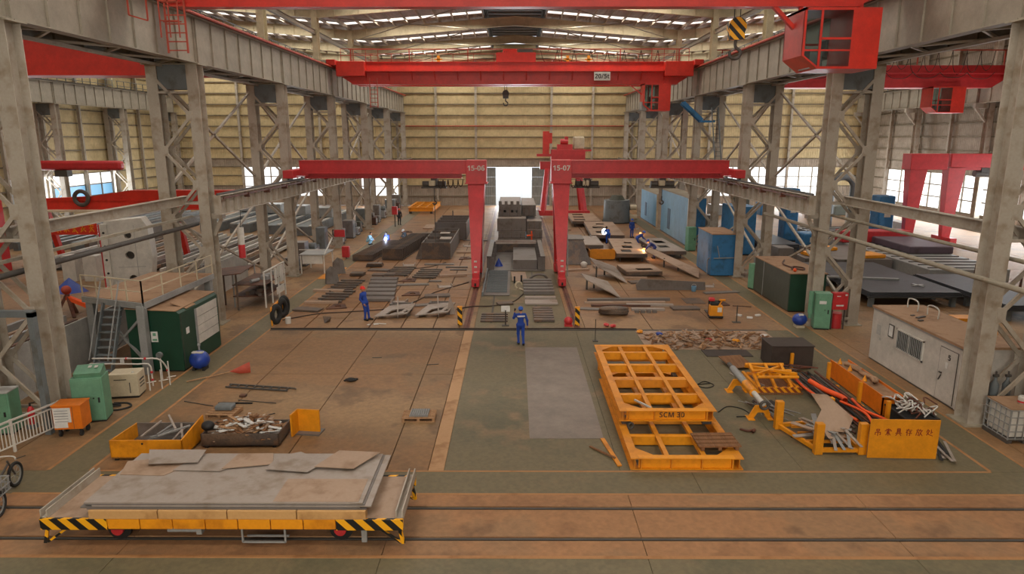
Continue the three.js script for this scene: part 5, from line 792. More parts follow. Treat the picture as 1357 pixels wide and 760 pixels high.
{ // steel platform with stair
  const o = thing('steel_platform', 'grey steel platform with diagonal braces over the green container end', 'platform', 0, 0, 0), y = 2.8;
  part(o, 'edge_beam', [bar([-17.6, y, -26.9], [-14.5, y, -25.7], 0.14, 0.24), bar([-14.5, y, -25.7], [-14.35, y, -31.6], 0.14, 0.24), bar([-17.6, y, -26.9], [-17.4, y, -31.9], 0.14, 0.24)], M.grey); part(o, 'deck', flat([[-17.6, 26.9], [-14.5, 25.7], [-14.35, 31.6], [-17.4, 31.9]], 0.04).translate(0, y + 0.1, 0), M.brownroof);
  for (const [x, d] of [[-14.62, 25.75], [-17.3, 26.9], [-14.5, 31.4], [-17.3, 31.7]]) part(o, 'post', rb(x - 0.15, x + 0.15, 0, y, -d - 0.15, -d + 0.15, 0.02), M.grey);
  part(o, 'brace', bar([-14.7, 2.3, -25.8], [-16.2, 0.9, -26.3], 0.09), M.grey); part(o, 'brace', bar([-14.7, 0.5, -25.8], [-16.2, 1.9, -26.3], 0.09), M.grey);
  for (const [p, q] of [[[-17.6, 26.9], [-14.5, 25.7]], [[-14.5, 25.7], [-14.35, 31.6]]]) { part(o, 'handrail', bar([p[0], y + 1.0, -p[1]], [q[0], y + 1.0, -q[1]], 0.045), M.cream); part(o, 'handrail', bar([p[0], y + 0.55, -p[1]], [q[0], y + 0.55, -q[1]], 0.035), M.cream); for (let k = 0; k <= 4; k++) part(o, 'railing_post', bar([p[0] + (q[0] - p[0]) * k / 4, y, -p[1] - (q[1] - p[1]) * k / 4], [p[0] + (q[0] - p[0]) * k / 4, y + 1.0, -p[1] - (q[1] - p[1]) * k / 4], 0.045), M.cream); }
  const s = thing('steel_stair', 'steep dark steel stair leading up to the grey platform', 'stair', 0, 0, 0); const a = [-15.9, 0, -24.7], b = [-16.0, 2.8, -26.2]; for (const x of [-0.36, 0.36]) { part(s, 'stringer', bar([a[0] + x, 0, a[2]], [b[0] + x, b[1], b[2]], 0.05, 0.2), M.slate); part(s, 'handrail', bar([a[0] + x, 0.9, a[2]], [b[0] + x, 3.7, b[2]], 0.04), M.grey); } for (let k = 0; k < 10; k++) { const t = (k + 0.6) / 10.5; part(s, 'tread', bb(a[0] - 0.34, a[0] + 0.34, 2.8 * t - 0.02, 2.8 * t + 0.02, a[2] - 1.5 * t - 0.1, a[2] - 1.5 * t + 0.1), M.slate); }
  solo('stair_tag', bb(-15.1, -14.95, 0.75, 0.95, -24.75, -24.73), M.paper, 'white paper tag tied to the pipe barrier', 'tag');
  const p = thing('sign_post', 'thin white post with dark round head beside the platform leg', 'post', -13.75, 0, 25.1); part(p, 'pole', rod([0, 0, 0], [0, 0.95, 0], 0.03, 8), M.white); part(p, 'head', rod([0, 1.0, -0.04], [0, 1.0, 0.08], 0.12, 12), M.slate);
}
for (let k = 0; k < 6; k++) solo('partition_panel', rb(-17.72, -17.66, 0.05, 2.0, -19.6 - k * 4.1 - 4.05, -19.6 - k * 4.1, 0.015), M.partition, 'white-grey partition panel between the column row and the machine tool bay', 'partition', 'white partition panels', 'structure');
{ // bare steel portal in front of the first column of the machine side
  const o = thing('pipe_portal', 'grey square steel portal in front of the column beside the fence', 'frame', -15.85, 0, 20.1); part(o, 'post', bb(-1.35, -1.15, 0, 4.0, -0.1, 0.1), M.slate); part(o, 'post', bb(0.95, 1.13, 1.56, 4.0, -0.1, 0.1), M.slate); part(o, 'lintel', bb(-1.4, 1.13, 3.85, 4.05, -0.1, 0.1), M.slate); part(o, 'post', bb(0.95, 1.13, 0, 1.56, -0.12, 0.08), M.slate);
}
{ const o = thing('hanging_marker', 'red and white marker tube hanging from the gantry runway', 'marker', -14.35, 0, 35.3); part(o, 'red_half', rod([0, 3.05, 0], [0, 3.75, 0], 0.17, 12), M.redlow, 'red lower half'); part(o, 'white_half', rod([0, 3.75, 0], [0, 4.65, 0], 0.17, 12), M.white, 'white upper half'); part(o, 'cord', rod([0, 4.65, 0], [0.1, 5.64, 0], 0.015, 5), M.black); }
// ---- benches, racks and panels along the machine side aisle
{
  let o = thing('tool_rack', 'low yellow rack holding black welding cables beside the walkway', 'rack', -11.95, 0, 34.2, 0.1); part(o, 'frame', [bar([-0.35, 0, -1.1], [-0.35, 0.9, -1.1], 0.07), bar([-0.35, 0, 1.3], [-0.35, 0.9, 1.3], 0.07), bar([-0.35, 0.9, -1.1], [-0.35, 0.9, 1.3], 0.08)], M.yellow); for (const [z, r] of [[1.0, 0.3], [-0.7, 0.34], [-0.3, 0.3]]) { part(o, 'cable_coil', new THREE.TorusGeometry(r, 0.12, 8, 18).scale(1, 1.3, 1).rotateY(Math.PI / 2 - 0.4).translate(-0.2, 0.52, z), M.rubber); } part(o, 'white_can', rod([0.35, 0, 0.9], [0.35, 0.32, 0.9], 0.14, 12), M.white);
  o = thing('wire_cage_trolley', 'white slatted trolley with pale boards beside the lattice column', 'trolley', -14.4, 0, 38.2); for (const z of [-1.7, -0.6, 0.5, 1.6]) part(o, 'upright', bar([0.6, 0, z], [0.6, 2.0, z], 0.07), M.white); part(o, 'top_rail', bar([0.6, 2.0, -1.7], [0.6, 2.0, 1.6], 0.07), M.white); for (const z of [-1.3, -1.0, -0.2]) part(o, 'board', bb(0.56, 0.64, 0.95, 1.9, z - 0.12, z + 0.12), M.white); part(o, 'shelf', bb(-1.2, 0.6, 0.6, 0.66, -1.7, 1.6), M.rustbar); part(o, 'shelf', bb(-1.2, 0.6, 1.25, 1.3, -1.7, 1.6), M.rustbar); for (const z of [-1.65, 1.55]) part(o, 'upright', bar([-1.15, 0, z], [-1.15, 1.9, z], 0.06), M.grey); part(o, 'kick_board', bb(0.6, 0.66, 0.35, 0.75, -1.4, -0.2), M.white);
  for (let k = 0; k < 12; k++) solo('stored_part', put(k % 2 ? rod([0, 0, -0.3], [0, 0, 0.3], 0.1, 8) : bb(-0.15, 0.15, 0, 0.22, -0.2, 0.2), -14.8 + rr(-0.5, 0.6), (k % 3 ? 0.76 : 1.4) + (k % 2 ? 0 : -0.1), -38.2 + (k - 5.5) * 0.26, rr(0, 3)), k % 3 ? M.plate : M.grey, k % 2 ? 'short round machine part on the white trolley shelf' : 'square machine part on the white trolley shelf', 'part', k % 2 ? 'round parts on the white trolley' : 'square parts on the white trolley');
  solo('pipe_bundle_cover', put(bb(-0.9, 0.9, 0, 0.05, -1.3, 1.3), -15.6, 2.05, -36.6, 0.1, 0, 0.1), M.rustbar, 'rusty sheet resting over the trolley beside the column', 'sheet'); solo('sheet_support', [bar([-16.3, 0, -37.2], [-16.3, 2.0, -37.2], 0.08), bar([-15.1, 0, -36.0], [-15.1, 2.08, -36.0], 0.08)], M.plate, 'two thin props under the rusty sheet', 'prop');
  for (const [x, d, l] of [[-12.3, 46.5, 'beside the yellow mat'], [-11.9, 43.2, 'closer to the ribbed panels']]) { const p = thing('leaning_sheet_pair', 'dark steel blanks leaning upright on the floor ' + l, 'blanks', x, 0, d, 0.5); for (let k = 0; k < 3; k++) part(p, 'blank', plate([[-0.42, 0], [0.42, 0], [0.3, 0.95], [0, 1.1], [-0.34, 0.8]], 0.05).rotateX(-0.12).translate(0, 0, k * 0.16), M.darkplate); }
  solo('yellow_floor_mat', bb(-13.2, -12.2, 0, 0.01, -48.6, -44.5), M.ochre, 'ochre mat on the walkway beside the leaning blanks', 'mat');
  o = thing('white_workbench', 'white work table with side rails beside the fifth column', 'table', -14.0, 0, 47.4); part(o, 'top', bb(-0.9, 0.9, 1.3, 1.36, -1.2, 1.2), M.grey); for (const [x, z] of [[-0.8, -1.1], [0.8, -1.1], [-0.8, 1.1], [0.8, 1.1]]) part(o, 'leg', bar([x, 0, z], [x, 1.3, z], 0.07), M.white); part(o, 'side_panel', bb(-0.7, 0.7, 0.7, 1.3, 1.08, 1.12), M.white); part(o, 'rail', [bar([0.85, 1.3, 1.2], [0.85, 2.2, -1.1], 0.07), bar([-0.85, 1.7, 1.2], [0.85, 1.7, 1.2], 0.05)], M.white);
  solo('red_sign', put(bb(-0.45, 0.45, 0, 0.6, -0.03, 0.03), -14.9, 1.0, -57.38, 0.0), M.redlow, 'red board fixed to the column behind the white work table', 'board');
  for (const [x, d, y, l] of [[-13.2, 52.5, 0, 'on the walkway beside the column foot'], [-12.7, 72.0, 1.2, 'high on a post near the far gate']]) { const q = thing('fire_point', 'red fire extinguisher box ' + l, 'fire box', x, 0, d); part(q, 'box', rb(-0.28, 0.28, 0.1 + y, 0.95 + y, -0.2, 0.2, 0.03), M.redlow); part(q, 'post', bb(-0.05, 0.05, 0, 0.5 + y, -0.05, 0.05), M.darksteel); }
  // jumbled machine parts along the column row
  const jm = [M.plate, M.darkplate, M.grey, M.olive, M.slate, M.rustbar];
  for (let k = 0; k < 20; k++) { const d = 45.6 + 12.2 * Math.floor(k / 5) + 1.9 + (k % 5) * 2.1, m = jm[k % 6]; const q = thing('machine_unit', ['rusty', 'dark', 'grey', 'olive', 'slate grey', 'reddish brown'][k % 6] + [' squat machine unit', ' tall machine unit', ' machine unit with round drum'][k % 3] + ' of the machine tool side', 'machine', -15.9 + rr(-0.4, 0.3), 0, d); const w = rr(0.35, 0.7), h = k % 3 === 1 ? rr(1.6, 2.3) : rr(0.7, 1.2); part(q, 'body', rb(-w, w, 0.05, h, -0.5, 0.5, 0.04), m); part(q, 'base', bb(-w - 0.05, w + 0.05, 0, 0.06, -0.55, 0.55), M.black); if (k % 3 === 2) part(q, 'drum', rod([-0.4, h + 0.25, 0], [0.4, h + 0.25, 0], 0.26, 12), jm[(k + 2) % 6]); part(q, 'panel', bb(w, w + 0.02, h * 0.3, h * 0.8, -0.3, 0.3), jm[(k + 3) % 6]); q.userData.group = 'machine units along the column row'; }
}
// ---- smoky side aisle: cabinets, drum, containers
{
  let o = cabinet('electric_cabinet', 'tall pale green cabinet with a white label beside the red box', 15.15, 32.55, 0.75, 1.82, 0.6, M.cabgreen, -0.2); part(o, 'label', bb(-0.2, 0.12, 1.3, 1.45, 0.32, 0.33), M.paper); part(o, 'side_duct', [rod([-0.52, 0.75, 0], [-0.52, 1.85, 0], 0.12, 10), rod([-0.52, 0.5, 0], [-0.52, 0.76, 0], 0.08, 10)], M.cabgreen);
  o = thing('hose_cabinet', 'bright red wall box on legs beside the green cabinet', 'fire box', 15.88, 0, 32.35); part(o, 'box', rb(-0.38, 0.36, 1.02, 1.86, -0.15, 0.15, 0.02), M.redlow); part(o, 'lettering', [bb(-0.2, 0.16, 1.2, 1.27, 0.15, 0.16), bb(-0.2, -0.02, 1.68, 1.72, 0.15, 0.16), bb(0.2, 0.3, 1.72, 1.8, 0.15, 0.16)], M.paper); part(o, 'leg', [bar([-0.3, 0, 0], [-0.3, 1.02, 0], 0.05), bar([0.3, 0, 0], [0.3, 1.02, 0], 0.05)], M.darksteel);
  o = thing('oil_drum', 'red oil drum standing under the red wall box', 'drum', 15.95, 0, 32.68); part(o, 'drum', lathe([[0, 0], [0.27, 0], [0.28, 0.02], [0.27, 0.25], [0.285, 0.27], [0.27, 0.29], [0.27, 0.5], [0.285, 0.52], [0.27, 0.54], [0.27, 0.74], [0.28, 0.76], [0.26, 0.75], [0, 0.74]], 20), M.redlow);
  o = thing('equipment_container', 'dark olive container with green end and littered brown roof', 'container', 15.75, 0, 38.4); part(o, 'body', rb(-0.98, 0.98, 0.06, 2.1, -2.7, 2.65, 0.02), M.olive); part(o, 'end_panel', bb(-0.96, 0.96, 0.08, 2.08, 2.65, 2.7), M.containergreen); part(o, 'roof_sheet', bb(-1.02, 1.02, 2.1, 2.15, -2.74, 2.74), M.brownroof); part(o, 'skid', bb(-0.9, 0.9, 0, 0.06, -2.6, 2.6), M.black); part(o, 'corner_post', bb(-1.0, -0.94, 0.06, 2.1, -1.2, -1.14), M.grey);
  solo('roof_cable', hose([[15.2, 2.18, -36.6], [15.6, 2.2, -37.4], [16.0, 2.2, -37.0], [15.7, 2.2, -36.4], [15.3, 2.2, -38.0], [15.9, 2.2, -39.5]], 0.04, 40, 6), M.rustbar, 'brown cable coil on the olive container roof', 'cable'); solo('roof_flask', put(new THREE.SphereGeometry(0.1, 8, 6), 15.15, 2.25, -36.1), M.orangesling, 'small orange cap on the olive container roof', 'cap');
  cabinet('electric_cabinet', 'narrow pale green cabinet at the far end of the olive container', 14.95, 41.6, 0.5, 1.6, 0.5, M.cabgreen, 0.4);
  o = thing('equipment_container', 'bright blue low container with littered brown roof', 'container', 14.2, 0, 47.3); part(o, 'body', [rb(-0.85, 0.95, 0.06, 2.85, -1.8, 1.8, 0.02)], M.blue); part(o, 'roof_sheet', bb(-0.88, 0.98, 2.85, 2.9, -1.84, 1.84), M.brownroof); part(o, 'skid', bb(-0.8, 0.9, 0, 0.06, -1.7, 1.7), M.black); part(o, 'pipe_frame', [hose([[-0.9, 0, 1.2], [-0.9, 1.1, 1.25], [-0.6, 1.25, 1.85], [0.9, 1.3, 1.88]], 0.035, 24, 6), rod([-0.3, 1.25, 1.86], [-0.5, 2.1, 1.86], 0.03, 6)], M.grey);
  // welding booths: tall blue sheet screens
  for (const [d0, d1, h, l] of [[58.5, 69.4, 4.15, 'tall pale blue corrugated booth wall beside the welding area'], [71.5, 80.5, 3.4, 'lower pale blue corrugated booth wall farther along the welding area']]) { const b = thing('welding_booth', l, 'booth', 15.0, 0, d0); const n = Math.round((d1 - d0) / 1.6); for (let k = 0; k < n; k++) part(b, 'booth_panel', bb(-0.05, 0.05, 0.08, h, -(k + 1) * (d1 - d0) / n + 0.01, -k * (d1 - d0) / n - 0.01), M.bluepale); part(b, 'front_panel', bb(0.05, 1.45, 0.08, h, -0.1, 0), M.blue); part(b, 'door', bb(-0.08, -0.05, 0.6, h * 0.62, -(d1 - d0) * 0.72, -(d1 - d0) * 0.62), M.bluedark ?? (M.bluedark = mat('bluedark', 0x2a4a66, 0.6))); part(b, 'roof_sheet', bb(-0.1, 1.5, h, h + 0.06, -(d1 - d0), 0), M.steel2); part(b, 'corner_post', bb(-0.1, 0.1, 0, h, -0.08, 0.08), M.cream); part(b, 'sill', bb(-0.1, 0.1, 0, 0.08, -(d1 - d0), 0), M.darksteel); }
  o = thing('equipment_container', 'deep blue cabin behind the column next to the welding booth', 'container', 18.3, 0, 55.5); part(o, 'body', rb(-0.9, 0.9, 0.1, 3.9, -1.6, 1.6, 0.03), M.blue); part(o, 'skid', bb(-0.85, 0.85, 0, 0.1, -1.5, 1.5), M.black);
  cabinet('electric_cabinet', 'sage green cabinet between the column and the blue booth', 14.7, 56.3, 0.7, 2.0, 0.6, M.cabgreen, 0.2); o = thing('work_bench', 'small dark work table between two blue containers', 'table', 15.0, 0, 51.8); part(o, 'top', bb(-0.5, 0.6, 1.0, 1.06, -0.6, 0.6), M.cream); for (const [x, z] of [[-0.4, -0.5], [0.5, -0.5], [-0.4, 0.5], [0.5, 0.5]]) part(o, 'leg', bar([x, 0, z], [x, 1.0, z], 0.07), M.darksteel);
  o = thing('blower_unit', 'dark green round machine beside the far booth wall', 'machine', 11.4, 0, 76); part(o, 'housing', [new THREE.CylinderGeometry(1.4, 1.5, 2.4, 18).translate(0, 1.3, 0)], M.slate); part(o, 'cap', new THREE.CylinderGeometry(0.6, 0.9, 0.5, 14).translate(0, 2.75, 0), M.olive); part(o, 'base', bb(-1.4, 1.4, 0, 0.12, -1.3, 1.3), M.black); part(o, 'side_duct', [rod([1.4, 0.6, 0.4], [2.2, 0.6, 0.4], 0.3, 10), rod([1.4, 1.7, 0.4], [2.1, 1.7, 0.4], 0.3, 10)], M.cream);
  // ladder and blue stair on the columns
  o = thing('column_ladder', 'steep grey ladder against the columns below the crane girder', 'ladder', 15.0, 0, 55.2); for (const x of [1.0, 1.5]) part(o, 'stringer', bar([x + 0.1, 6.6, 0], [x - 0.35, 11.6, -0.6], 0.07), M.slate); for (let k = 0; k < 14; k++) part(o, 'rung', bar([1.0 + 0.1 - 0.45 * k / 14, 6.75 + k * 0.35, -0.6 * k / 14], [1.5 + 0.1 - 0.45 * k / 14, 6.75 + k * 0.35, -0.6 * k / 14], 0.045), M.slate); part(o, 'landing', bb(0.4, 1.9, 6.5, 6.6, -1.6, 0.4), M.slate);
  o = thing('blue_chute', 'short blue stair flight hanging under the crane girder', 'stair', 14.45, 0, 56.85); for (const z of [-0.35, 0.35]) part(o, 'stringer', bar([-0.9, 12.0, z], [0.7, 10.6, z], 0.06, 0.32), M.blue); for (let k = 0; k < 6; k++) part(o, 'tread', bb(-0.85 + k * 0.27, -0.6 + k * 0.27, 11.88 - k * 0.235, 11.92 - k * 0.235, -0.35, 0.35), M.blue); part(o, 'landing', bb(0.6, 1.7, 10.45, 10.6, -0.5, 0.5), M.blue);
  const jm = [M.plate, M.darkplate, M.grey, M.olive, M.cream, M.rustbar];
  for (let k = 0; k < 14; k++) { if (k === 3 || k === 4) continue; const q = thing('machine_unit', ['rusty', 'dark', 'grey', 'olive', 'cream', 'reddish brown'][k % 6] + [' squat machine unit', ' tall machine unit', ' machine unit with drum'][k % 3] + ' behind the booths', 'machine', 18.3 + rr(0, 0.5), 0, 43 + k * 3.3); q.userData.group = 'machine units behind the booths'; const w = rr(0.4, 0.8), h = k % 3 === 1 ? rr(1.6, 2.6) : rr(0.7, 1.3); part(q, 'body', rb(-w, w, 0.05, h, -0.7, 0.7, 0.04), jm[k % 6]); part(q, 'base', bb(-w - 0.05, w + 0.05, 0, 0.06, -0.75, 0.75), M.black); if (k % 3 === 2) part(q, 'drum', rod([-0.4, h + 0.25, 0], [0.4, h + 0.25, 0], 0.26, 12), jm[(k + 2) % 6]); }
}
{ // tricycle at the edge of the track
  const o = thing('cargo_tricycle', 'grey cargo tricycle with wire basket at the end of the track', 'tricycle', -13.35, 0, 15.9, 0.15);
  const wh = (x, z, r) => { const w = part(o, 'wheel', new THREE.TorusGeometry(r, 0.045, 8, 24).rotateY(Math.PI / 2).translate(x, r + 0.045, z), M.rubber); part(w, 'rim', [new THREE.TorusGeometry(r - 0.05, 0.02, 6, 24).rotateY(Math.PI / 2).translate(x, r + 0.045, z), ...Array.from({ length: 8 }, (_, i) => rod([x, r + 0.045, z], [x, r + 0.045 + Math.sin(i * 0.785) * r, z + Math.cos(i * 0.785) * r], 0.008, 4))], M.grey); };
  wh(0.45, 0.75, 0.3); wh(-0.45, 0.75, 0.3); wh(0, -0.9, 0.3);
  const bas = []; for (let k = 0; k < 7; k++) { const t = -0.45 + k * 0.15; bas.push(bar([t, 0.5, 0.25], [t, 0.85, 0.2], 0.02), bar([t, 0.5, 1.2], [t, 0.85, 1.25], 0.02), bar([-0.48, 0.5, 0.25 + k * 0.158], [-0.5, 0.85, 0.25 + k * 0.158], 0.02), bar([0.48, 0.5, 0.25 + k * 0.158], [0.5, 0.85, 0.25 + k * 0.158], 0.02)); } for (const y of [0.52, 0.68, 0.85]) for (const q of [[-0.5, 0.22, 0.5, 0.22], [-0.5, 1.23, 0.5, 1.23], [-0.5, 0.22, -0.5, 1.23], [0.5, 0.22, 0.5, 1.23]]) bas.push(bar([q[0], y, q[1]], [q[2], y, q[3]], 0.025)); part(o, 'basket', bas, M.grey); part(o, 'basket_floor', bb(-0.48, 0.48, 0.48, 0.51, 0.24, 1.22), M.darksteel);
  part(o, 'frame_tube', [rod([0, 0.35, -0.9], [0, 0.85, -0.65], 0.025, 8), rod([0, 0.75, -0.65], [0, 0.4, 0.1], 0.03, 8), rod([-0.42, 0.36, 0.75], [0.42, 0.36, 0.75], 0.03, 8), rod([0, 0.4, 0.1], [0, 0.36, 0.75], 0.03, 8)], M.darksteel); part(o, 'handlebar', hose([[-0.3, 0.95, -0.5], [-0.2, 0.98, -0.62], [0.2, 0.98, -0.62], [0.3, 0.95, -0.5]], 0.02, 12, 6), M.white); part(o, 'saddle', rb(-0.12, 0.12, 0.72, 0.8, -0.1, 0.18, 0.04), M.black); part(o, 'mirror_arm', rod([0.28, 0.95, -0.52], [0.5, 1.0, -0.6], 0.012, 5), M.black);
}

// ================================================================ work in progress on the platform and along the middle track
const gs = (l, m, list, group, cat = 'bar', name = 'steel_bar') => list.forEach(([x0, x1, y0, y1, d0, d1]) => solo(name, bb(x0, x1, y0, y1, -d1, -d0), m, l, cat, group));
{ // middle track
  for (const x of [-1.2, 1.2]) solo('track_sleeper', bb(x - 0.05, x + 0.05, 0, 0.02, -47, -33.5), M.darksteel, x < 0 ? 'dark runner strip beside the dark ribbed plate in the middle track' : 'dark runner strip beside the grey bars in the middle track', 'strip');
  gs('dark brown flat bar in the small row beside the sign stand', M.plate, [0, 1, 2, 3].map(k => [-1.75, -0.35, 0.02, 0.09, 33.6 + k * 0.45, 33.8 + k * 0.45]), 'flat bars beside the sign stand');
  gs('dark brown flat bar in the short row behind the blue helmet worker', M.plate, [0, 1, 2, 3, 4, 5].map(k => [1.0, 2.05, 0.02, 0.13, 33.6 + k * 0.5, 33.95 + k * 0.5]), 'short flat bars in the middle track');
  gs('wide grey plate strip across the middle track', M.platelight, [[0.6, 2.45, 0.02, 0.1, 37.2, 38.2], [0.6, 2.4, 0.02, 0.16, 38.5, 38.9]], 'grey strips across the middle track', 'plate', 'steel_plate');
  gs('grey-brown channel bar in the ladder-like row across the middle track', M.darkplate, [0, 1, 2, 3, 4].map(k => [0.55, 2.4, 0.02, 0.22, 39.8 + k * 0.85, 40.25 + k * 0.85]), 'channel bars across the middle track'); 
  { const o = thing('ribbed_plate', 'large dark ribbed plate lying in the middle track', 'plate', -1.05, 0, 43.3); part(o, 'base_plate', bb(-0.85, 0.75, 0.02, 0.06, -3.8, 3.8), M.darkplate); for (let k = 0; k < 14; k++) part(o, 'rib', bb(-0.7, 0.6, 0.06, 0.16, -3.5 + k * 0.5, -3.42 + k * 0.5), M.slate); part(o, 'edge_plate', bb(-0.9, -0.8, 0, 0.25, -3.9, 3.9), M.slate); }
  solo('brown_plate', put(bb(-0.5, 0.5, 0, 0.03, -1.5, 1.5), 0.3, 0.03, -45.2, 0.03), M.platebrown, 'flat brown plate between the ribbed plate and the channel bars', 'plate'); for (const [x, d] of [[0.0, 43.2], [0.45, 43.6]]) solo('stop_block', rb(x - 0.06, x + 0.06, 0, 0.45, -d - 0.06, -d + 0.06, 0.01), M.black, 'small black upright block at the end of the brown plate', 'block', 'black stop blocks');
  solo('white_bracket', [put(new THREE.TorusGeometry(0.2, 0.06, 6, 12, 4.2), 0.25, 0.3, -41.2, 0.3), bar([0.3, 0.1, -41.2], [0.6, 0.05, -40.8], 0.06)], M.cream, 'pale bent bracket lying beside the channel bars', 'bracket'); solo('arc_plate', [hose([[1.0, 0.1, -44.2], [1.4, 0.35, -44.2], [1.9, 0.35, -44.2], [2.2, 0.1, -44.2]], 0.08, 12, 5)], M.darkplate, 'dark arched strip behind the channel bars', 'strip');
  solo('drag_block', put(rb(-0.45, 0.45, 0, 0.12, -0.25, 0.25, 0.04), -0.55, 0.01, -37.4, 0.3), M.plate, 'dark flat rusty piece in the middle of the track', 'piece');
  { const o = thing('steel_trough', 'long dark steel trough frame with high side walls in the middle track', 'trough', 0.1, 0, 51.2); for (const s of [-1, 1]) { part(o, 'side_wall', [bb(s * 2.0 - 0.06, s * 2.0 + 0.06, 0.05, 1.05, -4, 4), bb(s * 1.9 - 0.16, s * 1.9 + 0.16, 1.0, 1.08, -4, 4)], M.darkplate); for (let k = 0; k < 5; k++) part(o, 'wall_rib', bb(s * 1.75 - 0.2, s * 1.75 + 0.2, 0.05, 0.95, -3.8 + k * 1.9, -3.74 + k * 1.9), M.darkplate); } part(o, 'floor_plate', bb(-2, 2, 0.02, 0.08, -4, 4), M.darkplate); part(o, 'inner_box', bb(-0.2, 1.5, 0.08, 0.75, -2.2, 3.6), M.darkplate); part(o, 'rear_plate', bb(-1.9, 1.9, 0.08, 0.95, -3.95, -3.85), M.plate); for (let k = 0; k < 5; k++) part(o, 'crossbar', put(bb(-1.6, 1.6, 0, 0.08, -0.08, 0.08), 0, 1.08, -3.2 + k * 0.35, rr(-0.12, 0.12)), k % 2 ? M.rustbar : M.platelight); part(o, 'blue_jack', put(new THREE.ConeGeometry(0.32, 0.6, 10), -1.25, 0.38, 2.3), M.bluedeep); }
  // tall stack of fabricated box frames
  const stack = [[-1.45, 2.35, 0.0, 0.75, 58, 66], [-1.4, 0.9, 0.78, 1.35, 58.2, 66], [1.08, 2.4, 0.78, 1.5, 58.2, 66], [-1.5, 1.0, 1.355, 2.45, 58.4, 68], [1.06, 2.35, 1.505, 2.2, 58.6, 68], [-1.4, 0.58, 2.455, 3.5, 60, 67.9], [0.66, 1.9, 2.455, 3.4, 60.5, 67.9]];
  stack.forEach(([x0, x1, y0, y1, d0, d1], k) => { const o = thing('box_section', ['lowest wide', 'second', 'narrow second', 'deep third', 'narrow third', 'topmost perforated', 'topmost tilted'][k] + ' dark box frame of the tall stack before the gate', 'box frame', (x0 + x1) / 2, y0, (d0 + d1) / 2); const w = (x1 - x0) / 2, h = y1 - y0, l = (d1 - d0) / 2;
    const holes = k === 5 ? [ring(-0.45, 0.45, 0.12), ring(0.2, 0.45, 0.12), ring(0.6, 0.45, 0.1)] : []; part(o, 'front_plate', plate(rect(-w, w, 0.02, h), 0.06, holes).translate(0, 0, l - 0.06), M.darkplate); part(o, 'side_plate', bb(-w, -w + 0.06, 0.02, h, -l, l - 0.06), M.darkplate); part(o, 'side_plate', bb(w - 0.06, w, 0.02, h, -l, l - 0.06), M.darkplate); part(o, 'top_plate', bb(-w, w, h - 0.05, h, -l, l - 0.06), M.platelight); part(o, 'rear_plate', bb(-w, w, 0.02, h, -l, -l + 0.05), M.darkplate); part(o, 'flange', bb(-w - 0.03, w + 0.03, 0, 0.06, l - 0.08, l + 0.1), M.plate); for (let q = 0; q < 3; q++) part(o, 'rib', bb(-w + (q + 0.5) * 2 * w / 3 - 0.025, -w + (q + 0.5) * 2 * w / 3 + 0.025, 0.06, k === 3 ? h * 0.3 : h * 0.8, l, l + 0.12), M.plate); if (k === 5) for (let q = 0; q < 4; q++) part(o, 'tooth', bb(-w + q * 0.52, -w + q * 0.52 + 0.26, h, h + 0.28, l - 0.3, l), M.darkplate); });
  { const o = thing('marker_stand', 'orange-red cross-shaped marker stand in front of the tall stack', 'stand', 1.45, 0, 57.4); part(o, 'pole', rod([0, 0, 0], [0, 1.5, 0], 0.06, 8), M.orangesling); part(o, 'arm', rod([-0.4, 1.1, 0], [0.12, 1.15, 0], 0.06, 8), M.orangesling); part(o, 'base', bb(-0.3, 0.3, 0, 0.05, -0.3, 0.3), M.railred); }
  { const o = thing('sign_stand', 'small white sign on a thin stand beside the blue helmet worker', 'sign', -0.45, 0, 32.95); part(o, 'sign_plate', put(rb(-0.22, 0.22, 0, 0.3, -0.015, 0.015, 0.008), 0, 0.72, 0, 0, -0.25), M.paper); part(o, 'pole', rod([0, 0.03, 0], [0, 0.8, 0], 0.035, 8), M.darksteel); part(o, 'base', bb(-0.18, 0.18, 0, 0.04, -0.12, 0.12), M.darksteel); }
  [[-2.75, 33.1, 'beside the rail strip of the machine tool side'], [3.15, 33.0, 'beside the red lamp box']].forEach(([x, d, l]) => { const o = thing('striped_post', 'short black and yellow striped post ' + l, 'post', x, 0, d); part(o, 'post', rb(-0.12, 0.12, 0, 0.92, -0.1, 0.1, 0.02), M.hazard); part(o, 'cap', rb(-0.13, 0.13, 0.92, 0.96, -0.11, 0.11, 0.015), M.yellow); });
  { const o = thing('beacon_box', 'round red beacon lamp on the floor beside the striped post', 'beacon', 2.7, 0, 32.95); part(o, 'dome', new THREE.SphereGeometry(0.22, 14, 10).translate(0, 0.25, 0), M.redlow); part(o, 'base', bb(-0.2, 0.2, 0, 0.1, -0.18, 0.18), M.redlow); }
  [[[[-12.0, 0.02, -33.9], [-10.5, 0.02, -35.2], [-9.0, 0.02, -35.6], [-6.5, 0.02, -36.6], [-4.8, 0.02, -40.5], [-3.0, 0.03, -43.3]], 'long dark cable winding across the plates to the gantry leg'], [[[-3.2, 0.02, -36.2], [-2.4, 0.12, -36.4], [-1.2, 0.02, -37.0], [-0.2, 0.02, -37.8], [0.6, 0.02, -40.2]], 'dark cable dragged across the middle track'], [[[-12, 0.05, -32.2], [-6, 0.04, -32.25], [0, 0.05, -32.2], [3, 0.05, -32.25], [6, 0.04, -32.2]], 'dark cable along the threshold strip'], [[[-9.0, 0.02, -44.6], [-8.6, 0.02, -47.5], [-6.4, 0.02, -48.6], [-5.2, 0.02, -50.6]], 'thin cable looping past the ribbed panels']].forEach(([q, l]) => solo('floor_cable', hose(q, 0.035, 60, 6), M.cable, l, 'cable'));
}
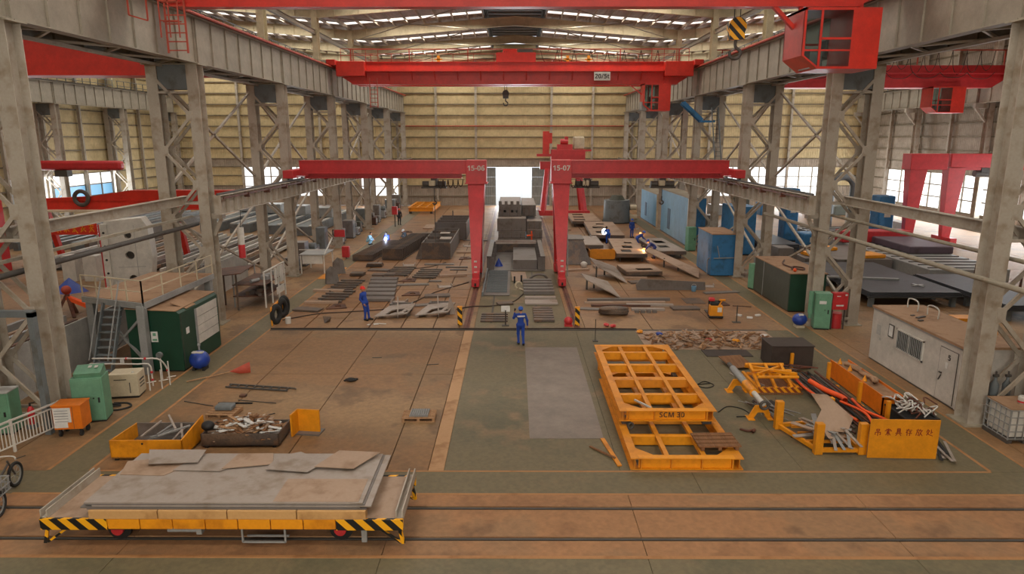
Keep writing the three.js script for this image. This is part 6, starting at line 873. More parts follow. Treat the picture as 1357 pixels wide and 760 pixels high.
{ // welding platform: striped plates, grids, curved blanks, ribbed panels
  gs('black flat plate in the striped row behind the red helmet worker', M.darkplate, [0, 1, 2, 3, 4, 5].map(k => { const d = 38.0 + k * 1.15, s = -8.75 + (d - 38) * -0.13; return [s, s + 1.75, 0.02, 0.16, d, d + 0.72]; }), 'black plates in the striped row', 'plate', 'steel_plate');
  for (const [x, d, l] of [[-10.6, 39.2, 'near'], [-10.7, 42.4, 'beside the leaning blanks'], [-8.0, 47.0, 'in front of the ribbed panels'], [-6.0, 46.2, 'in front of the box frames']]) { const o = thing('bar_grid', 'low dark grid of steel bars ' + (l === 'near' ? 'beside the striped plate row' : l), 'grid', x, 0, d, -0.06); for (let k = 0; k < 5; k++) part(o, 'cross_bar', bb(-0.8, 0.8, 0.04, 0.12, -1.4 + k * 0.68, -1.2 + k * 0.68), M.plate); for (const q of [-0.6, 0.6]) part(o, 'runner', bb(q - 0.05, q + 0.05, 0, 0.05, -1.6, 1.6), M.darksteel); }
  for (const [x, d, l, f] of [[-6.35, 34.6, 'next to the red helmet worker', 0], [-4.25, 34.9, 'next to the striped post', 1]]) {
    const o = thing('curved_blank', 'bent steel blank with arched cut-out ' + l, 'blank', x, 0, d); const g = plate([[-0.95, -0.5], [0.75, -0.25], [1.05, 0.95], [0.55, 1.35], [-0.45, 1.25]], 0.05, [[[-0.45, -0.1], [-0.2, 0.55], [0.15, 0.75], [0.5, 0.7], [0.35, 0.35], [-0.05, 0.2], [-0.2, -0.1]], ring(0.62, 0.15, 0.13)]).rotateX(-Math.PI / 2).translate(0, 0.12, 0); const p = g.attributes.position; for (let i = 0; i < p.count; i++) p.setY(i, p.getY(i) + 0.2 * Math.max(0, p.getX(i)) ** 2 + 0.12 * Math.max(0, -p.getZ(i))); g.computeVertexNormals(); part(o, 'blank', g, M.platelight);
    part(o, 'web_plate', bar([0.25, 0.05, 0.3], [0.1, 0.85, -0.8], 0.05, 0.22), M.platelight); part(o, 'trough', [bb(-0.45, 0.75, 0.02, 0.32, -2.0, -1.92), bb(-0.45, 0.75, 0.02, 0.4, -1.3, -1.24), bb(-0.45, -0.38, 0.02, 0.36, -2.0, -1.24), bb(0.68, 0.75, 0.02, 0.36, -2.0, -1.24)], M.darkplate); part(o, 'packing', [bb(-0.8, -0.6, 0, 0.14, -0.1, 0.1), bb(0.6, 0.8, 0, 0.3, -0.4, -0.2)], M.plate); if (f) part(o, 'upright_fin', plate([[0.6, 0], [1.1, 0], [1.0, 0.5], [0.8, 1.0]], 0.04).translate(0, 0, -0.3), M.platelight);
  }
  for (const [x0, x1, d0, d1, h, l] of [[-12.0, -10.45, 51.2, 59, 0.5, 'dark ribbed steel panel beside the crouching welder'], [-9.75, -8.15, 51.6, 60.5, 0.9, 'brown-black ribbed panel in the middle of the platform']]) { const o = thing('ribbed_section', l, 'panel', (x0 + x1) / 2, 0, (d0 + d1) / 2, -0.1), w = (x1 - x0) / 2, L = (d1 - d0) / 2; part(o, 'base_plate', bb(-w, w, 0.02, 0.08, -L, L), M.darkplate); for (let k = 0; k < 18; k++) part(o, 'rib', bb(-w, w, 0.08, h, -L + k * 2 * L / 18, -L + 0.1 + k * 2 * L / 18), M.plate); part(o, 'side_plate', bb(-w - 0.05, -w, 0.02, h * 0.9, -L, L), M.darkplate); part(o, 'front_plate', bb(-w, w, 0.02, h, L - 0.05, L), M.plate); }
  { const o = thing('gusset_assembly', 'dark fabricated frame with triangular gusset plates on the platform', 'frame', -6.1, 0, 56.5); for (let k = 0; k < 6; k++) { part(o, 'cross_plate', bb(-1.1, 1.1, 0.02, 1.3, -4.4 + k * 1.75, -4.3 + k * 1.75), k % 2 ? M.plate : M.darkplate); part(o, 'gusset', plate([[-1.6, 0.02], [-1.1, 0.02], [-1.1, 1.3]], 0.06).translate(0, 0, -4.4 + k * 1.75), M.darkplate); } for (const x of [-1.1, 1.1]) part(o, 'side_plate', bb(x - 0.04, x + 0.04, 0.02, 1.25, -4.4, 4.4), M.darkplate); part(o, 'top_plate', bb(0.1, 1.0, 1.3, 1.36, 1.6, 2.8), M.platelight); part(o, 'top_plate', bb(-0.2, 0.6, 1.3, 1.36, -1.4, -0.4), M.platelight); }
  { const o = thing('gusset_assembly', 'taller dark fabricated frame behind the gusset frame', 'frame', -5.7, 0, 65.5); for (let k = 0; k < 4; k++) part(o, 'cross_plate', bb(-1.6, 1.2, 0.02, 1.6, -3 + k * 2, -2.9 + k * 2), M.darkplate); for (const x of [-1.6, 1.2]) part(o, 'side_plate', bb(x - 0.04, x + 0.04, 0.02, 1.55, -3.1, 3.1), M.plate); part(o, 'upright', bb(-0.3, -0.2, 1.5, 2.4, 0, 0.1), M.darkplate); }
  for (let k = 0; k < 4; k++) solo('stacked_plank', bb(-10.9 + k * 0.05, -9.7, 0.02 + k * 0.07, 0.08 + k * 0.07, -49.5 + k * 0.1, -48.9 + k * 0.1), M.plate, 'dark plank in the short stack in front of the ribbed panels', 'plank', 'planks before the ribbed panels'); for (let k = 0; k < 3; k++) solo('stacked_plank', bb(-11.3 + k * 0.05, -10.3, 0.02 + k * 0.07, 0.08 + k * 0.07, -46.2 + k * 0.1, -45.5 + k * 0.1), M.plate, 'dark plank in the stack beside the leaning blanks', 'plank', 'planks beside the leaning blanks');
  const o = loadFrame('distant yellow lifting frame standing near the gate wall', 0.3, -13.3, -10.0, 84.6, 92.5, 0.5); for (const [x, d] of [[-13, 85], [-10.4, 85], [-13, 92], [-10.4, 92]]) solo('frame_block', bb(x - 0.15, x + 0.15, 0, 0.3, -d - 0.15, -d + 0.15), M.darksteel, 'dark packing block under the distant yellow frame', 'block', 'blocks under the distant frame');
  for (const [x, d, L] of [[-4.2, 48.6, 1.6], [-4.0, 47.6, 1.2], [-5.2, 43.6, 0.8]]) solo('loose_angle', bb(x - L / 2, x + L / 2, 0.0, 0.09, -d - 0.12, -d + 0.12), M.darkplate, 'dark angle iron lying beside the gantry leg', 'angle iron', 'angle irons beside the gantry leg');
  for (let k = 0; k < 5; k++) solo('far_plate', bb(-9.5 + k * 1.3, -8.5 + k * 1.3, 0, 0.12, -73 - (k % 2) * 4, -70 - (k % 2) * 4), M.platebrown, 'flat brown plate on the floor toward the gate', 'plate', 'plates toward the gate');
  solo('rusty_chock', put(new THREE.TetrahedronGeometry(0.3), -9.6, 0.12, -33.6, 0.5), M.plate, 'small dark triangular chock on the brown floor', 'chock'); solo('white_scraps', [put(bb(-0.12, 0.12, 0, 0.05, -0.05, 0.05), -7.0, 0.01, -33.1, 0.4), put(bb(-0.08, 0.08, 0, 0.04, -0.04, 0.04), -7.35, 0.01, -33.0, 1.1), put(bb(-0.2, 0.2, 0, 0.03, -0.03, 0.03), -6.7, 0.01, -33.2, -0.2)], M.whitehose, 'white scraps on the floor beside the red helmet worker', 'scrap', undefined, 'stuff');
}
{ // loose pieces that litter the working areas
  const spots = [[-11.3, 36.0], [-9.9, 36.8], [-11.0, 37.6], [-6.6, 37.8], [-5.0, 37.2], [-4.6, 39.4], [-6.2, 40.0], [-11.4, 40.6], [-4.4, 42.0], [-6.6, 42.6], [-9.0, 45.8], [-7.0, 44.0], [-4.2, 45.4], [-7.8, 49.4], [-5.6, 49.8], [-9.6, 47.4], [-3.9, 52.5], [-3.8, 55], [-4.0, 58.5], [4.6, 36.2], [8.2, 43.4], [9.6, 43.6], [7.9, 44.6], [12.2, 42.2], [12.6, 40.4], [9.4, 36.4], [11.6, 37.6], [4.4, 47.4], [6.2, 48.6], [4.2, 50.2], [6.0, 62.4], [5.2, 65], [4.8, 69], [12.4, 70], [-3.6, 62], [-8.4, 66.5], [-10.8, 67.8]];
  const shapes = [[0.75, 0.1, 0.35], [0.55, 0.05, 0.55], [0.95, 0.14, 0.14], [0.45, 0.18, 0.3], [1.1, 0.06, 0.22]];
  spots.forEach(([x, d], k) => { const [w, h, l] = shapes[k % 5]; const g = k % 5 === 1 ? flat([[-w, -l], [w, -l * 0.8], [w * 0.7, l], [-w * 0.4, l]], h, [ring(0.05, -0.05, 0.18, 10)]) : k % 5 === 3 ? [bb(-w, w, 0, 0.04, -l, l), bb(-w, -w + 0.04, 0.04, h, -l, l), bb(w - 0.04, w, 0.04, h, -l, l)] : bb(-w, w, 0, h, -l, l); const o = solo('loose_piece', g, [M.plate, M.platebrown, M.darkplate, M.rustbar, M.platelight][(k * 3) % 5], ['rusty dark', 'dull brown', 'dark grey', 'reddish', 'pale grey'][(k * 3) % 5] + [' flat block', ' blank with a round hole', ' thick bar', ' channel offcut', ' thin strip'][k % 5] + (x < 0 ? ' lying on the welding platform plates' : ' on the floor among the trestle plates'), 'offcut', x < 0 ? 'loose pieces on the welding platform' : 'loose pieces among the trestle plates'); o.position.set(x, 0.003, -d); o.rotation.y = (k * 0.37) % 0.5 - 0.2; });
}
{ // smoky side of the hall: plates on trestles
  const tilted = (l, pts, t, m) => { const [a, b, c, d] = pts.map(p => V(...p)); const g = new THREE.BufferGeometry(), n = b.clone().sub(a).cross(d.clone().sub(a)).normalize().multiplyScalar(t), T4 = [a, b, c, d], B4 = T4.map(p => p.clone().sub(n)); const q = (i, j, k, e) => [i, j, k, i, k, e], v = []; for (const f of [q(T4[0], T4[1], T4[2], T4[3]), q(B4[3], B4[2], B4[1], B4[0]), ...[0, 1, 2, 3].map(i => q(B4[i], B4[(i + 1) % 4], T4[(i + 1) % 4], T4[i]))]) for (const p of f) v.push(p.x, p.y, p.z); g.setAttribute('position', new THREE.Float32BufferAttribute(v, 3)); g.computeVertexNormals(); return solo('tilted_plate', g, m, l, 'plate'); };
  tilted('grey plate tilted on a prop with its point toward the sling store', [[6.25, 0.06, 38.9], [5.9, 0.35, 42.2], [4.2, 0.9, 42.0], [4.4, 0.75, 40.8]], 0.05, M.platelight);
  tilted('grey plate tilted on a prop behind the first tilted plate', [[7.3, 0.06, 43.0], [7.0, 0.5, 46.5], [5.2, 1.15, 46.4], [5.5, 0.85, 44.8]], 0.05, M.platelight);
  tilted('brown sloping plate on short props beside the blue container', [[12.3, 0.12, 44.5], [12.9, 0.25, 46.6], [10.4, 1.0, 52], [9.9, 0.9, 50.8]], 0.05, M.platebrown);
  solo('plate_prop', [bar([4.5, 0, -41.3], [4.5, 0.74, -41.3], 0.1), bar([5.0, 0, -41.8], [5.0, 0.62, -41.8], 0.1)], M.darksteel, 'short props under the first tilted plate', 'prop'); solo('plate_prop', [bar([5.55, 0, -45.2], [5.55, 0.8, -45.2], 0.1), bar([6.2, 0, -46], [6.2, 0.66, -46], 0.1)], M.darksteel, 'short props under the second tilted plate', 'prop'); solo('plate_prop', [bar([10.9, 0, -48.8], [10.9, 0.68, -48.8], 0.1), bar([11.6, 0, -47.4], [11.6, 0.44, -47.4], 0.1)], M.darksteel, 'short props under the brown sloping plate', 'prop');
  { const o = thing('long_plate', 'long grey plate standing on edge across the bay', 'plate', 9.7, 0, 41.2, 0.02); part(o, 'plate', plate([[-2.1, 0], [2.15, 0], [2.1, 0.5], [-1.9, 0.72], [-2.2, 0.35]], 0.06), M.darkplate); part(o, 'rear_plate', bb(-2.0, 2.0, 0, 0.3, -0.7, -0.64), M.darkplate); for (const x of [-1.55, 1.55]) part(o, 'foot', bb(x - 0.05, x + 0.05, 0, 0.3, -0.65, 0), M.darkplate); }
  { const o = thing('paint_bucket', 'small light blue bucket in front of the long grey plate', 'bucket', 11.0, 0, 40.75); part(o, 'bucket', lathe([[0, 0.02], [0.13, 0.02], [0.16, 0.34], [0.14, 0.34], [0.12, 0.05], [0, 0.05]], 14), M.bluepale); part(o, 'bail', hose([[-0.15, 0.32, 0], [-0.1, 0.45, 0], [0.1, 0.45, 0], [0.15, 0.32, 0]], 0.012, 10, 5), M.white); }
  [[4.2, 9.0, 38.3, 0.16, M.darkplate, 'dark channel', 0.05], [4.0, 8.6, 37.7, 0.1, M.platebrown, 'brown flat', 0.03], [4.3, 7.6, 37.0, 0.1, M.rustbar, 'rusty flat', 0.0], [6.3, 8.9, 37.1, 0.12, M.platelight, 'grey flat', -0.04], [6.4, 8.2, 36.1, 0.12, M.platelight, 'pale short', -0.02]].forEach(([x0, x1, d, h, m, w, a]) => solo('long_section', put(bb((x0 - x1) / 2, (x1 - x0) / 2, 0, h, -0.14, 0.14), (x0 + x1) / 2, 0.0, -d, a), m, w + ' bar in the loose row in front of the tilted plates', 'bar'));
  { const o = thing('chain_heap', 'dark bundle of chain in front of the loose bars', 'bundle', 5.3, 0, 35.1); part(o, 'bundle', [0, 1, 2].map(k => hose([[-0.7, 0.12 + k * 0.1, -0.2 + k * 0.1], [0, 0.16 + k * 0.1, 0.2], [0.7, 0.12 + k * 0.1, 0], [0, 0.2 + k * 0.06, -0.25]], 0.12, 20, 6, true)), M.plate); }
  for (let k = 0; k < 4; k++) solo('small_block', bb(6.5 + k * 0.32, 6.72 + k * 0.32, 0, 0.15, -35.7, -35.5), M.darkplate, 'small dark block in the row beside the chain bundle', 'block', 'blocks beside the chain bundle');
  solo('floor_cover', bb(9.8, 10.9, 0, 0.015, -39.0, -37.6), M.plate, 'square dark brown cover plate in the floor beside the stacker', 'cover');
  function trestlePlate(l, x, d, w, L, turn, m, holes, y = 0.62) { const o = thing('trestle_plate', l, 'plate', x, 0, d, turn); part(o, 'plate', flat(rect(-w, w, -L, L), 0.05, holes.map(([a, b, s, t]) => rect(a - s, a + s, b - t, b + t))).translate(0, y, 0), m); for (const z of [-L + 0.5, L - 0.5]) part(o, 'trestle', [bb(-w + 0.1, w - 0.1, y - 0.34, y - 0.24, z - 0.06, z + 0.06), bar([-w + 0.3, 0, z], [-w + 0.3, y - 0.24, z], 0.09), bar([w - 0.3, 0, z], [w - 0.3, y - 0.24, z], 0.09)], M.darksteel); for (const q of [-1, 1]) { part(o, 'edge_flange', bb(-w, w, y - 0.24, y, q * L - (q > 0 ? 0.05 : 0), q * L + (q > 0 ? 0 : 0.05)), M.plate); part(o, 'side_flange', bb(q * w, q * (w - 0.05), y - 0.24, y, -L + 0.05, L - 0.05), M.plate); } part(o, 'under_plate', bb(-w + 0.05, w - 0.05, y - 0.24, y - 0.21, -L + 0.05, L - 0.05), M.blackplate ?? (M.blackplate = mat('blackplate', 0x35363a, 0.55))); return o; }
  trestlePlate('rusty brown plate with square holes on trestles, with sparks at its corner', 9.1, 54.8, 1.15, 4.0, -0.05, M.platebrown, [[0.0, -0.6, 0.4, 0.65], [0.3, 1.6, 0.3, 0.4], [-0.3, -2.6, 0.38, 0.6]]);
  trestlePlate('grey plate with two square holes on trestles beside the blue booth', 12.05, 55.6, 1.1, 3.5, 0.06, M.platelight, [[-0.1, -1.2, 0.42, 0.62], [0.2, 1.3, 0.46, 0.7]]);
  trestlePlate('grey plate on trestles behind the yellow trough', 5.9, 57.8, 1.4, 2.6, 0, M.platelight, [[0.9, 1.9, 0.12, 0.12]]);
  trestlePlate('long brown plate with holes on trestles under the welding arc', 8.6, 66.0, 1.5, 5.0, -0.03, M.platebrown, [[-0.4, -3, 0.5, 0.6], [-0.4, 0.4, 0.55, 0.6], [0, 3, 0.4, 0.5]]);
  trestlePlate('far plate with dark holes on trestles beside the green blower', 7.6, 75.4, 1.5, 3.8, 0.0, M.platebrown, [[-0.6, -2.5, 0.6, 0.6], [-0.5, 0, 0.6, 0.6], [-0.4, 2.5, 0.6, 0.6]]);
  trestlePlate('low rusty plate with an opening in front of the long grey plate', 8.7, 46.6, 1.25, 1.3, 0.1, M.platebrown, [[0.2, -0.5, 0.55, 0.35]], 0.34);
  { const o = thing('yellow_trough', 'rounded bright yellow trough on the floor among the plates', 'trough', 6.78, 0, 52.3); const s = new THREE.Shape(); s.moveTo(-0.95, 0.15); s.quadraticCurveTo(-0.95, 0, -0.75, 0); s.lineTo(0.75, 0); s.quadraticCurveTo(0.98, 0, 0.98, 0.25); s.lineTo(0.98, 0.55); s.quadraticCurveTo(0.95, 0.78, 0.75, 0.78); s.lineTo(-0.75, 0.78); s.quadraticCurveTo(-0.98, 0.78, -0.98, 0.55); s.closePath(); part(o, 'shell', new THREE.ExtrudeGeometry(s, { depth: 0.12, bevelEnabled: false }).translate(0, 0.08, 0.5), M.yellow2); for (const s of [-1, 1]) part(o, 'side_plate', bb(s * 0.98, s * 0.9, 0.1, 0.75, -0.5, 0.5), M.yellow2); part(o, 'lining', bb(-0.9, 0.9, 0.3, 0.36, -0.5, 0.5), M.plate); part(o, 'foot', bb(-0.8, 0.8, 0, 0.1, -0.3, 0.4), M.darksteel); }
  { const o = thing('hopper', 'dark tapered steel hopper section beside the gantry leg', 'hopper', 4.65, 0, 52.0, 0.0); const g = new THREE.CylinderGeometry(0.75, 1.5, 1.7, 4, 1, true).rotateY(0.78).translate(0, 0.88, 0).scale(1, 1, 2.2).toNonIndexed(); g.computeVertexNormals(); part(o, 'shell', g, M.plate); part(o, 'rim', [bb(-0.6, 0.6, 1.7, 1.78, -1.2, 1.2)], M.darkplate); part(o, 'base', bb(-1.05, 1.05, 0, 0.06, -2.2, 2.2), M.darkplate); }
  { const o = thing('white_pot', 'small white pot lamp on the floor beside the gantry leg', 'pot', 5.0, 0, 48.2); part(o, 'pot', lathe([[0, 0.1], [0.2, 0.1], [0.26, 0.4], [0.1, 0.52], [0, 0.52]], 14), M.white); part(o, 'stand', bb(-0.12, 0.12, 0, 0.1, -0.12, 0.12), M.darksteel); }
  { // stacker
    const o = thing('pallet_stacker', 'small yellow pedestrian stacker with red flag on the brown floor', 'stacker', 10.55, 0, 34.6, -0.05); part(o, 'body', rb(-0.33, 0.33, 0.1, 0.68, -0.2, 0.25, 0.04), M.yellow2); part(o, 'bumper', rb(-0.36, 0.36, 0.03, 0.14, -0.22, 0.28, 0.03), M.black); part(o, 'label', bb(0.04, 0.26, 0.35, 0.6, 0.25, 0.26), M.paper); part(o, 'mast', [bb(-0.33, -0.27, 0.1, 0.85, -0.28, -0.2), bb(0.27, 0.33, 0.1, 0.85, -0.28, -0.2), bb(-0.33, 0.33, 0.78, 0.85, -0.28, -0.2)], M.black); part(o, 'fork', [bb(-0.28, -0.16, 0.05, 0.1, -1.3, -0.2), bb(0.16, 0.28, 0.05, 0.1, -1.3, -0.2)], M.darksteel); part(o, 'tiller', [bar([0.1, 0.65, 0.2], [0.25, 1.0, 0.25], 0.06), rb(0.1, 0.42, 0.95, 1.05, 0.2, 0.3, 0.03)], M.yellow2); part(o, 'flag', rb(-0.36, -0.08, 0.88, 1.06, -0.2, 0.1, 0.04), M.redlow); part(o, 'cowl', rb(-0.3, 0.15, 0.66, 0.85, -0.18, 0.18, 0.05), M.black); for (const x of [-0.22, 0.22]) part(o, 'wheel', new THREE.CylinderGeometry(0.08, 0.08, 0.08, 12).rotateZ(Math.PI / 2).translate(x, 0.08, 0.1), M.rubber);
    const p = thing('thin_stand', 'thin iron stand with flat foot beside the yellow stacker', 'stand', 11.35, 0, 33.6); part(p, 'pole', rod([0, 0.02, 0], [0, 0.9, 0], 0.03, 6), M.darksteel); part(p, 'arm', bar([-0.25, 0.88, 0], [0.7, 0.82, 0], 0.04), M.rustbar); part(p, 'foot', bb(-0.2, 0.2, 0, 0.03, -0.12, 0.12), M.darksteel); for (const [x, d] of [[11.9, 34.9], [12.3, 34.4], [12.9, 34.9]]) solo('white_pebble', put(bb(-0.14, 0.14, 0, 0.08, -0.07, 0.07), x, 0.01, -d, x), M.whitehose, 'white wrapped bundle on the floor beyond the yellow stacker', 'bundle', 'white bundles beyond the stacker'); const q = thing('thin_stand', 'thin dark stake standing behind the yellow frames', 'stand', 3.75, 0, 30.3); part(q, 'pole', rod([0, 0.02, 0], [0, 1.05, 0], 0.02, 6), M.darksteel); part(q, 'foot', bb(-0.12, 0.12, 0, 0.03, -0.12, 0.12), M.darksteel); }
}
// ================================================================ the machine tool bay
{
  for (let p = 0; p < 5; p++) { const x0 = -19.2 - p * 3.1, y0 = 0.18, n = 11; for (let k = 0; k < n; k++) { const x = x0 - k * 0.24, L = rr(11, 15), d0 = 46 + rr(0, 2); solo('long_rail', bb(x - 0.09, x + 0.09, y0, y0 + 0.2 + 0.22 * ((k * 7) % 3), -d0 - L, -d0), [M.white, M.grey, M.platebrown, M.plate][(k * 3 + p) % 4], ['white', 'grey', 'pale brown', 'rusty'][(k * 3 + p) % 4] + ' long steel section in stack row ' + ['one', 'two', 'three', 'four', 'five'][p] + ' of the machine tool bay', 'section', 'long sections in the machine tool bay'); } for (const d of [47.6, 52.5, 56.5]) solo('stock_bearer', bb(x0 - 2.6, x0 + 0.2, 0, 0.18, -d - 0.1, -d + 0.1), M.darksteel, 'dark cross bearer under the long steel sections', 'bearer', 'bearers under the long sections'); }
  for (let p = 0; p < 3; p++) for (let k = 0; k < 12; k++) { const x = -19.4 - p * 4.6 - k * 0.34, L = rr(5.5, 8); solo('short_rail', put(bb(-0.1, 0.1, 0, 0.16 + 0.14 * ((k * 5) % 3), -L / 2, L / 2), x, 0, -29 + rr(-0.6, 0.6), rr(-0.012, 0.012)), [M.white, M.platebrown, M.grey, M.rustbar][(k + p) % 4], ['white', 'pale brown', 'grey', 'reddish'][(k + p) % 4] + ' short steel section laid out behind the white partition', 'section', 'short sections behind the white partition'); }
  for (let k = 0; k < 9; k++) solo('roller_beam', bb(-45.5 + k * 1.2, -45.1 + k * 1.2, 0.0, 0.7, -82, -56), k % 2 ? M.slate : M.darkplate, 'dark long roller bed far down the machine tool bay', 'conveyor', 'roller beds in the machine tool bay');
  for (let k = 0; k < 4; k++) { const o = thing('planer_bed', 'long grey machine bed with white guide rails, ' + ['first', 'second', 'third', 'fourth'][k] + ' from the column row', 'machine', -20.5 - k * 3.4, 0, 73 + k, 0, 'machine beds in the machine tool bay'); part(o, 'bed', rb(-1.0, 1.0, 0, 0.9, -8, 8, 0.05), M.slate); for (const x of [-0.8, 0.8]) part(o, 'guide_rail', bb(x - 0.1, x + 0.1, 0.9, 1.0, -8, 8), M.white); part(o, 'tool_head', rb(-1.1, 1.1, 1.0, 2.0, -1 - k, 1 - k, 0.06), M.grey); }
  { const o = thing('boring_mill', 'tall white machine tool column with round holes', 'machine', -23.1, 0, 40.3, 0.25); part(o, 'column', plate([[-1.05, 0.1], [1.0, 0.1], [1.3, 2.2], [1.2, 4.1], [0.9, 4.6], [-1.1, 4.45]], 1.2, [ring(0.1, 3.6, 0.2), ring(0.1, 2.4, 0.25), ring(0.15, 1.0, 0.22)]).translate(0, 0, -0.6), M.white); part(o, 'core', bb(-0.9, 0.9, 0.2, 4.2, -0.5, 0.3), M.darksteel); part(o, 'guide_way', bb(-1.3, -0.95, 0.1, 4.3, 0.3, 0.75), M.white); for (let k = 0; k < 5; k++) part(o, 'bolt_cover', rod([-1.12, 0.6 + k * 0.8, 0.75], [-1.12, 0.6 + k * 0.8, 0.78], 0.07, 8), M.black); part(o, 'base', bb(-1.5, 1.6, 0, 0.12, -1, 1), M.grey); part(o, 'seam', [bb(0.45, 0.47, 0.2, 4.2, 0.6, 0.612), bb(-0.6, 0.9, 1.7, 1.72, 0.6, 0.612)], M.grey); }
  { const o = thing('gear_head', 'grey round gear head with bolts beside the white machine column', 'machine', -20.3, 0, 37.6); part(o, 'gear', [new THREE.CylinderGeometry(0.55, 0.55, 0.4, 12).rotateX(Math.PI / 2).translate(0, 0.95, 0), ...Array.from({ length: 8 }, (_, i) => new THREE.SphereGeometry(0.13, 8, 6).translate(0.5 * Math.cos(i * 0.785), 0.95 + 0.5 * Math.sin(i * 0.785), 0.22))], M.cream); part(o, 'bore', new THREE.CylinderGeometry(0.2, 0.2, 0.42, 12).rotateX(Math.PI / 2).translate(0, 0.95, 0.02), M.black); part(o, 'base', rb(-0.6, 0.6, 0, 0.5, -0.4, 0.4, 0.04), M.rustbar); }
  { const o = thing('control_box', 'cream boxed machine control unit with dark panel', 'control unit', -18.9, 0, 36.6, 0.3); part(o, 'body', rb(-0.75, 0.75, 0.9, 1.9, -0.5, 0.5, 0.03), M.cream); part(o, 'panel', bb(0.1, 0.68, 1.1, 1.7, 0.5, 0.53), M.darksteel); for (let k = 0; k < 6; k++) part(o, 'button', bb(0.18 + (k % 3) * 0.16, 0.28 + (k % 3) * 0.16, 1.25 + (k > 2 ? 0.2 : 0), 1.35 + (k > 2 ? 0.2 : 0), 0.53, 0.55), M.grey); part(o, 'pedestal', bb(-0.4, 0.4, 0, 0.9, -0.3, 0.3), M.plate); solo('white_box_unit', rb(-21.9, -21.1, 0.0, 1.3, -37.6, -36.8, 0.03), M.white, 'plain white cabinet between the machine column and gear head', 'cabinet'); }
  { const o = thing('orange_welder_arm', 'orange jointed machine with round head among the steel sections', 'machine', -23.6, 0, 34.8); part(o, 'pedestal', [bar([-0.5, 0, 0.4], [0, 1.2, 0], 0.14), bar([0.5, 0, 0.4], [0, 1.2, 0], 0.14), bar([0, 0, -0.6], [0, 1.2, 0], 0.14)], M.railred); part(o, 'head', new THREE.SphereGeometry(0.24, 12, 10).translate(0, 1.4, 0), M.redpipe); part(o, 'arm', [bar([0, 1.0, 0], [1.4, 0.5, 0.2], 0.22), bar([1.4, 0.5, 0.2], [1.7, 1.0, 0.2], 0.3, 0.12)], M.orangesling); }
  solo('blue_tarpaulin', put(new THREE.ConeGeometry(0.9, 0.9, 5).scale(1.2, 1, 0.8), -27.2, 0.45, -40.5, 0.4), M.bluedeep, 'crumpled dark blue tarpaulin heaped in front of the steel sections', 'tarpaulin');
  for (const [x, d, m, l] of [[-27.8, 44, 'white', 'white tall switch cabinet'], [-29.2, 44, 'white', 'white narrow switch cabinet'], [-25.6, 42, 'redlow', 'red narrow mast']]) solo('machine_mast', rb(x - (m === 'redlow' ? 0.12 : 0.45), x + (m === 'redlow' ? 0.12 : 0.45), 0, m === 'redlow' ? 4.0 : 1.7, -d - 0.4, -d + 0.4, 0.03), M[m], l + ' standing in front of the steel sections', 'cabinet'); solo('machine_mast', [rb(-37.9, -36.6, 0.0, 5.6, -47.6, -47, 0.03)], M.white, 'white tall board with red edge against the bay wall', 'board'); solo('machine_mast', [rb(-36.5, -35.9, 0.0, 5.8, -47.6, -47, 0.03)], M.redlow, 'red tall board beside the white one', 'board');
}
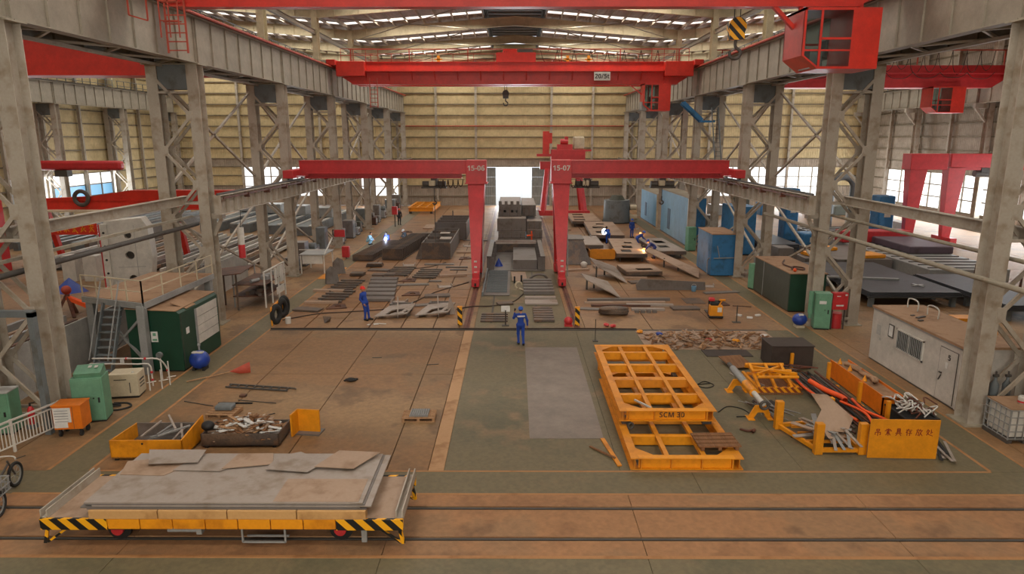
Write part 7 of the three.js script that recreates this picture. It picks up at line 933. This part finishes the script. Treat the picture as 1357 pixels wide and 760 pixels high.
// ================================================================ the smoky bay
{
  for (const [x, d, w, L, l] of [[22.2, 41.6, 2.6, 5.0, 'largest black plate pile'], [26.7, 38.0, 1.6, 4.4, 'black plate pile behind the white cabin'], [21.6, 58.6, 1.4, 4.6, 'black plate pile beside the columns']]) { const o = thing('plate_pile', l + ' in the smoky bay', 'plate pile', x, 0, d); for (let k = 0; k < 4; k++) part(o, 'plate', bb(-w + 0.05 * k, w - 0.04 * (k % 2), 0.62 + k * 0.06, 0.67 + k * 0.06, -L + 0.1 * k, L - 0.07 * k), M.blackplate ?? (M.blackplate = mat('blackplate', 0x35363a, 0.55))); for (let k = 0; k < 6; k++) part(o, 'stool', [bb(-w + 0.1, w - 0.1, 0.5, 0.62, -L + 0.4 + k * (2 * L - 0.8) / 5 - 0.08, -L + 0.4 + k * (2 * L - 0.8) / 5 + 0.08), bb(-w + 0.2, -w + 0.45, 0, 0.5, -L + 0.4 + k * (2 * L - 0.8) / 5 - 0.12, -L + 0.4 + k * (2 * L - 0.8) / 5 + 0.12), bb(w - 0.45, w - 0.2, 0, 0.5, -L + 0.4 + k * (2 * L - 0.8) / 5 - 0.12, -L + 0.4 + k * (2 * L - 0.8) / 5 + 0.12)], M.slate); }
  solo('white_spar', put(bb(-2.2, 2.2, 0, 0.1, -0.12, 0.12), 21.0, 0.855, -40.6, -0.2), M.grey, 'pale spar lying on the largest black plate pile', 'spar'); solo('propeller_bracket', [put(bb(-0.4, 0.4, 0, 0.05, -0.08, 0.08), 23.4, 0.855, -38.6, 0.3), put(bb(-0.08, 0.08, 0, 0.05, -0.4, 0.4), 23.4, 0.855, -38.6, 0.3)], M.grey, 'small pale cross bracket on the largest black plate pile', 'bracket');
  for (const [x, d, w, m, l] of [[23.6, 51.5, 0.7, 'yellow', 'flat yellow tray'], [25.4, 48.2, 0.8, 'yellow2', 'bright yellow flat frame'], [21.6, 48.6, 0.5, 'yellow', 'small yellow bundle']]) solo('yellow_tray', put(rb(-w, w, 0, 0.25, -0.8, 0.8, 0.06), x, 0.905, -d, 0.2), M[m], l + ' lying beyond the black plate piles', 'tray'); solo('tray_table', bb(22.6, 26.5, 0.0, 0.9, -53.5, -47.0), M.darkplate, 'low dark table under the yellow trays', 'table'); solo('tray_table', bb(20.6, 22.4, 0.0, 0.9, -49.6, -47.5), M.darkplate, 'small dark table under the yellow bundle', 'table');
  { const o = thing('cutting_table', 'long grey cutting table with red carriage in the smoky bay', 'machine', 29.3, 0, 54); part(o, 'bed', rb(-2.6, 2.6, 0.1, 0.95, -11, 11, 0.05), M.grey); part(o, 'carriage', [rb(-2.8, 2.8, 0.95, 1.9, -2.0, -0.5, 0.1)], M.redlow); part(o, 'carriage_arm', rb(-0.5, 2.7, 0.95, 1.5, -0.5, 5, 0.1), M.violet ?? (M.violet = mat('violet', 0x5a4a55, 0.6))); part(o, 'slats', Array.from({ length: 20 }, (_, i) => bb(-2.4, 2.4, 0.95, 1.0, -10.5 + i * 1.1, -10.4 + i * 1.1)), M.darksteel); part(o, 'base', bb(-2.4, 2.4, 0, 0.1, -10.8, 10.8), M.black); }
  solo('wall_counter', bb(36, 37.1, 0.0, 1.5, -74, -63), M.white, 'long white low counter before the window wall', 'counter'); for (const [x, d, h] of [[28.9, 42.0, 1.5], [29.4, 40.5, 1.7], [28.8, 37.2, 1.8], [29.3, 38.6, 1.5]]) { const o = thing('rusty_stanchion', 'rusty upright stanchion beside the black plate piles', 'post', x, 0, d, 0, 'rusty stanchions in the smoky bay'); part(o, 'post', rod([0, 0, 0], [0.05, h, 0], 0.09, 8, 0.05), M.rustbar); part(o, 'foot', bb(-0.35, 0.35, 0, 0.06, -0.25, 0.25), M.plate); }
  { const o = thing('yellow_trestle', 'small bright yellow trestle behind the white cabin', 'trestle', 21.3, 0, 30.5); for (const x of [-0.8, 0.8]) for (const z of [-0.3, 0.3]) part(o, 'leg', bar([x, 0, z * 1.6], [x, 1.0, z], 0.12), M.yellow2); part(o, 'beam', bb(-1.0, 1.0, 0.98, 1.14, -0.35, 0.35), M.yellow2); }
  for (const [x, d, y, w, l] of [[25.0, 62, 0.1, 0.6, 'tall blue machine behind the columns'], [33.2, 61.5, 0.1, 0.7, 'blue round-shouldered machine beside the arch duct'], [24.4, 56, 0.1, 0.8, 'blue squat machine beyond the black plate piles']]) { const o = thing('blue_machine', l + ' in the smoky bay', 'machine', x, 0, d); const h = w > 0.75 ? 1.6 : w < 0.65 ? 4.8 : 4.2; part(o, 'body', rb(-w, w, 0.1, h, -0.8, 0.8, 0.15, 2), M.blue); part(o, 'window', bb(-w * 0.3, w * 0.5, h * 0.55, h * 0.8, 0.8, 0.82), M.white); part(o, 'base', bb(-w, w, 0, 0.1, -0.8, 0.8), M.black); }
  { const o = thing('arch_duct', 'grey arched extraction duct before the window wall', 'duct', 33.0, 0, 69); part(o, 'duct', [new THREE.TorusGeometry(1.2, 0.42, 10, 20, Math.PI).translate(0, 4.3, 0), rod([-1.2, 0, 0], [-1.2, 4.3, 0], 0.42, 12), rod([1.2, 0, 0], [1.2, 4.3, 0], 0.42, 12)], M.slate); }
  for (let k = 0; k < 7; k++) solo('wall_machine', rb(24 + k * 3, 25.6 + k * 3, 0, rr(0.9, 2.2), -85, -83, 0.08), [M.grey, M.olive, M.blue, M.slate][k % 4], ['grey', 'olive', 'blue', 'slate'][k % 4] + ' machine block before the end windows of the smoky bay', 'machine', 'machines before the end windows');
}

// ================================================================ people
// A body is a field of tapered capsules joined smoothly and meshed as one surface.
function capsule(px, py, pz, c) {
  const [ax, ay, az] = c.a, dx = c.b[0] - ax, dy = c.b[1] - ay, dz = c.b[2] - az; let t = ((px - ax) * dx + (py - ay) * dy + (pz - az) * dz) / (dx * dx + dy * dy + dz * dz + 1e-9); t = t < 0 ? 0 : t > 1 ? 1 : t;
  const qx = px - ax - dx * t, qy = py - ay - dy * t, qz = pz - az - dz * t; return Math.sqrt(qx * qx + qy * qy + qz * qz) - (c.r + ((c.s ?? c.r) - c.r) * t);
}
function fleshed(caps, n, k, tint) {
  const lo = [1e9, 1e9, 1e9], hi = [-1e9, -1e9, -1e9]; for (const c of caps) for (const p of [c.a, c.b]) for (let i = 0; i < 3; i++) { lo[i] = Math.min(lo[i], p[i] - Math.max(c.r, c.s ?? 0) - 0.03); hi[i] = Math.max(hi[i], p[i] + Math.max(c.r, c.s ?? 0) + 0.03); }
  const ctr = lo.map((v, i) => (v + hi[i]) / 2), half = Math.max(...hi.map((v, i) => v - lo[i])) / 2 * 1.06;
  const mc = new MarchingCubes(n, M.skin, false, false, 60000); mc.isolation = 0; const f = mc.field, hs = n / 2;
  for (let z = 0; z < n; z++) for (let y = 0; y < n; y++) for (let x = 0; x < n; x++) {
    const px = ctr[0] + (x - hs) / hs * half, py = ctr[1] + (y - hs) / hs * half, pz = ctr[2] + (z - hs) / hs * half; let d = 1;
    for (const c of caps) { const e = capsule(px, py, pz, c), kk = c.k ?? k; if (e > d + kk) continue; const h = Math.max(kk - Math.abs(d - e), 0) / kk; d = Math.min(d, e) - h * h * kk * 0.25; }
    f[x + y * n + z * n * n] = -d;
  }
  mc.update(); const cnt = mc.count, P = new Float32Array(cnt * 3), Nn = new Float32Array(cnt * 3), C = new Float32Array(cnt * 3);
  for (let i = 0; i < cnt; i++) { for (let q = 0; q < 3; q++) { P[i * 3 + q] = mc.positionArray[i * 3 + q] * half + ctr[q]; } }
  for (let i = 0; i < cnt; i++) {                                  // normals from the field itself
    const p = [P[i * 3], P[i * 3 + 1], P[i * 3 + 2]], F = (x, y, z) => { let d = 1; for (const c of caps) { const e = capsule(x, y, z, c), kk = c.k ?? k; if (e > d + kk) continue; const h = Math.max(kk - Math.abs(d - e), 0) / kk; d = Math.min(d, e) - h * h * kk * 0.25; } return d; }, e = 0.004, v = new THREE.Vector3(F(p[0] + e, p[1], p[2]) - F(p[0] - e, p[1], p[2]), F(p[0], p[1] + e, p[2]) - F(p[0], p[1] - e, p[2]), F(p[0], p[1], p[2] + e) - F(p[0], p[1], p[2] - e)).normalize();
    Nn.set([v.x, v.y, v.z], i * 3); let best = 1e9, col = null; for (const c of caps) { const e = capsule(...p, c); if (e < best) { best = e; col = c.c; } } const q = tint(col, p); C.set(q, i * 3);
  }
  const g = new THREE.BufferGeometry(); g.setAttribute('position', new THREE.BufferAttribute(P, 3)); g.setAttribute('normal', new THREE.BufferAttribute(Nn, 3)); g.setAttribute('color', new THREE.BufferAttribute(C, 3)); return g;
}
const lin = h => { const c = new THREE.Color(h); return [c.r, c.g, c.b]; };
const SKINC = lin(0xb5805f);
// one head and one hand, shaped once and placed on every figure
const headGeo = (() => { const caps = [{ a: [0, 0.10, -0.012], b: [0, 0.145, -0.02], r: 0.088, s: 0.092 }, { a: [0, 0.04, 0.03], b: [0, 0.09, 0.02], r: 0.058, s: 0.07 }, { a: [0, 0.095, 0.085], b: [0, 0.07, 0.102], r: 0.012, s: 0.018, k: 0.015 }, { a: [0.085, 0.1, -0.01], b: [0.09, 0.075, -0.01], r: 0.02, s: 0.014, k: 0.01 }, { a: [-0.085, 0.1, -0.01], b: [-0.09, 0.075, -0.01], r: 0.02, s: 0.014, k: 0.01 }, { a: [0, -0.08, -0.02], b: [0, 0.04, -0.01], r: 0.058, s: 0.056 }, { a: [-0.02, 0.035, 0.078], b: [0.02, 0.035, 0.078], r: 0.012, k: 0.012 }, { a: [-0.05, 0.122, 0.068], b: [0.05, 0.122, 0.068], r: 0.014, k: 0.02 }];
  return fleshed(caps, 56, 0.035, (c, p) => p[2] > 0.062 && Math.abs(p[1] - 0.108) < 0.009 && Math.abs(Math.abs(p[0]) - 0.034) < 0.014 ? [0.03, 0.02, 0.02] : p[2] > 0.07 && Math.abs(p[1] - 0.035) < 0.006 && Math.abs(p[0]) < 0.024 ? lin(0x7a4038) : (p[1] > 0.14 && p[2] < 0.05) || (p[2] < -0.03 && p[1] > 0.05) ? lin(0x1c1613) : SKINC); })();
const handGeo = (() => { const caps = [{ a: [0, 0.02, 0], b: [0.0, -0.05, 0], r: 0.026, s: 0.03 }, { a: [0.02, -0.02, 0], b: [0.026, -0.075, 0.003], r: 0.02, s: 0.016 }, { a: [-0.02, -0.02, 0], b: [-0.026, -0.07, 0.003], r: 0.02, s: 0.015 }]; [[0.03, 0.036, 0.03, 0.02], [0.01, 0.04, 0.034, 0.023], [-0.011, 0.037, 0.031, 0.021], [-0.03, 0.03, 0.024, 0.017]].forEach(([x, l1, l2, l3]) => { const a = [x, -0.075, 0.002], b = [x * 1.1, -0.075 - l1, 0.012], c = [x * 1.12, -0.075 - l1 - l2 * 0.85, 0.026], d = [x * 1.1, -0.075 - l1 - l2 * 0.85 - l3 * 0.6, 0.042]; caps.push({ a, b, r: 0.0105, s: 0.0095, k: 0.006 }, { a: b, b: c, r: 0.0095, s: 0.0088, k: 0.006 }, { a: c, b: d, r: 0.0088, s: 0.0078, k: 0.006 }); }); caps.push({ a: [0.028, -0.01, 0.006], b: [0.052, -0.045, 0.022], r: 0.015, s: 0.0125, k: 0.012 }, { a: [0.052, -0.045, 0.022], b: [0.056, -0.078, 0.032], r: 0.012, s: 0.009, k: 0.006 }); return fleshed(caps, 64, 0.014, () => SKINC); })();
M.body = new THREE.MeshStandardMaterial({ color: 0xffffff, roughness: 0.8, vertexColors: true }); M.body.name = 'figure';
function lay(g, at, down, front = [0, 0, 1], mirror = false) {      // a hand or head: -y to `down` for a hand, placed at a joint
  const y = P3(down).normalize().negate(), z0 = P3(front); let x = y.clone().cross(z0).normalize(); const z = x.clone().cross(y); const c = g.clone(); if (mirror) { c.scale(-1, 1, 1); const idx = c.attributes.position; for (const k of Object.keys(c.attributes)) { const a = c.attributes[k]; for (let i = 0; i + 2 < a.count; i += 3) for (let q = 0; q < 3; q++) { const t = a.array[(i + 1) * 3 + q]; a.array[(i + 1) * 3 + q] = a.array[(i + 2) * 3 + q]; a.array[(i + 2) * 3 + q] = t; } } } return c.applyMatrix4(new THREE.Matrix4().makeBasis(x, y, z).setPosition(P3(at)));
}
function person(label, x, y, d, turn, J, o = {}) {
  const cloth = lin(o.cloth ?? 0x1d3f93), boot = lin(o.boot ?? 0x1f1c1a), n = o.detail ?? 72, E = { ...STAND, ...J }, caps = [], cap = (a, b, r, s, c = cloth, k) => caps.push({ a: E[a] ?? a, b: E[b] ?? b, r, s, c, k });
  const mid = (a, b, t) => E[a].map((v, i) => v + (E[b][i] - v) * t), chestL = E.lsh.map((v, i) => v * 0.55 + E.chest[i] * 0.45), chestR = E.rsh.map((v, i) => v * 0.55 + E.chest[i] * 0.45);
  cap('pelvis', 'waist', 0.135, 0.125); cap('waist', 'chest', 0.125, 0.145); cap(chestL, chestR, 0.115, 0.115); cap('chest', 'neck', 0.11, 0.066); cap(E.lhip.map((v, i) => v * 0.7 + E.pelvis[i] * 0.3), E.rhip.map((v, i) => v * 0.7 + E.pelvis[i] * 0.3), 0.12, 0.12);
  for (const s of ['l', 'r']) { cap(s + 'sh', s + 'el', 0.068, 0.052); cap(s + 'el', s + 'wr', 0.052, 0.038); cap(s + 'hip', s + 'kn', 0.1, 0.068); cap(s + 'kn', s + 'an', 0.066, 0.05); const t = E[s + 'to'], a = E[s + 'an']; cap(a, t, 0.05, 0.04, boot); cap([a[0] - (t[0] - a[0]) * 0.25, Math.max(0.04, a[1] - 0.05), a[2] - (t[2] - a[2]) * 0.25], t, 0.04, 0.038, boot); }
  const body = fleshed(caps, n, 0.05, c => c); const parts = [body];
  const hf = E.face ?? [0, 0, 1], hu = E.headUp ?? [0, 1, 0]; const nk = E.neck; const zz = P3(hf).normalize(), yy = P3(hu).normalize(), xx = yy.clone().cross(zz).normalize(); const hm = new THREE.Matrix4().makeBasis(xx, yy, xx.clone().cross(yy).normalize()).setPosition(nk[0] + yy.x * 0.075, nk[1] + yy.y * 0.075, nk[2] + yy.z * 0.075);
  parts.push(headGeo.clone().applyMatrix4(hm)); for (const s of ['l', 'r']) { const w = P3(E[s + 'wr']), e = P3(E[s + 'el']), dir = w.clone().sub(e); parts.push(lay(handGeo, w.clone().add(dir.clone().normalize().multiplyScalar(0.03)), dir, E[s + 'palm'] ?? [s === 'l' ? -1 : 1, 0, 0.4], s === 'r')); }
  const g = thing('person', label, 'person', x, y, d, turn); if (o.scale) g.scale.setScalar(o.scale);
  const b = new THREE.Mesh(mergeGeometries(parts.map(p => p.index ? p.toNonIndexed() : p)), M.body); b.name = 'body'; g.add(b);
  if (o.helmet !== undefined) { const h = lathe([[0.128, 0.118], [0.121, 0.122], [0.118, 0.15], [0.108, 0.195], [0.08, 0.232], [0.04, 0.248], [0, 0.252]], 20).scale(0.98, 1, 1.1); const br = new THREE.CylinderGeometry(0.13, 0.13, 0.012, 20).scale(0.98, 1, 1.22).translate(0, 0.122, 0.018); const mt = new THREE.MeshStandardMaterial({ color: o.helmet, roughness: 0.35, side: THREE.DoubleSide }); mt.name = 'helmet'; part(g, 'helmet', [h.toNonIndexed(), br.toNonIndexed(), bb(-0.012, 0.012, 0.235, 0.26, -0.09, 0.09)].map(q => q.applyMatrix4(hm)), mt); }
  if (o.mask) part(g, 'welding_mask', put(new THREE.CylinderGeometry(0.135, 0.12, 0.28, 14, 1, true, -1.2, 2.4), 0, 0.07, 0.02).applyMatrix4(hm), M.black);
  if (o.back) part(g, 'back_print', put(bb(-0.17, 0.17, -0.035, 0.035, -0.004, 0.004), E.chest[0], E.chest[1] + 0.07, E.chest[2] - 0.155, 0, 0.12), M.whitehose, 'white reflective back print'); if (o.held) o.held(g, E);
  return g;
}
const STAND = { pelvis: [0, 0.96, 0], waist: [0, 1.08, 0], chest: [0, 1.3, 0], neck: [0, 1.47, 0.01], lsh: [0.19, 1.41, 0], rsh: [-0.19, 1.41, 0], lel: [0.25, 1.13, -0.02], rel: [-0.25, 1.13, -0.02], lwr: [0.27, 0.9, 0.08], rwr: [-0.27, 0.9, 0.08], lhip: [0.1, 0.93, 0], rhip: [-0.1, 0.93, 0], lkn: [0.11, 0.5, 0.02], rkn: [-0.11, 0.5, 0.02], lan: [0.11, 0.09, -0.02], ran: [-0.11, 0.09, -0.02], lto: [0.13, 0.045, 0.15], rto: [-0.13, 0.045, 0.15] };
const CROUCH = { pelvis: [0, 0.36, -0.1], waist: [0, 0.48, -0.06], chest: [0, 0.68, 0.06], neck: [0, 0.83, 0.15], lsh: [0.18, 0.78, 0.1], rsh: [-0.18, 0.78, 0.1], lel: [0.22, 0.52, 0.24], rel: [-0.22, 0.52, 0.24], lwr: [0.12, 0.42, 0.45], rwr: [-0.12, 0.44, 0.46], lhip: [0.11, 0.34, -0.08], rhip: [-0.11, 0.34, -0.08], lkn: [0.17, 0.48, 0.3], rkn: [-0.17, 0.48, 0.3], lan: [0.14, 0.09, 0.08], ran: [-0.14, 0.09, 0.08], lto: [0.16, 0.045, 0.25], rto: [-0.16, 0.045, 0.25], face: [0, -0.45, 1], headUp: [0, 1, 0.45] };
const BEND = { pelvis: [0, 0.88, -0.12], waist: [0, 0.98, -0.04], chest: [0, 1.1, 0.18], neck: [0, 1.2, 0.34], lsh: [0.18, 1.17, 0.27], rsh: [-0.18, 1.17, 0.27], lel: [0.2, 0.9, 0.38], rel: [-0.2, 0.9, 0.38], lwr: [0.1, 0.78, 0.58], rwr: [-0.1, 0.78, 0.58], lhip: [0.1, 0.86, -0.1], rhip: [-0.1, 0.86, -0.1], lkn: [0.12, 0.47, 0.02], rkn: [-0.12, 0.47, -0.02], lan: [0.13, 0.09, -0.08], ran: [-0.13, 0.09, -0.12], lto: [0.15, 0.045, 0.09], rto: [-0.15, 0.045, 0.05], face: [0, -0.6, 1], headUp: [0, 1, 0.6] };
// the worker in front of the middle track, seen from behind, raising the remote in one hand
person('worker in blue overalls and blue helmet walking away beside the sign stand', 0.28, 0, 29.75, Math.PI + 0.12, { lel: [0.3, 1.24, 0.12], lwr: [0.24, 1.42, 0.28], rel: [-0.29, 1.15, -0.06], rwr: [-0.31, 0.9, 0.02], lkn: [0.1, 0.5, 0.1], lan: [0.09, 0.1, 0.02], lto: [0.1, 0.05, 0.19], rkn: [-0.1, 0.5, -0.04], ran: [-0.1, 0.12, -0.24], rto: [-0.1, 0.045, -0.07], lpalm: [-1, 0, 0] }, { detail: 96, helmet: 0x2a5bb8, back: true, held: (g, E) => part(g, 'remote_control', put(rb(-0.035, 0.035, 0, 0.2, -0.02, 0.02, 0.01), 0.22, 1.44, 0.36, 0, -0.3), M.black) });
person('worker in blue overalls and red helmet leaning back on the brown floor', -7.7, 0, 34.0, 1.2, { chest: [0, 1.3, -0.09], waist: [0, 1.09, -0.03], neck: [0, 1.46, -0.12], lsh: [0.19, 1.4, -0.11], rsh: [-0.19, 1.4, -0.11], lel: [0.22, 1.14, -0.16], rel: [-0.22, 1.13, -0.14], lwr: [0.2, 0.92, 0.0], rwr: [-0.2, 0.92, 0.02], lkn: [0.1, 0.5, 0.09], rkn: [-0.1, 0.5, 0.05], lan: [0.1, 0.09, 0.14], ran: [-0.1, 0.09, 0.02], lto: [0.12, 0.045, 0.31], rto: [-0.12, 0.045, 0.18] }, { detail: 96, helmet: 0xe0281e });
person('crouching worker in pale shirt on the walkway beside the column', -12.9, 0, 59.5, 1.3, CROUCH, { detail: 56, cloth: 0x8fb7c9 });
person('welder in dark blue crouching at the ribbed panel with a bright arc', -11.3, 0, 59.9, -0.3, CROUCH, { detail: 56, cloth: 0x1c2f86, mask: true });
person('kneeling worker in white cap beside the ribbed panels', -9.95, 0, 61.5, -0.8, CROUCH, { detail: 56, cloth: 0x5c6b78, helmet: 0xe8e8e4 });
person('welder in blue bending over the long brown plate at the bright arc', 8.35, 0, 60.3, Math.PI + 0.2, { ...BEND }, { detail: 56, cloth: 0x1c4fb0, mask: true });
person('worker in blue standing between the plates near the green blower', 11.1, 0, 64.0, 0.4, {}, { detail: 56, cloth: 0x274a9a, helmet: 0x2a5bb8 });
person('worker in blue bending over the grey plate beside the blue booth', 10.58, 0, 57.6, 1.5, { ...BEND }, { detail: 56, cloth: 0x24418f, helmet: 0x2a5bb8 });
person('worker in dark blue cutting at the corner of the rusty brown plate', 10.85, 0, 52.6, -1.45, { ...BEND }, { detail: 64, cloth: 0x1a2c70, helmet: 0x20409a });
person('worker in dark clothes standing beside the fire box near the gate', -12.5, 0, 73.5, 0.4, {}, { detail: 48, cloth: 0x2c2f36, helmet: 0xe0281e });
person('worker in grey standing by the gate side of the tall stack', -4.6, 0, 83, 0.5, {}, { detail: 48, cloth: 0x4a4548, helmet: 0xd8d8d0 });
// welding arcs and sparks
function arc(label, x, y, d, power, m, color, r) { const o = thing('welding_flame', label, 'flame', x, y, d); part(o, 'flame', new THREE.IcosahedronGeometry(r, 1), m); const l = new THREE.PointLight(color, power, 0, 2); l.position.set(x, y, -d); l.shadow.radius = 1; scene.add(l); }
arc('dazzling blue-white welding arc on the long brown plate', 8.2, 0.92, 61.35, 80, M.arc, new THREE.Color().setRGB(0.45, 0.72, 1), 0.3);
arc('white welding arc at the ribbed panel', -11.35, 0.6, 59.25, 12, M.arc, new THREE.Color().setRGB(0.6, 0.72, 1), 0.12);
arc('orange cutting sparks at the corner of the rusty brown plate', 10.1, 0.74, 52.5, 10, M.spark, new THREE.Color().setRGB(1, 0.5, 0.18), 0.1);
arc('orange glow of a torch beside the green blower', 12.3, 0.12, 66, 5, M.spark, new THREE.Color().setRGB(1, 0.5, 0.18), 0.12);

// look-alikes that stand in a row down the hall are told apart by counting from the end wall
{
  const nth = ['first', 'second', 'third', 'fourth', 'fifth', 'sixth', 'seventh', 'eighth', 'ninth', 'tenth', 'eleventh', 'twelfth'], sets = {}, box = new THREE.Box3();
  scene.updateMatrixWorld(true);
  for (const o of scene.children) if (o.userData.label) (sets[o.userData.label] ??= []).push([o, box.setFromObject(o).getCenter(new THREE.Vector3())]);
  for (const [label, all] of Object.entries(sets)) {
    if (all.length < 2 || all.length > 12 || label.split(/[\s-]+/).length > 11 || !/column|girder|rafter|railing|truss|runway|beam|window|brace|tie|machine unit|machine bed|plate in the striped|channel bar|flat bar|roller bed/.test(label)) continue;
    all.sort((a, b) => a[1].z - b[1].z);
    if (all.some((q, i) => i && q[1].z - all[i - 1][1].z < 0.25)) continue;
    all.forEach(([o], i) => { o.userData.label = label + ', ' + nth[i] + ' from the gate end'; });
  }
}
scene.traverse(o => { if (o.isMesh) { o.castShadow = true; o.receiveShadow = true; } });
renderer.render(scene, camera);
